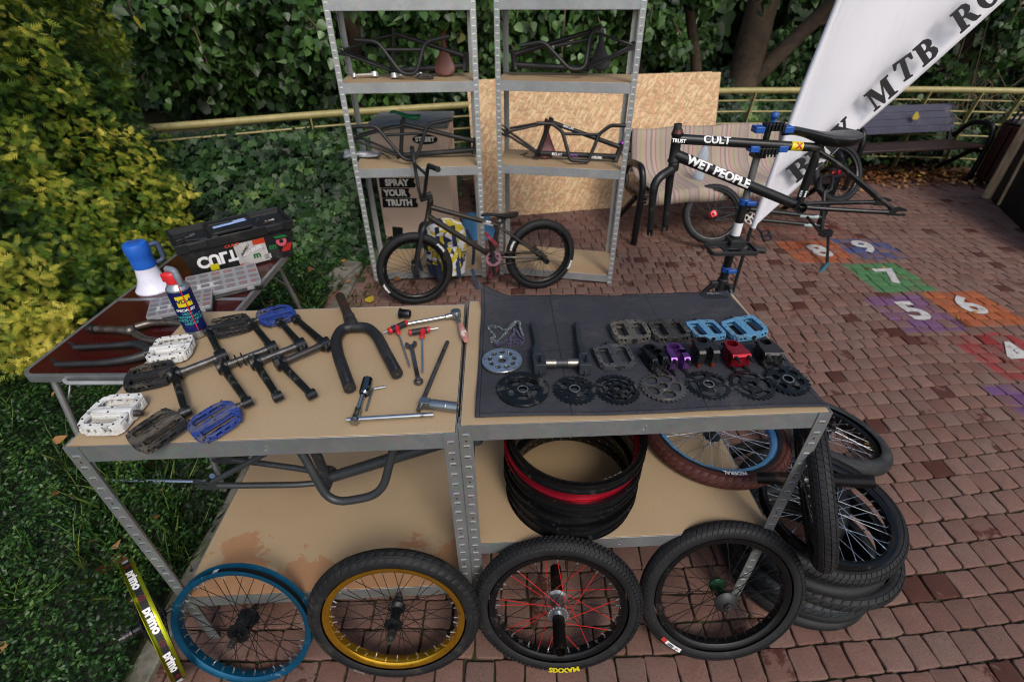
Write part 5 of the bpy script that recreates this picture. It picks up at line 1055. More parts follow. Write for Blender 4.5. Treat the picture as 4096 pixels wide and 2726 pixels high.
def rack_bars(label, pts, cross=None, rad=.04, mt=BLKM, r=.012, base=None):
    t = thing('bmx_handlebar', label, 'handlebar', V(pts[len(pts)//2]), G2); bars(t, pts, r, mt, cross=cross, rad=rad); return t
rack_bars('black handlebar in front of the frame on the left rack upper board', [(-0.9398, 3.4600, 1.5655), (-0.8072, 3.4600, 1.5558), (-0.6726, 3.4200, 1.3851), (-0.5837, 3.4200, 1.3846), (-0.5203, 3.4600, 1.5499), (-0.3652, 3.4400, 1.5816)], [(-0.7668, 3.4500, 1.5132), (-0.5362, 3.4500, 1.5121)])
rack_bars('black handlebar in front of the green saddle frame', [(-1.0480, 3.4400, 1.0757), (-0.8914, 3.4400, 1.0856), (-0.7230, 3.4000, 0.8758), (-0.6435, 3.4000, 0.8753), (-0.5470, 3.4400, 1.0917), (-0.3845, 3.4400, 1.1200)], [(-0.8410, 3.4300, 1.0281), (-0.5711, 3.4300, 1.0402)])
rack_bars('black handlebar with rubber grip on the right rack upper board', [(0.0588, 3.5000, 1.5262), (0.2044, 3.4800, 1.5496), (0.3720, 3.4400, 1.3990), (0.4632, 3.4400, 1.4080), (0.4851, 3.4800, 1.5887), (0.5475, 3.5000, 1.6275)], [(0.2693, 3.4800, 1.5242), (0.4848, 3.4800, 1.5618)])
rack_bars('black two piece handlebar in front of the chipboard on the right rack', [(0.1713, 3.4400, 1.0932), (0.2773, 3.4400, 1.0900), (0.3420, 3.4300, 1.0433), (0.3998, 3.3800, 0.8719), (0.5207, 3.3800, 0.8627), (0.5865, 3.4200, 1.0306), (0.6557, 3.4200, 1.0812), (0.7898, 3.4200, 1.0805)], [(0.3427, 3.4300, 1.0298), (0.5899, 3.4200, 1.0252)], rad=.02)
def upright_saddle(label, base, mt, lean=.10, yaw=0, L_=.26):
    t = thing('bike_saddle', label, 'saddle', TR(base, yaw), G3)
    M = basis((0, sin(lean), cos(lean)), (-1, 0, 0), (0, -cos(lean), sin(lean)), (0, .0, L_*.48)); saddle(t, M, mt, rail=True, L_=L_, wr=.068); return t
upright_saddle('brown leather saddle standing upright at the front of the left rack', (*(-0.4214, 3.5910, 1.3520)[:2], 1.352), pm('brown_leather', '#552718', .5, dirt='#3a1a12', dsc=9, damt=.3), .06)
upright_saddle('charcoal saddle standing upright on the right rack', (*(0.6083, 3.7959, 1.3520)[:2], 1.352), pm('charcoal_vinyl', '#2b2b2c', .6), .28, .0, .27)
upright_saddle('red snakeskin saddle standing upright beside the white lettered frame', (*(0.2441, 3.5530, 0.8420)[:2], .842), pm('red_snakeskin', '#6f2a33', .5, dirt='#221c1e', dsc=26, damt=.7), .16)
g = at(f2); M = f2.matrix_world.inverted() @ basis(V((-1, 0, .32)).normalized(), (0, -1, 0), V((.32, 0, 1)).normalized(), V((-0.7098, 3.5800, 1.1281))); saddle(f2, M, pm('green_plastic_saddle', '#1a6b4c', .4), L_=.21, wr=.055, rail=False)
g.tube([(-0.7359, 3.5800, 1.0651), (-0.7252, 3.5800, 1.1227)], .0125, 12); g.build('seat_post', BLKM, f2)
# cranks and bits on the boards
def small_crank(label, p, q, mt, z, grp='loose crank arms'):
    t = thing('crank_set_arm', label, 'crank arm', (V(p)+V(q))/2, grp); crank_arm(t, p, q, (0, .35, 1), mt, bolt=False, w=.017, boss=.024); return t
POL = pm('polished_alloy', '#d0d0cf', .32, .6, bump=0)
o = small_crank('polished silver crank arm at the left end of the left rack upper board', (*(-0.8725, 3.5410, 1.3700)[:2], 1.37), (*(-0.9939, 3.5034, 1.3700)[:2], 1.37), POL, 0); o.name = 'alloy_crank'
o = small_crank('polished silver crank arm nearer the brown saddle', (*(-0.7304, 3.4706, 1.3700)[:2], 1.37), (*(-0.5745, 3.5276, 1.3700)[:2], 1.37), POL, 0); o.name = 'alloy_crank'
lone_pedal('dark metal pedal between the silver crank and brown saddle', (*(-0.5291, 3.4617, 1.3700)[:2], 1.37), V((-1, 0)), 1.37, STEEL, 'cage', W_=.09, D_=.08, H_=.02, grp='pedals on the rack')
t = thing('silver_bag', 'crumpled silver foil bag hanging over the left end of the middle board', 'bag', (*(-1.0592, 3.6042, 0.8420)[:2], .842)); b = MB()
rings = []
for i in range(12):
    u = i/11; rings.append([V((-.12+.24*u, .055*cos(a)+.012*sin(9*u+3*a), .016+(.026-.015*u)*sin(a)*(1+.35*sin(7*u+2*a))+.006)) for a in [2*pi*k/18 for k in range(18)]])
b.loft(rings, cap=False); o = b.build('bag_skin', pm('silver_foil', '#9a9ca2', .5, .3, bump=.5, bsc=30), t, smooth=80); s = o.modifiers.new('w', 'SOLIDIFY'); s.thickness = .0015
def rack_chain(label, pts):
    t = thing('bike_chain', label, 'chain', V(pts[0]), 'bike chains'); b = at(t); P = smoothpath(pts, .02, 4); 
    for i in range(len(P)-1):
        a, c = P[i], P[i+1]; n = max(1, int((c-a).length/.0127))
        for k in range(n):
            m = a.lerp(c, (k+.5)/n); d = (c-a).normalized(); b.bar(m-d*.0055, m+d*.0055, .006, .007 if k % 2 else .0045)
    b.build('links', STEEL, t, bevel=.001)
rack_chain('dark chain lying beside the silver bag', [(-1.0098, 3.5721, 0.8500), (-0.9162, 3.5245, 0.8500), (-0.9869, 3.6065, 0.8500), (-0.9362, 3.6890, 0.8500), (-0.8503, 3.5458, 0.8500)])
rack_chain('dark chain behind the red snakeskin saddle', [(0.0636, 3.6071, 0.8500), (0.1252, 3.6899, 0.8500), (0.0849, 3.5832, 0.8500), (0.1423, 3.5473, 0.8500), (0.1946, 3.6160, 0.8500)])
t = thing('hanging_strap', 'black strap hanging from the top of the right rack', 'strap', (0.4852, 3.3000, 1.7515)); b = at(t); b.bar((0.4759, 3.3000, 1.7733), (0.4957, 3.3000, 1.6932), .016, .003, up=(0, 1, 0)); b.build('strap_band', BLKM, t)

# ---------------------------------------------------------------- behind the racks: mural cabinet, backpack, chipboard
t = thing('utility_cabinet', 'beige painted utility cabinet with black lettered bands behind the left rack', 'cabinet', (-.80, 4.27, 0))
def m_mural():
    t = NT('sprayed_mural'); co = t.co(); s = t.new('ShaderNodeSeparateXYZ'); t.L(co, s.inputs[0]); n = t.noise(co, 2.2, 1, .5)
    c = t.mix(n, hexc('#cfae98'), hexc('#e2cbb6')); c = t.mix(t.ramp(t.noise(co, 3.1, 1, .4), [(.56, 0.), (.72, .75)]), c, hexc('#5d4a3f')); c = t.mix(t.ramp(t.noise(t.co(rot=(1, 1, 0)), 2.7, 1, .4), [(.60, 0.), (.75, .6)]), c, hexc('#6f8474'))
    return t.set(c, .6)
b = MB(); b.box((0, 0, .475), (.60, .52, .95)); b.build('cabinet_shell', m_mural(), t, bevel=.008)
b = MB(); b.box((0, 0, .965), (.63, .55, .03)); b.build('cabinet_roof', pm('grey_roof', '#6e706e', .6, dirt='#4f524c', dsc=5, damt=.5), t, bevel=.006)
for s_, z, w in (('SPRAY', .535, .25), ('YOUR', .451, .20), ('TRUTH', .368, .25)):
    xx = -.30+.025+w/2; g = MB(); g.plate([(-w/2, -.045), (-w/2+.005, .046), (w/2+.006, .043), (w/2-.004, .01), (w/2+.01, -.02), (w/2, -.046)], .0012, M=basis((1, 0, 0), (0, 0, 1), (0, -1, 0), (xx+.012, -.2612, z)) @ Matrix.Diagonal((1.16, .88, 1, 1))); g.build('black_band', FLATBLK, t)
    lettering(s_, .072, lambda x, y: V((xx+.012+x*.92, -.2645, z+y)), pm('cream_lettering', '#f0ece0', .6, bump=0) if s_ == 'SPRAY' else bpy.data.materials['cream_lettering'], t, bold=.055)
g = MB(); g.plate(oval(0, 0, .10, .038, 24), .0012, M=basis((1, 0, 0), (0, 0, 1), (0, -1, 0), (.13, -.2612, .87))); g.plate([(-.04, -.06), (.05, -.03), (.06, .05), (-.03, .06)], .0012, M=basis((1, 0, 0), (0, 0, 1), (0, -1, 0), (-.2, -.2612, .10))); g.build('black_band', FLATBLK, t)
lettering('STREET', .046, lambda x, y: V((.13+x, -.2645, .87+y)), bpy.data.materials['cream_lettering'], t, bold=.04)
# chipboard sheet
def m_osb():
    t = NT('chipboard_strands'); co = t.co(); out = None; cols = ()
    c = t.mix(t.noise(co, 3, 4), hexc('#bd9a70'), hexc('#cfb188'))
    for i, (a, col) in enumerate(zip((.2, .9, 1.7, 2.4, 2.9), ('#dcc298', '#b08360', '#9c8263', '#cc9474', '#e3cda3'))):
        v = t.new('ShaderNodeTexVoronoi'); m2 = t.new('ShaderNodeMapping'); m2.inputs['Scale'].default_value = (11, 46, 3); t.L(t.co(rot=(0, 0, a*1.7+.4)), m2.inputs[0]); t.L(m2.outputs[0], v.inputs['Vector']); v.inputs['Scale'].default_value = 1.7
        s = t.new('ShaderNodeSeparateColor'); t.L(v.outputs['Color'], s.inputs[0]); m = t.ramp(s.outputs[0], [(.76, 0.), (.78, .6)]); c = t.mix(m, c, hexc(col))
    return t.set(c, .7)
OSB = m_osb()
t = tag(MB().build if False else None, '', '') if False else None
A0, A1 = V((-.27, 4.60, 0)), V((2.10, 5.10, 0)); ax = (A1-A0).normalized(); nn = V((ax.y, -ax.x, 0)); up = (V((0, 0, 1))-nn*.22).normalized()
b = MB(); Mo = basis(ax, nn.cross(ax)*0+V(up), ax.cross(up), A0); b.box((1.21, .60, -.009), (2.42, 1.20, .018)); o = b.build('chipboard_sheet', OSB, None, bevel=.002); o.matrix_world = basis(ax, up, ax.cross(up), A0); tag(o, 'large chipboard sheet leaning behind the right rack and the rug bench', 'chipboard sheet')
b = MB(); b.box((1.2, .60, -.009), (2.42, 1.20, .018)); o = b.build('chipboard_sheet', OSB, None, bevel=.002); o.matrix_world = basis(ax, up, ax.cross(up), A0+V((-.06, .05, 0))); tag(o, 'second chipboard sheet, only its left edge showing behind the first', 'chipboard sheet')
# backpack
def m_camo():
    t = NT('camo_fabric'); co = t.co(); n1 = t.noise(co, 9, 1, .3, 1.2); n2 = t.noise(t.co(rot=(1, 2, 1)), 11, 1, .3, 1.5)
    c = t.mix(t.ramp(n1, [(.47, 0.), (.48, 1.)]), hexc('#1a2747'), hexc('#c9c9d2')); c = t.mix(t.ramp(n2, [(.54, 0.), (.55, 1.)]), c, hexc('#b8a62a'))
    return t.set(c, .7)
t = thing('backpack', 'yellow white and navy camouflage backpack standing on the lowest board of the left rack', 'backpack', TR((-0.4811, 3.2869, 0.0800), .25)); CAMO = m_camo(); NAVF = pm('navy_webbing', '#14263f', .75)
b = MB(); rings = []
for i in range(11):
    u = i/10; w = .155*(1-.12*(2*u-1)**2)*(1 if u < .8 else sqrt(max(.02, 1-((u-.8)/.21)**2))); d = .085*(1 if u < .75 else sqrt(max(.03, 1-((u-.75)/.26)**2)))
    rings.append([V((w*(abs(cos(a))**.6)*(1 if cos(a) > 0 else -1), -.05*u+.03+d*(abs(sin(a))**.6)*(1 if sin(a) > 0 else -1), .43*u)) for a in [2*pi*k/28 for k in range(28)]])
b.loft(rings); b.build('bag_body', CAMO, t, smooth=60)
b = MB(); rings = []
for i in range(7):
    u = i/6; rings.append([V((.115*cos(a)*(1-.2*(2*u-1)**2), -.075+.045*sin(a), .03+.22*u)) for a in [2*pi*k/20 for k in range(20)]])
b.loft(rings); b.build('front_pocket', CAMO, t, smooth=60)
for s in (-1, 1):
    b = MB(); b.bar((s*.055, -.083, .40), (s*.07, -.125, .02), .03, .004, up=(0, 1, 0)); b.tube(smoothpath([(s*.16, .0, .33), (s*.21, -.02, .2), (s*.19, -.03, .06)], .05, 5), .012, 8); b.build('strap', NAVF, t)
b = MB(); b.bar((.17, -.10, .06), (.20, -.16, -.08), .025, .003, up=(0, 1, 0)); b.build('strap', NAVF, t)
t = thing('tote_bag', 'crumpled light blue bag behind the backpack', 'bag', (-0.3138, 4.1489, 0.0000)); b = MB(); rings = []
for i in range(8):
    u = i/7; rings.append([V(((.17-.05*u)*cos(a)+.01*sin(5*a+6*u), (.08-.05*u)*sin(a), .20*u+.02*sin(3*a+2)*u)) for a in [2*pi*k/22 for k in range(22)]])
b.loft(rings); b.build('bag_skin', pm('light_blue_fabric', '#3f7ba8', .6, bump=.4, bsc=20), t, smooth=70)
# ---------------------------------------------------------------- park benches, striped rug, bottle
DKSLAT = pm('dark_bench_slats', '#2b1c1a', .45, dirt='#4a3b33', dsc=9, damt=.3); GYSLAT = pm('weathered_grey_slats', '#3f3f50', .5, dirt='#5a5560', dsc=8, damt=.4); TUBEB = pm('black_steel_tube', '#141518', .35, .3)
def park_bench(label, o, ang, w, seat_z, back_top, mt_seat, mt_back):
    t = thing('park_bench', label, 'bench', TR(o, ang), 'park benches by the railing')
    for s, x in ((0, 0), (1, w)):
        b = MB(); b.tube(smoothpath([(x, 0, 0), (x, -.01, seat_z+.10), (x, .05, seat_z+.22), (x, .30, seat_z+.20), (x, .42, seat_z+.02)], .10, 7), .028, 14); b.tube([(x, .10, seat_z-.05), (x, .50, 0)], .026, 12)
        b.tube(smoothpath([(x+(.05 if s == 0 else -.05), .02, seat_z-.05), (x+(.05 if s == 0 else -.05), .40, seat_z-.07), (x+(.05 if s == 0 else -.05), .56, back_top)], .06, 5), .022, 10); b.tube([(x, .02, seat_z-.06), (x+(.06 if s == 0 else -.06), .02, seat_z-.06)], .02, 10)
        b.build('side_frame', TUBEB, t)
    b = MB()
    for i in range(5): b.box((w/2, .01+.088*i, seat_z-.006*i), (w-.02, .074, .028))
    b.build('seat', mt_seat, t, bevel=.005)
    b = MB()
    for i in range(4):
        f = i/3; z = seat_z+.10+(back_top-seat_z-.13)*f; y = .46+.09*f; b.box((w/2, y, z), (w-.02, .026, .074), Matrix.Rotation(-.22, 4, 'X'))
    b.build('backrest', mt_back, t, bevel=.005); return t
b1 = park_bench('dark park bench draped with the striped rug, before the chipboard sheet', (1.07, 3.97, 0), .20, 1.85, .43, .80, DKSLAT, DKSLAT)
park_bench('dark park bench with bare grey back slats and one yellow leaf by the railing', (3.72, 5.40, 0), .155, 1.58, .40, .74, DKSLAT, GYSLAT)
def m_rug():
    t = NT('striped_rug'); uv = t.new('ShaderNodeUVMap'); s = t.new('ShaderNodeSeparateXYZ'); t.L(uv.outputs[0], s.inputs[0]); fr = t.math('FRACT', t.math('MULTIPLY', s.outputs[0], 4.0))
    stops = [(0, '#8d8078'), (.10, '#7d4440'), (.125, '#a09489'), (.2, '#9c9a5c'), (.25, '#a8988c'), (.36, '#8f3f3c'), (.385, '#a69a90'), (.48, '#7a6d68'), (.53, '#b59a90'), (.6, '#9a4a45'), (.625, '#a39488'), (.72, '#8f8f5a'), (.77, '#9e9086'), (.86, '#8a4d48'), (.885, '#96897f')]
    c = t.ramp(fr, [(p, hexc(h)) for p, h in stops]); c.node.color_ramp.interpolation = 'CONSTANT'; w = t.noise(t.co(), 300, 2); c = t.mix(.25, c, w, 'MULTIPLY') if False else c
    t.bump(w, .4, .002); c = t.mix(.35, c, hexc('#8f827a')); return t.set(c, .9)
rug = [(0, .615, .60), (0, .600, .72), (0, .578, .80), (0, .555, .825), (0, .530, .81), (0, .500, .72), (0, .465, .60), (0, .43, .52), (0, .39, .475), (0, .30, .455), (0, .15, .458), (0, .0, .462), (0, -.035, .455), (0, -.055, .42), (0, -.058, .36)]
b = MB(); nu = 40; b.v = []; b.uvs = []
for i in range(nu+1):
    for j, (x, y, z) in enumerate(rug):
        u = i/nu; b.v.append((.10+1.45*u+.01*sin(j*.9), y+.004*sin(u*22+j), z+.006*sin(u*17+j*.8))); b.uvs.append((u, j/14))
b.f = [(i*15+j, (i+1)*15+j, (i+1)*15+j+1, i*15+j+1) for i in range(nu) for j in range(14)]
o = build_tyre(b, m_rug(), None, 'striped_rug'); o.matrix_world = b1.matrix_world.copy(); o.modifiers[0].thickness = .008; tag(o, 'grey red and green striped rug draped over the dark bench', 'rug')
WATER = pm('clear_bottle_plastic', '#b9cfe0', .12, 0, bump=0, Alpha=.45); PINKC = pm('pink_cap', '#d0587e', .4, bump=0)
t = thing('water_bottle', 'large clear water bottle with pink cap standing on the rug', 'bottle', b1.matrix_world @ TR((.62, .20, .47)))
b = MB(); b.lathe([(0, 0), (.042, 0), (.045, .01), (.045, .08), (.041, .10), (.045, .12), (.045, .20), (.030, .25), (.014, .275), (.014, .29)], 24); b.build('bottle', WATER, t); b = MB(); b.lathe([(0, .31), (.015, .31), (.015, .288), (.0145, .288)], 20); b.build('cap', PINKC, t); b = MB(); b.lathe([(.0455, .085), (.0455, .115)], 24); b.build('label', PINKC, t)

# ---------------------------------------------------------------- bike lying against the bench
DKT = pm('dull_black_bike_paint', '#1a1c1e', .4, .2); HUBR = pm('red_hub', '#a81f30', .35, .6)
t = thing('bmx_bike', 'black bike with red hubs lying on its side behind the repair stand', 'bicycle', (1.78, 3.97, 0))
inv = t.matrix_world.inverted()
def dwheel(c, n, rot=0):
    n = V(n).normalized(); x = V((1, 0, 0)); x = (x-n*x.dot(n)).normalized(); return wheel(t, RIMBLK, TY_PLAIN, inv @ basis(x, n.cross(x), n, c), part=True, hub=HUBR, nip=BLK, cap=HUBR, R=.25, r=.027)
rh, fh = V((1.7034, 3.9700, 0.2670)), V((2.7561, 4.1600, 0.5459)); dwheel(rh, (-.08, -.86, .5)); dwheel(fh, (.25, -.84, .48))
hd1, hd2 = V((2.5610, 3.9000, 0.3730)), V((2.5988, 3.8600, 0.1712)); bbp = V((1.9839, 3.9300, 0.2841))
b = MB(inv); b.tube([hd1, hd2], .02, 14); b.tube([bbp+V((0, 0, .04)), V((2.5737, 3.8800, 0.2695))], .0165, 14); b.tube([bbp-V((0, 0, .04)), V((2.5908, 3.8700, 0.1977))], .016, 14); b.cyl(bbp+V((0, -.035, -.02)), bbp+V((0, .035, .02)), .022, 16)
for s in (-1, 1): b.tube([rh+V((0, s*.055, s*.03)), bbp+V((-.02, s*.02, .05))], .008, 8); b.tube([rh+V((0, s*.055, s*.03)), bbp+V((-.02, s*.02, -.05))], .008, 8)
b.tube([bbp-V((0, 0, .06)), bbp+V((-.0, 0, .08))], .015, 12); b.build('frame', DKT, t)
b = MB(inv); b.tube([hd1, (2.5648, 3.9500, 0.4643)], .015, 12)
for s in (-1, 1): b.tube([V((2.5714, 3.9500, 0.4463)), V((2.5761, 3.9700, 0.4720))+V((s*.05, 0, 0)), V((2.6055, 4.0500, 0.5469))+V((s*.05, 0, 0)), fh+V((s*.05, -.02, 0))], [.014, .014, .012, .009], 10)
b.build('fork', DKT, t)
b = MB(inv); b.tube([hd2, (2.5948, 3.8400, 0.1333)], .016, 12); b.box((2.6261, 3.8300, 0.1527), (.09, .05, .05)); b.build('stem', DKT, t)
bars(t, [(2.2807, 3.6000, 0.3782), (2.5352, 3.7000, 0.1739), (2.6395, 3.8200, 0.1414), (2.6122, 3.7600, 0.1479), (2.5213, 3.5200, 0.0182), (2.4151, 3.4200, -0.0147)], mat=DKT, rad=.03)
b = MB(inv); b.tube([(2.5326, 3.5300, 0.0208), (2.4151, 3.4200, -0.0147)], .016, 12); b.build('grip', pm('teal_grip', '#2c5a63', .6), t)
on = lambda s, p, q, r, f, m, sz: tube_text(t, s, sz, p, q, r, m, f)
b = MB(inv); p, q = V((1.9766, 3.9300, 0.3103)), V((2.5737, 3.8800, 0.2695)); 
b.tube([p.lerp(q, .70), p.lerp(q, .95)], .0175, 14); b.tube([V((1.9974, 3.9300, 0.2348)).lerp(V((2.5908, 3.8700, 0.1977)), .76), V((1.9974, 3.9300, 0.2348)).lerp(V((2.5908, 3.8700, 0.1977)), .92)], .0172, 14); b.build('white_sticker', pm('pale_sticker', '#9fb0b0', .5, bump=0), t)
b = MB(inv); crank_c = bbp+V((0, -.05, -.02)); b.plate(teeth_outline(25, .0507), .004, [wedge(.02, .042, a, a+.9) for a in [i*2*pi/5 for i in range(5)]], M=basis((1, 0, 0), (0, .5, .86), (0, -.86, .5), crank_c)); b.build('sprocket', STEEL, t)
b = MB(inv)
for s in (-1, 1): b.bar(crank_c+V((0, 0, s*.045)), rh+V((0, -.05, s*.018+.02)), .005, .008)
b.build('chain', STEEL, t)
b = MB(inv); b.tube([crank_c, crank_c+V((.12, -.03, -.12))], .011, 8); b.build('crank_arm', DKT, t)
pedal(t, inv @ TR(crank_c+V((.15, -.05, -.13)), .4, .8), DKT, DKT, name='pedal', spindle=False)

# ---------------------------------------------------------------- railing
RAILM = pm('khaki_rail_paint', '#9b905c', .45, dirt='#6e6238', dsc=9, damt=.3); RP = [(-6.5, 2.6), (-4.6, 3.5), (-3.22, 4.203), (-2.53, 4.519), (-1.67, 4.90), (-.33, 5.353), (1.0, 5.78), (2.28, 6.093), (3.27, 6.119), (4.56, 6.135), (5.68, 5.967), (7.2, 5.6), (9.5, 4.9)]
t = thing('railing', 'long khaki metal railing of one thick rail over thin rods, behind everything', 'railing', (1, 5.78, 0))
def along_path(P, n=6):
    out = []; P = [V((*p, 0)) for p in P]
    for i in range(len(P)-1):
        p0, p1, p2, p3 = P[max(0, i-1)], P[i], P[i+1], P[min(len(P)-1, i+2)]
        for k in range(n):
            u = k/n; out.append(((p1*2)+(p2-p0)*u+(p0*2-p1*5+p2*4-p3)*u*u+(p1*3-p0-p2*3+p3)*u**3)*.5)
    return out+[P[-1]]
RPath = along_path(RP)
b = at(t); b.tube([p+V((0, 0, .9)) for p in RPath], .032, 16); b.build('top_rail', RAILM, t)
for k, z in enumerate((.79, .67, .54, .41, .28, .15)): b = at(t); b.tube([p+V((0, .05+.02*(k > 0), z)) for p in RPath], .0095, 8); b.build('rod', RAILM, t)
for px in (-4.3, -1.80, .1, 1.45, 2.83, 3.9, 4.75, 5.22, 5.70, 6.9):
    i = min(range(len(RPath)), key=lambda j: abs(RPath[j].x-px)); c = RPath[i]; dr = (RPath[min(i+1, len(RPath)-1)]-RPath[i-1]).normalized(); nr = V((-dr.y, dr.x, 0)); b = at(t)
    b.plate([(.10, 0), (.10, .60), (.05, .76), (0, .89), (-.03, .875), (.0, .74), (.03, .58), (.03, 0)], .012, M=basis(nr, (0, 0, 1), nr.cross(V((0, 0, 1))), c)); b.build('post', RAILM, t)

# ---------------------------------------------------------------- right edge: litter bin, ramps, stone block
t = thing('litter_bin', 'maroon slatted litter bin with black hoop at the right edge', 'litter bin', (5.50, 5.50, 0)); b = MB(); 
for i in range(18):
    a = 2*pi*i/18; b.box((.21*cos(a), .21*sin(a), .36), (.022, .055, .56), Matrix.Rotation(a, 4, 'Z'))
b.build('slats', pm('maroon_slats', '#3c1613', .5), t, bevel=.004); b = MB(); b.lathe([(.195, .05), (.195, .64), (.215, .66), (.19, .67), (.17, .60), (0, .55)], 28); b.build('liner', BLK, t)
b = MB(); 
for dx in (-.03, .03): b.tube([(.20*cos(a), dx, .62+.30*sin(a)) for a in [pi*k/14 for k in range(15)]], .011, 8)
b.build('hoop', BLK, t)
tag(MB().box((6.35, 6.25, .28), (.62, .4, .56), Matrix.Rotation(.2, 4, 'Z')).build('stone_block', pm('rough_limestone', '#a1957f', .9, sc=6, bump=.7, bsc=20, dirt='#6d6250', dsc=5, damt=.4, bd=.01), bevel=.012), 'pale rough stone block behind the bin by the railing', 'stone block')
RQ = V((5.11, 5.11, 0)); d = (V((4.6723, 4.1759, 0.0000))-V((5.1063, 5.1135, 0.0000))).normalized(); nx_ = V((-d.y, d.x, 0)); nx_ = nx_ if nx_.x > 0 else -nx_
t = thing('skate_ramp', 'black plywood ramp side with a bare chipboard edge at the right edge of the picture', 'ramp', Matrix.Translation(RQ))
Mq = basis(d, (0, 0, 1), d.cross(V((0, 0, 1))), (0, 0, 0)); sg = 1 if d.cross(V((0, 0, 1))).dot(nx_) > 0 else -1
b = MB(); b.plate([(0, 0), (1.7, 0), (1.7, .35), (1.2, .62), (.6, .95), (0, 1.0)], sg*.75, M=Mq); b.build('ramp_body', pm('black_ply', '#0e0e0f', .6, dirt='#2b2a28', dsc=6, damt=.3), t, bevel=.004)
b = MB(); b.bar(-nx_*.035+d*.02, -nx_*.035+d*.02+V((0, 0, 1.02)), .03, .075, up=nx_); b.build('chipboard_edge', OSB, t)
b = MB(); b.bar(-nx_*.012+d*.30+V((0, 0, .02)), -nx_*.012+d*.25+V((0, 0, .55)), .02, .02, up=nx_); b.build('batten', OSB, t)

# ---------------------------------------------------------------- vegetation
def m_leaf(name, stops, rough=.5, trans=.25, spec=.4):
    t = NT(name); at_ = t.new('ShaderNodeAttribute', attribute_name='tone'); s = t.new('ShaderNodeSeparateColor'); t.L(at_.outputs['Color'], s.inputs[0])
    c = t.ramp(s.outputs[0], [(p, hexc(h)) for p, h in stops]); t.set(c, rough, 0, Specular_IOR_Level=spec)
    tr = t.new('ShaderNodeBsdfTranslucent'); t.L(c, tr.inputs[0]); m = t.new('ShaderNodeMixShader'); m.inputs[0].default_value = trans; t.L(t.b.outputs[0], m.inputs[1]); t.L(tr.outputs[0], m.inputs[2]); t.L(m.outputs[0], t.n['Material Output'].inputs[0]); return t.m
def nrm(a): return a/np.maximum(1e-9, np.linalg.norm(a, axis=1, keepdims=True))
def leaf_mesh(name, P, N, D, size, tv, tf, mat, tone, parent=None):
    """many small leaf shaped faces: positions P, normals N, growing directions D"""
    P = np.asarray(P); N = nrm(np.asarray(N)); D = np.asarray(D); D = nrm(D-N*(D*N).sum(1, keepdims=True)); X = np.cross(D, N); tv = np.asarray(tv, float); n, k = len(P), len(tv)
    s = np.asarray(size)[:, None, None]; co = P[:, None]+s*(tv[None, :, 0:1]*X[:, None]+tv[None, :, 1:2]*D[:, None]+tv[None, :, 2:3]*N[:, None])
    me = bpy.data.meshes.new(name); me.vertices.add(n*k); me.vertices.foreach_set('co', co.astype(np.float32).ravel())
    fl = np.concatenate([np.array(f) for f in tf]); ls = [len(f) for f in tf]; m = len(fl)
    me.loops.add(n*m); me.loops.foreach_set('vertex_index', (fl[None]+(np.arange(n)*k)[:, None]).astype(np.int32).ravel())
    me.polygons.add(n*len(tf)); st_ = np.concatenate([[0], np.cumsum(ls)[:-1]]); me.polygons.foreach_set('loop_start', (st_[None]+(np.arange(n)*m)[:, None]).astype(np.int32).ravel()); me.polygons.foreach_set('loop_total', np.tile(ls, n).astype(np.int32))
    me.update(calc_edges=True); a = me.color_attributes.new('tone', 'FLOAT_COLOR', 'POINT'); c = np.ones((n, k, 4), np.float32); c[:, :, 0] = np.clip(tone, 0, 1)[:, None]; a.data.foreach_set('color', c.ravel())
    me.materials.append(mat); o = bpy.data.objects.new(name, me); COL.objects.link(o)
    if parent: o.parent = parent; o.matrix_parent_inverse = parent.matrix_world.inverted()
    return o
DIAM = ([(0, 0, 0), (.26, .45, .05), (0, 1, 0), (-.26, .45, .05)], [(0, 1, 2, 3)])
HEART = ([(0, 0, 0), (.30, .02, .04), (.46, .30, .07), (.28, .68, .03), (0, 1.05, -.05), (-.28, .68, .03), (-.46, .30, .07), (-.30, .02, .04)], [(0, 1, 2, 3, 4), (0, 4, 5, 6, 7)])
IVY = ([(0, 0, 0), (.38, -.08, .03), (.34, .22, .03), (.58, .42, .05), (.26, .55, .02), (0, 1, -.04), (-.26, .55, .02), (-.58, .42, .05), (-.34, .22, .03), (-.38, -.08, .03)], [(0, 1, 2, 3, 4, 5), (0, 5, 6, 7, 8, 9)])
fv = [(-.03, 0, 0), (.03, 0, 0), (.02, 1, -.1), (-.02, 1, -.1)]; ff = [(0, 1, 2, 3)]
for i in range(4):
    for s in (-1, 1):
        y = .1+.2*i; l = .34*(1-.13*i); k = len(fv); fv += [(s*.02, y, 0), (s*l*.55, y+l*.42, .02), (s*l, y+l*1.0, -.04), (s*l*.42, y+l*.62, .01), (s*.02, y+.13, 0)]; ff.append((k, k+1, k+2, k+3, k+4))
FAN = (fv, ff)
g = np.random.default_rng(11)
def fbm(P, s=1., seed=0):
    r = np.random.default_rng(seed); v = np.zeros(len(P))
    for i in range(10):
        k = r.normal(size=3)*s*(1+i*.35); v += np.sin(P @ k+r.uniform(0, 6.28))/(1+i*.35)
    return v/2.2
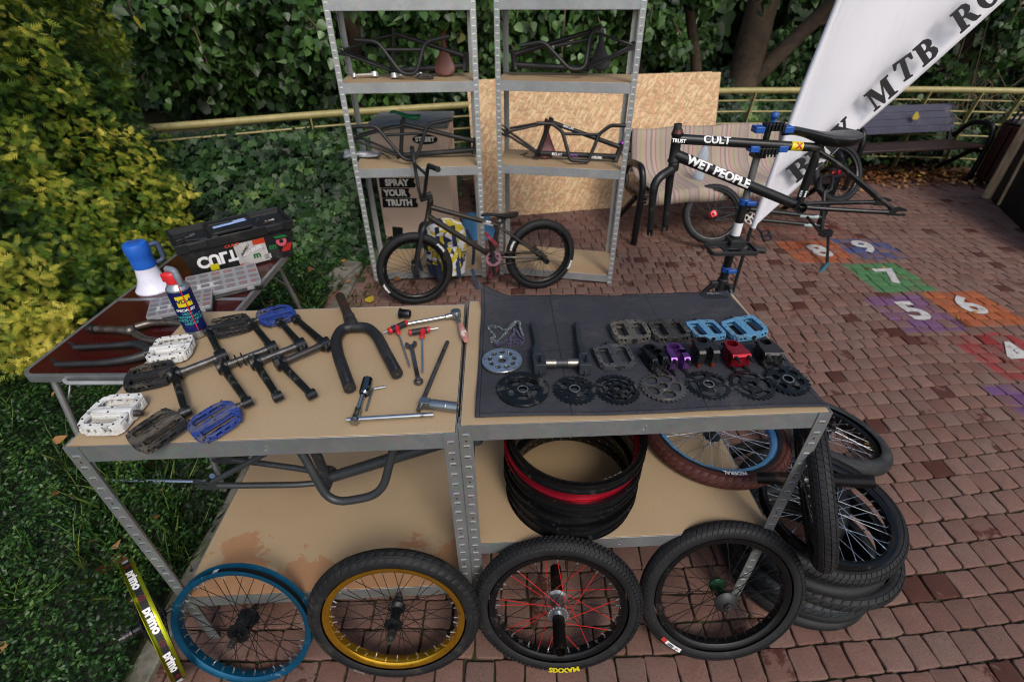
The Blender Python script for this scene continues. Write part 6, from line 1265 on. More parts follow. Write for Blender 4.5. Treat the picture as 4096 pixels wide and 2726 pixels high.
# golden conifer
t = thing('golden_conifer', 'golden yellow green conifer filling the left edge', 'tree', (-3.55, 2.75, 0))
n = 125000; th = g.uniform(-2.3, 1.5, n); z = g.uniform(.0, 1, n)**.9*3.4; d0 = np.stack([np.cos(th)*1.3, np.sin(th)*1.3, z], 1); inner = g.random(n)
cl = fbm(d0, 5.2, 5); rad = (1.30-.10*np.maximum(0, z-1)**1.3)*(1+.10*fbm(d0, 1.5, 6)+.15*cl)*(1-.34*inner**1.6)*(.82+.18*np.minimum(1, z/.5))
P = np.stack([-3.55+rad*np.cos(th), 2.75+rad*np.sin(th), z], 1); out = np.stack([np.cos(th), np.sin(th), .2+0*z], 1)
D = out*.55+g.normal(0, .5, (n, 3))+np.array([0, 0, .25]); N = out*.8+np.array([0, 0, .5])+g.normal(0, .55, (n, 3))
tn = .50+.34*cl+.20*fbm(P, 2.0, 2)+g.normal(0, .13, n)-.32*inner  # lit clump tips and deep inner shade put into the leaf tone
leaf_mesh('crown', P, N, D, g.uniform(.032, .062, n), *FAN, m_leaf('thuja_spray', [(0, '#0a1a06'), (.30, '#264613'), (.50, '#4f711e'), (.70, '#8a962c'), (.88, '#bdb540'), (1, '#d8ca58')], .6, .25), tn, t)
b = MB(t.matrix_world.inverted()); b.tube([(-3.55, 2.75, -.02), (-3.5, 2.78, 1.5), (-3.55, 2.75, 3.3)], [.12, .09, .03], 10)
for i in range(26): a = i*2.4; z_ = .15+i*.12; b.tube([(-3.55, 2.75, z_), (-3.55+.6*cos(a), 2.75+.6*sin(a), z_+.12), (-3.55+1.05*cos(a), 2.75+1.05*sin(a), z_+.32)], [.02, .013, .005], 6)
BARK = pm('grey_brown_bark', '#544536', .85, sc=8, var=.35, bump=.8, bsc=35, dirt='#3a3228', dsc=6, damt=.5, bd=.01)
b.build('trunk', BARK, t)
# low shrub carpet left of the kerb
def bedh(x, y): return .035+.075*np.clip((-1.2-x)*2.5, 0, 1)*(1+.5*np.sin(3.1*x+1.7*y)*np.sin(2.3*y-1.1*x+1))+.03*np.sin(9*x+4*y)*np.sin(7*y)
b = MB(); nx2, ny2 = 70, 90
b.v = []; 
for i in range(nx2+1):
    for j in range(ny2+1):
        x = -5.2+4.0*i/nx2; y = -.3+4.9*j/ny2; x = min(x, -1.215-.035*y); b.v.append((x, y, float(bedh(x, y))-.035 if x < -1.26 else -.02))
b.f = [(i*(ny2+1)+j, (i+1)*(ny2+1)+j, (i+1)*(ny2+1)+j+1, i*(ny2+1)+j+1) for i in range(nx2) for j in range(ny2)]
kind(b.build('planting_bed', pm('dark_bed_litter', '#1a2410', .95, sc=20, var=.5, bump=1, bsc=50, bd=.02), smooth=80), 'structure')
def scatter(n, x0, x1, y0, y1, f): x = g.uniform(x0, x1, n); y = g.uniform(y0, y1, n); k = f(x, y); return x[k], y[k]
x, y = scatter(180000, -3.4, -1.17, -.1, 4.2, lambda x, y: (x < -1.20-.035*y-.03*np.sin(y*9)) & (np.hypot(x+3.55, y-2.75) > .9) & (g.random(len(x)) < np.clip(1.3-.28*y, .35, 1)))
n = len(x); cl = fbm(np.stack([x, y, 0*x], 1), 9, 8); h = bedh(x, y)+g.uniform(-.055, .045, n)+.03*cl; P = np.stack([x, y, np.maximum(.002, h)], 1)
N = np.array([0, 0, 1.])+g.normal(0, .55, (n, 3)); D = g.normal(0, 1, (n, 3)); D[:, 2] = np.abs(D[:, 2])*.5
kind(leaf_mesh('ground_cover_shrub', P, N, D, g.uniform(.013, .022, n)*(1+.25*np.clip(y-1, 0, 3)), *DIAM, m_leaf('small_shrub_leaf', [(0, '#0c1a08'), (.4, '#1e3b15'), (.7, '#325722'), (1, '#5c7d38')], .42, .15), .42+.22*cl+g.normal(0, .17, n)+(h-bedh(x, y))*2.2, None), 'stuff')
# long grass blades
GB_ = ([(-.011, 0, 0), (.011, 0, 0), (.010, .35, .04), (.007, .7, .20), (0, 1, .45), (-.007, .7, .20), (-.010, .35, .04)], [(0, 1, 2, 3, 4, 5, 6)])
BL = ([(-.03, 0, 0), (.03, 0, 0), (.02, .45, .08), (0, 1, .42), (-.02, .45, .08)], [(0, 1, 2, 3, 4)])
x, y = scatter(8000, -2.6, -1.15, .2, 3.5, lambda x, y: (fbm(np.stack([x, y, 0*x], 1), 5, 21) > .25) & (x < -1.19-.035*y)); n = len(x); D = g.normal(0, .55, (n, 3)); D[:, 2] = 1; N = g.normal(0, 1, (n, 3)); 
kind(leaf_mesh('long_grass', np.stack([x, y, bedh(x, y)-.05], 1), N, D, g.uniform(.10, .22, n), *GB_, m_leaf('grass_blade', [(0, '#2b4a17'), (.6, '#4f7a2c'), (1, '#8a9a4a')], .5, .3), g.random(n), None), 'stuff')
# grass and moss creeping over the paving edge near the racks
x, y = scatter(9000, -1.6, -.55, 2.5, 4.3, lambda x, y: (fbm(np.stack([x, y, 0*x], 1), 7, 31)+(-.95-x)*2.2 > .15)); n = len(x); D = g.normal(0, .8, (n, 3)); D[:, 2] = 1
kind(leaf_mesh('edge_grass', np.stack([x, y, 0*x-.005], 1), g.normal(0, 1, (n, 3)), D, g.uniform(.015, .05, n), *BL, bpy.data.materials['grass_blade'], g.random(n)*.7, None), 'stuff')
xx = g.uniform(-1.1, 4.5, 900); yy = g.uniform(.3, 4.2, 900); k = fbm(np.stack([xx, yy, 0*xx], 1), 4, 77) > .55; xx, yy = xx[k], yy[k]; rows = np.repeat(np.arange(len(xx)), 14); n = len(rows); D = g.normal(0, .8, (n, 3)); D[:, 2] = .8
kind(leaf_mesh('joint_weeds', np.stack([xx[rows]+g.normal(0, .012, n), yy[rows]+g.normal(0, .006, n), 0*D[:, 0]-.008], 1), g.normal(0, 1, (n, 3)), D, g.uniform(.006, .016, n), *BL, bpy.data.materials['grass_blade'], g.random(n)*.6, None), 'stuff')
# ivy bank along the railing
def ivy(name, n, box, hf, sz, seed, keep=None):
    sz = sz*1.15
    x = g.uniform(box[0], box[1], n); y = g.uniform(box[2], box[3], n); hh = hf(x, y); u = g.random(n)**.45; z = hh*u+g.normal(0, .02, n); P = np.stack([x, y, np.maximum(.0, z)], 1)
    if keep is not None: k = keep(x, y, z); P = P[k]
    n = len(P); c = fbm(P, 5, seed); N = np.stack([g.normal(0, .5, n), -.9+g.normal(0, .5, n), .8+g.normal(0, .45, n)], 1); D = np.stack([g.normal(0, .7, n), -.3+g.normal(0, .4, n), -.8+g.normal(0, .4, n)], 1)
    return kind(leaf_mesh(name, P, N, D, g.uniform(sz*.6, sz*1.25, n), *IVY, IVYM, .42+.25*c+g.normal(0, .17, n), None), 'stuff')
IVYM = m_leaf('ivy_leaf', [(0, '#0d1e0b'), (.4, '#1f3c18'), (.7, '#385a28'), (1, '#6d8548')], .55, .12, .5)
ivy('ivy_bank', 42000, (-4.8, -.55, 3.3, 5.4), lambda x, y: np.clip((y-3.55-.10*(x+1.5)-(.35*(x > -1.3)))*.9, .04, .78-.22*np.clip(x+1.9, 0, 1.5)), .062, 3, lambda x, y, z: (y > 3.5+.5*np.clip(x+1.45, 0, 1)) & (y < 4.9+.38*(x+1.7)+.35))
ivy('ivy_far', 30000, (-1.0, 9, 6.2, 7.4), lambda x, y: .25+.55*(y-6.2)+.15*np.sin(x*3), .075, 4)
# fallen leaves
DRY = m_leaf('dry_leaf', [(0, '#4a2c1a'), (.4, '#7a4b2c'), (.7, '#a5794c'), (.93, '#b5915e'), (1, '#c4ae35')], .75, .15, .2)
def litter(name, x, y, z, sz): sz = sz*.8; n = len(x); kind(leaf_mesh(name, np.stack([x, y, z], 1), np.array([0, 0, 1.])+g.normal(0, .45, (n, 3)), g.normal(0, 1, (n, 3)), sz, *HEART, DRY, g.random(n), None), 'stuff')
x, y = scatter(190, -2.6, -.7, .5, 4.6, lambda x, y: (x < -1.25-.03*y) | ((y > 3.1) & (x < -.75))); litter('fallen_leaves', x, y, bedh(x, y)*(x < -1.25)+.012+g.random(len(x))*.03, g.uniform(.03, .07, len(x)))
x = g.uniform(2.8, 5.6, 1300); y = 5.78+.05*np.sin(x*3)+g.normal(0, .16, 1300); litter('leaf_drift', x, y, np.abs(g.normal(0, .04, 1300))+.01, g.uniform(.04, .08, 1300))
x = g.uniform(1.5, 6, 26); y = g.uniform(2.6, 5.4, 26); litter('scattered_leaves', x, y, 0*x+.006, g.uniform(.02, .045, 26))
o = leaf_mesh('yellow_leaf', [(4.62, 5.985, .61)], [(0, -1, .2)], [(0, 0, 1)], [.085], *HEART, m_leaf('yellow_leaf_skin', [(0, '#b8a02c'), (1, '#b8a02c')]), np.array([.5]), None); tag(o, 'single yellow leaf stuck on the back slats of the grey bench', 'leaf')
b = leaf_mesh('yellow_leaf', [(-1.02, 2.98, .012)], [(0, -.2, 1)], [(.3, 1, 0)], [.075], *HEART, bpy.data.materials['yellow_leaf_skin'], np.array([.5]), None); tag(b, 'single yellow leaf on the grass beside the bike front wheel', 'leaf')
# trees behind the railing
POP = m_leaf('poplar_leaf', [(0, '#1a3010'), (.4, '#375624'), (.7, '#587a3e'), (.95, '#93ab80'), (1, '#c2b040')], .4, .25, .5)
def tree(label, base, trunk_pts, r0, blobs, n, sz, seed, name='poplar_tree', grp='trees behind the railing'):
    t = thing(name, label, 'tree', base, grp); r = np.random.default_rng(seed); b = MB(t.matrix_world.inverted())
    for pts, ra, rb in trunk_pts:
        q = smoothpath(pts, .5, 5); k = len(q); b.tube(q, [ra+(rb-ra)*i/(k-1) for i in range(k)], 12)
    Ps = []; tw = []
    tot = sum(bl[3]**2 for bl in blobs)
    for bx, by, bz, br in blobs:
        c = np.array([bx, by, bz]); m = int(n*br**2/tot); nb = max(5, int(br*15))
        for _ in range(nb):
            d = r.normal(size=3); d /= np.linalg.norm(d); d[2] *= .6; e = c+d*br*r.uniform(.55, 1.05); s = c+d*br*.1+r.normal(0, .1, 3); mm = (s+e)/2+np.array([0, 0, .12*br]); drop = e+np.array([0, 0, -.25*br])
            b.tube([tuple(s), tuple(mm), tuple(e), tuple(drop)], [.016, .011, .008, .004], 5)
            k = m//nb; u = r.random(k)**.7; q = np.where(u[:, None] < .5, s+(mm-s)*(u[:, None]*2), mm+(drop-mm)*((u[:, None]-.5)*2)); Ps.append(q+r.normal(0, .07*br+.035, (k, 3)))
    b.build('trunk', BARK, t); P = np.concatenate(Ps); n = len(P); c = fbm(P, 3, seed)
    N = np.stack([r.normal(0, .8, n), -.7+r.normal(0, .6, n), .5+r.normal(0, .6, n)], 1); D = np.stack([r.normal(0, .8, n), r.normal(0, .4, n)-.2, -1+r.normal(0, .35, n)], 1)
    leaf_mesh('crown', P, N, D, r.uniform(sz*.6, sz*1.2, n), *HEART, POP, .40+.22*c+r.normal(0, .17, n), t); return t
T = lambda *p: [V(q) for q in p]
tree('poplar with drooping leafy branches between the conifer and the left rack', (-1.9, 6.3, 0), [(T((-1.9, 6.3, -.3), (-1.75, 6.25, 1.3), (-1.4, 6.1, 3.2)), .13, .07), (T((-1.8, 6.3, .9), (-2.4, 6.0, 1.9), (-3.1, 5.7, 2.8)), .06, .02)], .13,
     [(-2.9, 5.5, 1.75, .75), (-2.0, 5.3, 1.7, .8), (-1.1, 5.6, 1.75, .75), (-2.5, 5.6, 1.1, .55), (-1.6, 5.7, 1.05, .55), (-3.4, 5.3, 1.2, .6), (-2.2, 5.6, 2.4, .9), (-3.6, 5.2, 2.0, .6), (-.9, 6.1, 1.15, .5)], 14000, .088, 41)
tree('poplar whose leaves hang behind the two racks', (.3, 7.0, 0), [(T((.3, 7.0, -.3), (.25, 6.9, 1.5), (.6, 6.7, 3.2)), .14, .08)], .14, [(-.3, 6.1, 1.75, .8), (.6, 6.2, 1.8, .8), (1.4, 6.4, 1.75, .75), (0, 6.3, 1.0, .6), (1.0, 6.5, 1.15, .55), (.4, 6.2, 2.5, .9), (-.8, 6.2, 2.2, .6)], 9000, .088, 42)
tree('thick forked trunk seen left of the flag above the railing', (3.05, 7.3, 0), [(T((3.05, 7.3, -.4), (3.1, 7.3, .9), (3.15, 7.35, 2.0), (3.0, 7.4, 3.4)), .22, .16), (T((3.2, 7.25, .85), (3.65, 7.1, 1.45), (4.35, 6.95, 2.3), (4.8, 6.9, 2.9)), .10, .07), (T((2.45, 7.1, -.3), (2.42, 7.05, .95), (2.1, 7.0, 1.7), (1.95, 6.95, 2.6)), .075, .05), (T((3.75, 7.05, 1.5), (4.3, 7.0, 1.58), (5.0, 6.9, 1.55)), .035, .02)], .2,
     [(2.0, 6.4, 2.15, .65), (2.9, 6.3, 2.25, .7), (3.9, 6.5, 2.4, .7), (1.7, 6.7, 1.55, .45), (2.6, 8.0, 1.2, .7), (3.9, 8.0, 1.0, .8)], 8000, .085, 43)
tree('slim leaning trunk just right of the racks above the chipboard', (1.55, 7.0, 0), [(T((1.75, 6.9, -.3), (1.65, 6.9, .9), (1.25, 6.9, 2.1)), .075, .05)], .08, [(1.2, 6.7, 2.2, .5), (1.6, 7.3, 1.6, .5)], 2600, .08, 44)
tree('twiggy sparse tree at the right edge above the railing', (6.3, 7.6, 0), [(T((6.3, 7.6, -.3), (6.0, 7.4, 1.2), (5.4, 7.1, 2.3)), .09, .04), (T((6.2, 7.5, .6), (5.2, 7.1, 1.35), (4.4, 6.9, 1.5)), .03, .012), (T((6.6, 7.4, .5), (7.1, 7.0, 1.4), (7.4, 6.9, 2.4)), .06, .03)], .09, [(5.9, 6.9, 1.6, .8), (6.9, 6.8, 1.5, .8), (5.2, 6.9, 1.0, .6), (6.3, 6.8, 2.3, .8), (7.6, 6.6, 1.9, .7), (4.9, 7.0, 2.0, .6)], 7500, .075, 45)
b = MB(); r_ = np.random.default_rng(9); tw = thing('twig_thicket', 'tangle of bare pale twigs behind the railing right of the flag', 'shrub', (5.4, 6.8, 0))
b = MB(tw.matrix_world.inverted())
for _ in range(130):
    p = V((r_.uniform(4.2, 7.2), r_.uniform(6.5, 7.3), r_.uniform(.1, .7))); d = V((r_.normal(0, .6), r_.normal(0, .15), r_.uniform(.3, 1))).normalized(); l = r_.uniform(.5, 1.3); e = p+d*l; b.tube([p, p.lerp(e, .5)+V((r_.normal(0, .06), 0, r_.normal(0, .06))), e], [.006, .0045, .002], 4)
b.build('twigs', pm('pale_twig', '#7d6d55', .8, bump=0), tw)
# dense woods filling the view beyond
n = 95000; x = g.uniform(-15, 17, n); u = g.random(n); y = 8.2+2.8*u-.9*np.maximum(0, np.abs(x-1)-8); z = g.uniform(-.6, 6.2, n); P = np.stack([x, y, z], 1); c = fbm(P, 1.3, 61); k = c > -.15; P, c = P[k], c[k]; n = len(P)
kind(leaf_mesh('far_woods', P, np.stack([g.normal(0, .5, n), -1+g.normal(0, .4, n), .4+g.normal(0, .4, n)], 1), g.normal(0, 1, (n, 3)), g.uniform(.13, .26, n), *HEART, m_leaf('woods_leaf', [(0, '#0b170a'), (.5, '#1a3012'), (1, '#3d5a28')], .55, .1, .3), .42+.3*c+g.normal(0, .15, n), None), 'stuff')
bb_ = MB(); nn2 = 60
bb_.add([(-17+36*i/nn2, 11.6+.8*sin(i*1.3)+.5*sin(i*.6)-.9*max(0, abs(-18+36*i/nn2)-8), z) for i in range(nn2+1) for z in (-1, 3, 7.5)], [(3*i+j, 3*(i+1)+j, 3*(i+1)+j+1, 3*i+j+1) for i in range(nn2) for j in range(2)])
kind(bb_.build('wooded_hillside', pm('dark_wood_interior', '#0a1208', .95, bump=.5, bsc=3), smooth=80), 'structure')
# ---------------------------------------------------------------- BMX bike in front of the racks
GUN = pm('gunmetal_paint', '#3c3833', .3, .55, dirt='#6b6258', dsc=20, damt=.15); PINK = pm('pink_anodised', '#b98a9c', .32, .6); REDCL = pm('red_clear_plastic', '#7f2f3d', .35)
F0, R0 = V((-0.6534, 2.9829, 0.0000)), V((0.2135, 3.2016, 0.0000)); lx = (R0-F0).normalized(); lean = .10
ly = V((-lx.y, lx.x, 0)); lz = (V((0, 0, 1))*cos(lean)+ly*sin(lean)); ly2 = lz.cross(lx)
t = thing('bmx_bike', 'gunmetal bike with black wheels and pink sprocket parked before the tall racks', 'bicycle', basis(lx, ly2, lz, F0)); TW = t.matrix_world.copy()
WB = (R0-F0).length; fa, ra = V((0, 0, .255)), V((WB, 0, .255)); st_ = V((.267, 0, .964)); HBp = fa+V((.03, 0, 0))+st_*.335; HTp = HBp+st_*.115; BB = V((WB-.355, 0, .285)); SC = BB+V((-.0, 0, 0))+V((.055, 0, .215))
W_ = lambda p: TW @ p
frame(t, dict(BB=W_(BB), AX=W_(ra), SC=W_(SC), HT=W_(HTp), HB=W_(HBp)), GUN, wd=ly2, drop=.058, rt=.0185, r2=.0095)
cr = HBp-st_*.012
fork(t, W_(HTp+st_*.01), W_(cr), W_(fa+V((0, .055, 0))), W_(fa+V((0, -.055, 0))), BLKM, r=.0155, r1=.011)
Rx = Matrix.Rotation(pi/2, 4, 'X'); PEGS = ((.05, .155, .019, BLKM), (-.155, -.05, .019, BLKM))
for nm, c, sp_ in (('front', fa, .3), ('rear', ra, .1)):
    w = wheel(t, RIMBLK, TY_PLAIN, TR(c) @ Rx @ Matrix.Rotation(sp_, 4, 'Z'), part=True, r=.0285, R=.257, hub=BLKM, nip=BLK, pegs=PEGS)
    for a in ((.35, 3.3) if nm == 'front' else (-.5, 2.6)): ring_text(w, 'ANIMAL', .020, .236, .0292, a, Matrix(), WHITELET, bold=.04); 
# handlebar, stem, grips
top = HTp+st_*.045; b = MB(); b.tube([HTp, HTp+st_*.03], [.019, .0175], 16); b.box(top+V((-.035, 0, .0)), (.085, .045, .038), Matrix.Rotation(-.27, 4, 'Y')); b.build('stem', BLK, t, bevel=.005)
cl = top+V((-.06, 0, .012)); q = V((-.02, 0, .0)); rz = V((.03, 0, .215))
Sx = Matrix.Translation(cl) @ Matrix.Rotation(.13, 4, st_) @ Matrix.Translation(-cl); bp = [cl+V((.02, -.36, .225)), cl+V((.015, -.22, .222)), cl+V((.0, -.07, .0)), cl+V((0, .07, 0)), cl+V((.015, .22, .222)), cl+V((.02, .36, .225))]; bp[0].x += .02; bp[-1].x += .02; bp = [Sx @ q_ for q_ in bp]
bars(t, [W_(p) for p in bp], .0112, BLKM, grips=(0, 1), cross=[W_(bp[2].lerp(bp[1], .72)), W_(bp[3].lerp(bp[4], .72))], rad=.04, glen=.13)
saddle(t, basis((-.98, 0, .17), (0, -1, 0), (.17, 0, .98), SC+V((.02, 0, .075))), BLK, L_=.26, wr=.06)
# cranks, chain
ca = V((-.16, 0, .98)).normalized(); 
for s, d in ((-1, ca), (1, -ca)):
    p, e = BB+V((0, s*.062, 0)), BB+V((0, s*.066, 0))+d*.17; crank_arm(t, W_(p), W_(e), W_(p+V((0, 1, 0)))-W_(p), BLKM)
    pedal(t, TR(e+V((0, s*.07, 0)), 0) @ Matrix.Rotation(pi/2*(1 if s < 0 else -1), 4, 'Z') @ Matrix.Rotation(.9, 4, 'X') @ Matrix.Rotation(pi, 4, 'Z') , REDCL, REDCL, .1, .1, .018, 'round', name='pedal')
b = MB(TR(BB+V((0, -.045, 0))) @ Rx); bh = oval(0, 0, .012, .012, 16); wn = [wedge(.020, .040, a, a+.75) for a in [i*2*pi/6 for i in range(6)]]; b.plate(teeth_outline(25, .0507), .003, [bh]+wn); b.plate(oval(0, 0, .055, .055, 40), .003, [oval(0, 0, .044, .044, 40)], z0=.003); b.plate(oval(0, 0, .046, .046, 40), .005, [bh]+wn, z0=-.001); b.build('sprocket', PINK, t)
b = MB(); y = -.0455
for s in (1, -1): b.bar(BB+V((0, y, s*.050)), ra+V((0, y, s*.019)), .005, .008)
b.tube([BB+V((.05*cos(a), y, .05*sin(a))) for a in [pi/2+pi*i/12 for i in range(13)]], .004, 6); b.build('chain', STEEL, t)
p, q2 = W_(BB.lerp(SC, 0)), W_(SC)
n = ly2*-1
def on_tube(root, s, size, p, q, r, f, m, flip=False, bold=.04, off=0):
    r += .0007
    p, q = V(p), V(q); d = (q-p).normalized(); nn_ = (n-d*n.dot(d)).normalized(); u = nn_.cross(d).normalized(); u = u if u.z > 0 else -u; c = p.lerp(q, f); inv = root.matrix_world.inverted()
    return lettering(s, size, lambda x, y: inv @ (c+d*x+u*sin((y+off)/r)*r+nn_*cos((y+off)/r)*r), m, root, bold=bold)
tt = HBp.lerp(HTp, .8); on_tube(t, 'SHIT', .018, W_(tt), W_(SC), .0176, .84, WHITELET, off=.009); on_tube(t, 'HAPPENS', .018, W_(tt), W_(SC), .0176, .84, WHITELET, off=-.009)

# ---------------------------------------------------------------- repair stand with the clamped frame
SX, SY = .925, 1.89; BLUEP = pm('blue_clamp_plastic', '#1d4f9c', .4); GREYT = pm('grey_alloy_tube', '#7d7f80', .4, .6)
t = thing('repair_stand', 'black telescopic repair stand with blue collars and clamp behind the right bench', 'repair stand', (SX, SY, 0))
b = at(t); b.tube([(SX, SY, .70), (SX, SY, 1.10)], .0175, 20); b.build('outer_pole', BLK, t); b = at(t); b.tube([(SX, SY, 1.10), (SX, SY, 1.285)], .0135, 18); b.build('inner_pole', GREYT, t)
for z in (1.105, .81):
    b = at(t); b.tube([(SX, SY, z-.014), (SX, SY, z+.012)], .0205, 20); b.box((SX+.016, SY-.024, z), (.04, .016, .018)); b.build('quick_release_collar', BLUEP, t, bevel=.004)
b = at(t); b.tube([(SX, SY, .70), (SX, SY, .765)], .023, 16)
for k in range(3):
    a = radians(-60+120*k); b.box((SX+.034*cos(a), SY+.034*sin(a), .735), (.036, .02, .032), Matrix.Rotation(a, 4, 'Z'))
b.build('leg_hub', BLKM, t, bevel=.004)
for k in range(3):
    a = radians(-60+120*k); g = at(t); g.tube([(SX+.04*cos(a), SY+.04*sin(a), .735), (SX+.58*cos(a), SY+.58*sin(a), .02)], .0115, 12); g.tube([(SX, SY, .42), (SX+.285*cos(a), SY+.285*sin(a), .41)], .008, 8); g.build('leg', BLK, t); g = at(t); g.ball((SX+.58*cos(a), SY+.58*sin(a), .016), .018, 6); g.build('rubber_foot', RUBBER, t)
b = at(t); b.tube([(SX, SY, .40), (SX, SY, .72)], .015, 12); b.build('centre_post', BLKM, t)
b = at(t); tr = (SX-.035, SY-.065, .925); b.plate(rrect(0, 0, .185, .10, .014, 4), .006, [rrect(-.055, .0, .045, .05, .01, 3), rrect(.01, -.012, .05, .034, .008, 3), rrect(.066, .01, .025, .04, .007, 3)], M=Matrix.Translation(tr)); b.plate(rrect(0, 0, .19, .105, .016, 4), .016, [rrect(0, 0, .178, .093, .013, 4)], M=Matrix.Translation(tr)); b.box((SX, SY-.01, .93), (.06, .07, .05)); b.tube([(SX-.02, SY-.03, .925), (SX+.12, SY-.04, .912)], .014, 10); b.build('tool_tray', BLKM, t, bevel=.002)
M = basis((1, 0, 0), (0, 0, 1), (0, -1, 0), (SX, SY-.0222, .985)); b = MB(t.matrix_world.inverted()); b.tube([(SX, SY, .965), (SX, SY, 1.02)], .0181, 20); b.build('paper_label', WHITEP, t)
JX, JZ = SX+.02, 1.345
b = at(t); b.box((SX, SY+.0, 1.30), (.045, .05, .05)); b.box((JX, SY-.018, JZ-.042), (.075, .04, .022)); b.box((JX+.002, SY-.018, JZ+.040), (.07, .04, .024)); 
for i in range(5): b.box((JX-.025+.0125*i, SY-.04, JZ+.044), (.004, .01, .03)); b.box((JX-.025+.0125*i, SY-.04, JZ-.046), (.004, .01, .03))
b.cyl((JX, SY+.01, JZ+.02), (JX, SY+.01, JZ-.04), .012, 10); b.build('clamp_body', BLK, t, bevel=.002)
for sx in (-1, 1):
    for z in (JZ+.032, JZ-.034): g = at(t); g.box((JX+sx*.052, SY-.018, z), (.034, .045, .022)); g.build('clamp_jaw', BLUEP, t, bevel=.003)
g = at(t); g.ball((JX-.002, SY-.01, JZ+.075), .014, 8); g.cyl((JX-.002, SY-.01, JZ+.05), (JX-.002, SY-.01, JZ+.075), .007, 10); g.build('clamp_knob', BLUEP, t)
DX = 1.89
t = thing('bmx_frameset', 'black lettered frame with fork and saddle held in the repair stand clamp', 'bike frame', (SX, SY, 1.30))
N = dict(BB=(1.1303, 1.8700, 1.0941), AX=(1.4862, 1.8600, 1.0885), SC=(1.1344, 1.8700, 1.3119), HT=(0.6070, 1.8800, 1.3638), HB=(0.6100, 1.8800, 1.2624))
frame(t, N, BLK, wd=(.12, 1, 0), rt=.0185, r2=.0088, drop=.056)
fork(t, (0.6026, 1.8800, 1.3947), (0.6144, 1.8800, 1.2432), (0.5522, 1.8350, 1.0145), (0.6377, 1.9250, 0.9962), BLK, steer=STEEL, r=.0165, r1=.0125, rs=.0145)
b = at(t); b.tube([(0.6062, 1.8800, 1.3638), (0.6052, 1.8800, 1.3771)], [.021, .0165], 18); b.build('headset_spacer', pm('brown_spacer', '#5b3830', .4, .5), t)
sv = (V((1.2662, 1.8700, 1.3384))-V((1.0173, 1.8700, 1.3857))).normalized(); M = t.matrix_world.inverted() @ basis(-sv, (0, -1, 0), (-sv).cross(V((0, -1, 0))), V((1.1297, 1.8700, 1.3645))); saddle(t, M, BLK, L_=.285, wr=.072, rise=.030, rail=False, thick=1.55)
b = at(t); b.tube([(1.1388, 1.8700, 1.3042), (1.1335, 1.8700, 1.3497)], .0135, 12); b.build('seat_post', BLKM, t)
n = V((0, -1, .28)).normalized()
hb, ht, bb, sc = V(N['HB']), V(N['HT']), V(N['BB']), V(N['SC']); dtp, ttp = hb.lerp(ht, .26), hb.lerp(ht, .8)
on_tube(t, 'WET PEOPLE', .047, dtp, bb, .0205, .33, WHITELET, bold=.045)
on_tube(t, 'CULT', .040, ttp, sc, .0177, .27, WHITELET, bold=.03, off=.004); on_tube(t, 'TRUST', .017, hb+V((-.03, 0, .075)), hb+V((.03, 0, .070)), .0222, .5, WHITELET, bold=.04)
def band(root, p, q, r, f0, f1, m, nm='sticker', a0=-1.1, a1=1.1):
    p, q = V(p), V(q); d = (q-p).normalized(); nn_ = (n-d*n.dot(d)).normalized(); u = nn_.cross(d).normalized(); u = u if u.z > 0 else -u; inv = root.matrix_world.inverted(); vs = []; k = 8
    for i in range(k+1):
        a = a0+(a1-a0)*i/k
        for f in (f0, f1): vs.append(inv @ (p.lerp(q, f)+u*sin(a)*r*1.03+nn_*cos(a)*r*1.03))
    b = MB(); b.add(vs, [(2*i, 2*i+1, 2*i+3, 2*i+2) for i in range(k)]); return b.build(nm, m, root)
band(t, ttp, sc, .0172, .795, .875, CANY); on_tube(t, 'X', .03, ttp, sc, .0175, .845, REDL, bold=.05)
for i, (f, a) in enumerate([(f, a) for f in (.06, .10, .14) for a in (-.5, .1, .6)]):
    if (i+i//3) % 2 == 0: band(t, bb, sc, .0162, .12+f, .15+f, WHITELET, 'checker', a, a+.5)

# ---------------------------------------------------------------- feather flag
FY = 2.35; t = thing('feather_flag', 'tall white feather flag with bold black serif lettering', 'flag', (1.222, FY, 0))
FAB = NT('white_flag_cloth'); _c = FAB.co(); FAB = FAB.set(FAB.mix(FAB.ramp(FAB.noise(FAB.co(scale=(1, 1, .2)), 6, 6, .7), [(.5, 0.), (.8, .4)]), hexc('#dedee4'), hexc('#b4b0b4')), .7, 0)
L0 = [(1.2213, 2.3500, 0.8094), (1.2465, 2.3500, 1.2460), (1.2661, 2.3500, 1.4786), (1.2962, 2.3500, 1.7558), (1.3206, 2.3500, 2.0039)]; R0_ = [(1.2264, 2.3500, 0.8070), (1.3398, 2.3500, 0.9312), (1.5689, 2.3500, 1.2443), (1.7354, 2.3500, 1.4486), (1.9691, 2.3500, 1.7526), (2.1528, 2.3500, 2.0003)]
def poly_at(P, z):
    P = [V(p) for p in P]
    for a, c in zip(P, P[1:]):
        if a.z <= z <= c.z: return a.lerp(c, (z-a.z)/max(1e-6, c.z-a.z))
    return P[0] if z < P[0].z else P[-1]
b = at(t); z0, z1 = L0[0][2]+.001, R0_[-1][2]-.002; nz, nx = 60, 24
def flag_pt(u, z):
    l, r = poly_at(L0, z), poly_at(R0_, z); p = l.lerp(r, u); p.y = FY+.022*sin(u*5+z*2.2)*min(1, (r-l).length*2)+.01*sin(u*11-z*4)*u; return p
b.add([flag_pt(i/nx, z0+(z1-z0)*j/nz) for j in range(nz+1) for i in range(nx+1)], [(j*(nx+1)+i, j*(nx+1)+i+1, (j+1)*(nx+1)+i+1, (j+1)*(nx+1)+i) for j in range(nz) for i in range(nx)])
o = b.build('flag_cloth', FAB, t, smooth=80); s = o.modifiers.new('w', 'SOLIDIFY'); s.thickness = .001
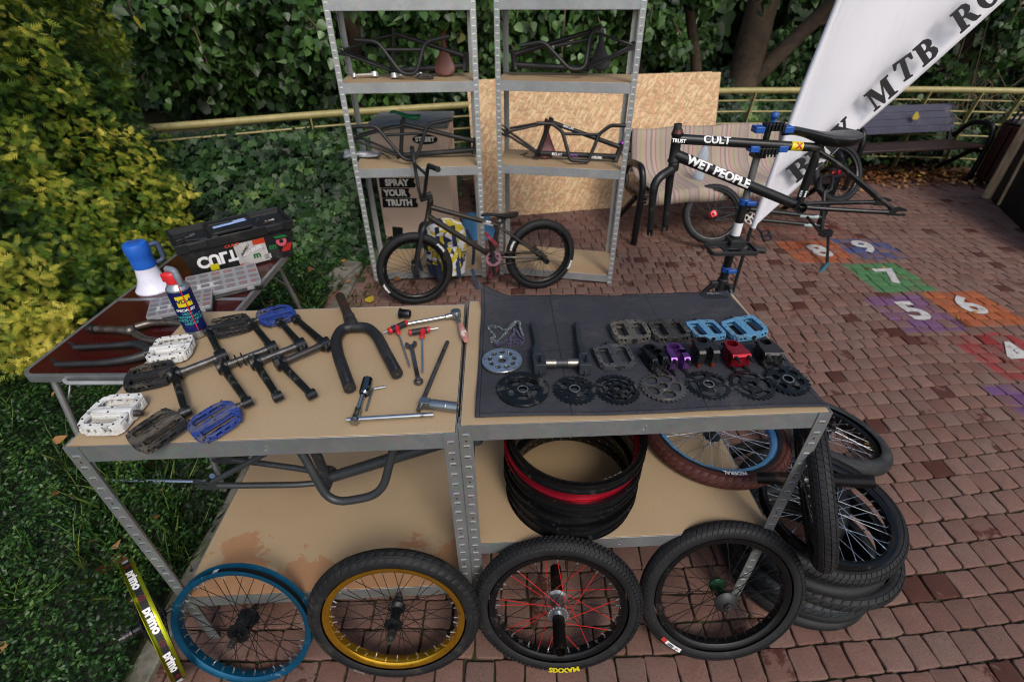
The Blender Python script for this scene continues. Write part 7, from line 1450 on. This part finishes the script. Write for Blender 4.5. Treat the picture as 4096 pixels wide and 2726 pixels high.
b = at(t); b.tube([tuple(V(p)+V((.006, -.006, 0))) for p in L0], .0125, 10); b.build('hem_sleeve', FAB, t)
b = at(t); b.tube([(1.222, FY, .0), tuple(L0[0])], .009, 10); b.build('pole', BLKM, t)
for a in (.6, 2.17): b = at(t); b.box((1.222, FY, .012), (.62, .03, .012), Matrix.Rotation(a, 4, 'Z')); b.build('foot', BLKM, t)
# serif letters drawn as outlines; text plane = flag plane
SER = {'B': ([(0,0),(.62,0),(.80,.12),(.84,.27),(.76,.45),(.60,.52),(.74,.60),(.79,.74),(.72,.90),(.55,1),(0,1),(0,.93),(.10,.90),(.10,.10),(0,.07)], [[(.36,.10),(.48,.10),(.55,.2),(.56,.3),(.50,.43),(.36,.46)], [(.36,.56),(.46,.57),(.52,.66),(.52,.8),(.46,.89),(.36,.90)]]),
 'M': ([(0,0),(.34,0),(.34,.07),(.22,.10),(.22,.74),(.50,.0),(.60,.0),(.86,.74),(.86,.10),(.76,.07),(.76,0),(1.24,0),(1.24,.07),(1.12,.10),(1.12,.90),(1.24,.93),(1.24,1),(.86,1),(.64,.36),(.42,1),(0,1),(0,.93),(.12,.90),(.12,.10),(0,.07)], []),
 'X': ([(0,0),(.34,0),(.34,.07),(.25,.10),(.43,.38),(.58,.10),(.50,.07),(.50,0),(.98,0),(.98,.07),(.88,.10),(.62,.55),(.82,.90),(.92,.93),(.92,1),(.60,1),(.60,.93),(.68,.90),(.54,.66),(.42,.90),(.50,.93),(.50,1),(.02,1),(.02,.93),(.12,.90),(.36,.48),(.14,.10),(0,.07)], []),
 'T': ([(.24,0),(.70,0),(.70,.07),(.59,.10),(.59,.90),(.74,.90),(.84,.70),(.94,.70),(.92,1),(.02,1),(0,.70),(.10,.70),(.20,.90),(.35,.90),(.35,.10),(.24,.07)], []),
 'R': ([(0,0),(.46,0),(.46,.07),(.36,.10),(.36,.46),(.46,.44),(.62,.08),(.72,0),(1.0,0),(1.0,.07),(.90,.10),(.72,.46),(.62,.50),(.76,.58),(.82,.74),(.74,.91),(.58,1),(0,1),(0,.93),(.10,.90),(.10,.10),(0,.07)], [[(.36,.55),(.48,.56),(.55,.66),(.55,.80),(.48,.89),(.36,.90)]]),
 'O': (oval(.5, .5, .48, .52, 28), [oval(.5, .5, .20, .40, 22)])}
FBK = pm('flag_black_print', '#17181a', .6, bump=0)
for ch, p, q in (('B', (1.3545, 2.3200, 1.0444), (1.4151, 2.3200, 1.1128)), ('M', (1.4273, 2.3200, 1.1128), (1.4936, 2.3200, 1.2056)), ('X', (1.5026, 2.3200, 1.2131), (1.5549, 2.3200, 1.2796)), ('M', (1.5921, 2.3200, 1.3527), (1.6609, 2.3200, 1.4329)), ('T', (1.6540, 2.3200, 1.4563), (1.7107, 2.3200, 1.5050)), ('B', (1.7242, 2.3200, 1.5226), (1.7686, 2.3200, 1.5758)), ('R', (1.8188, 2.3200, 1.6409), (1.8679, 2.3200, 1.7022)), ('O', (1.8717, 2.3200, 1.7079), (1.9188, 2.3200, 1.7640))):
    p, q = V(p), V(q); o_, hl = SER[ch]; wd_ = max(x for x, y in o_); d = (q-p)/wd_; h = V((-d.z, 0, d.x)).normalized()*.098
    b = at(t); b.plate([(x, y) for x, y in o_], .004, hl, M=basis(d, h, (0, -1, 0), p+V((0, -.006, 0)))); b.build('letter', FBK, t)
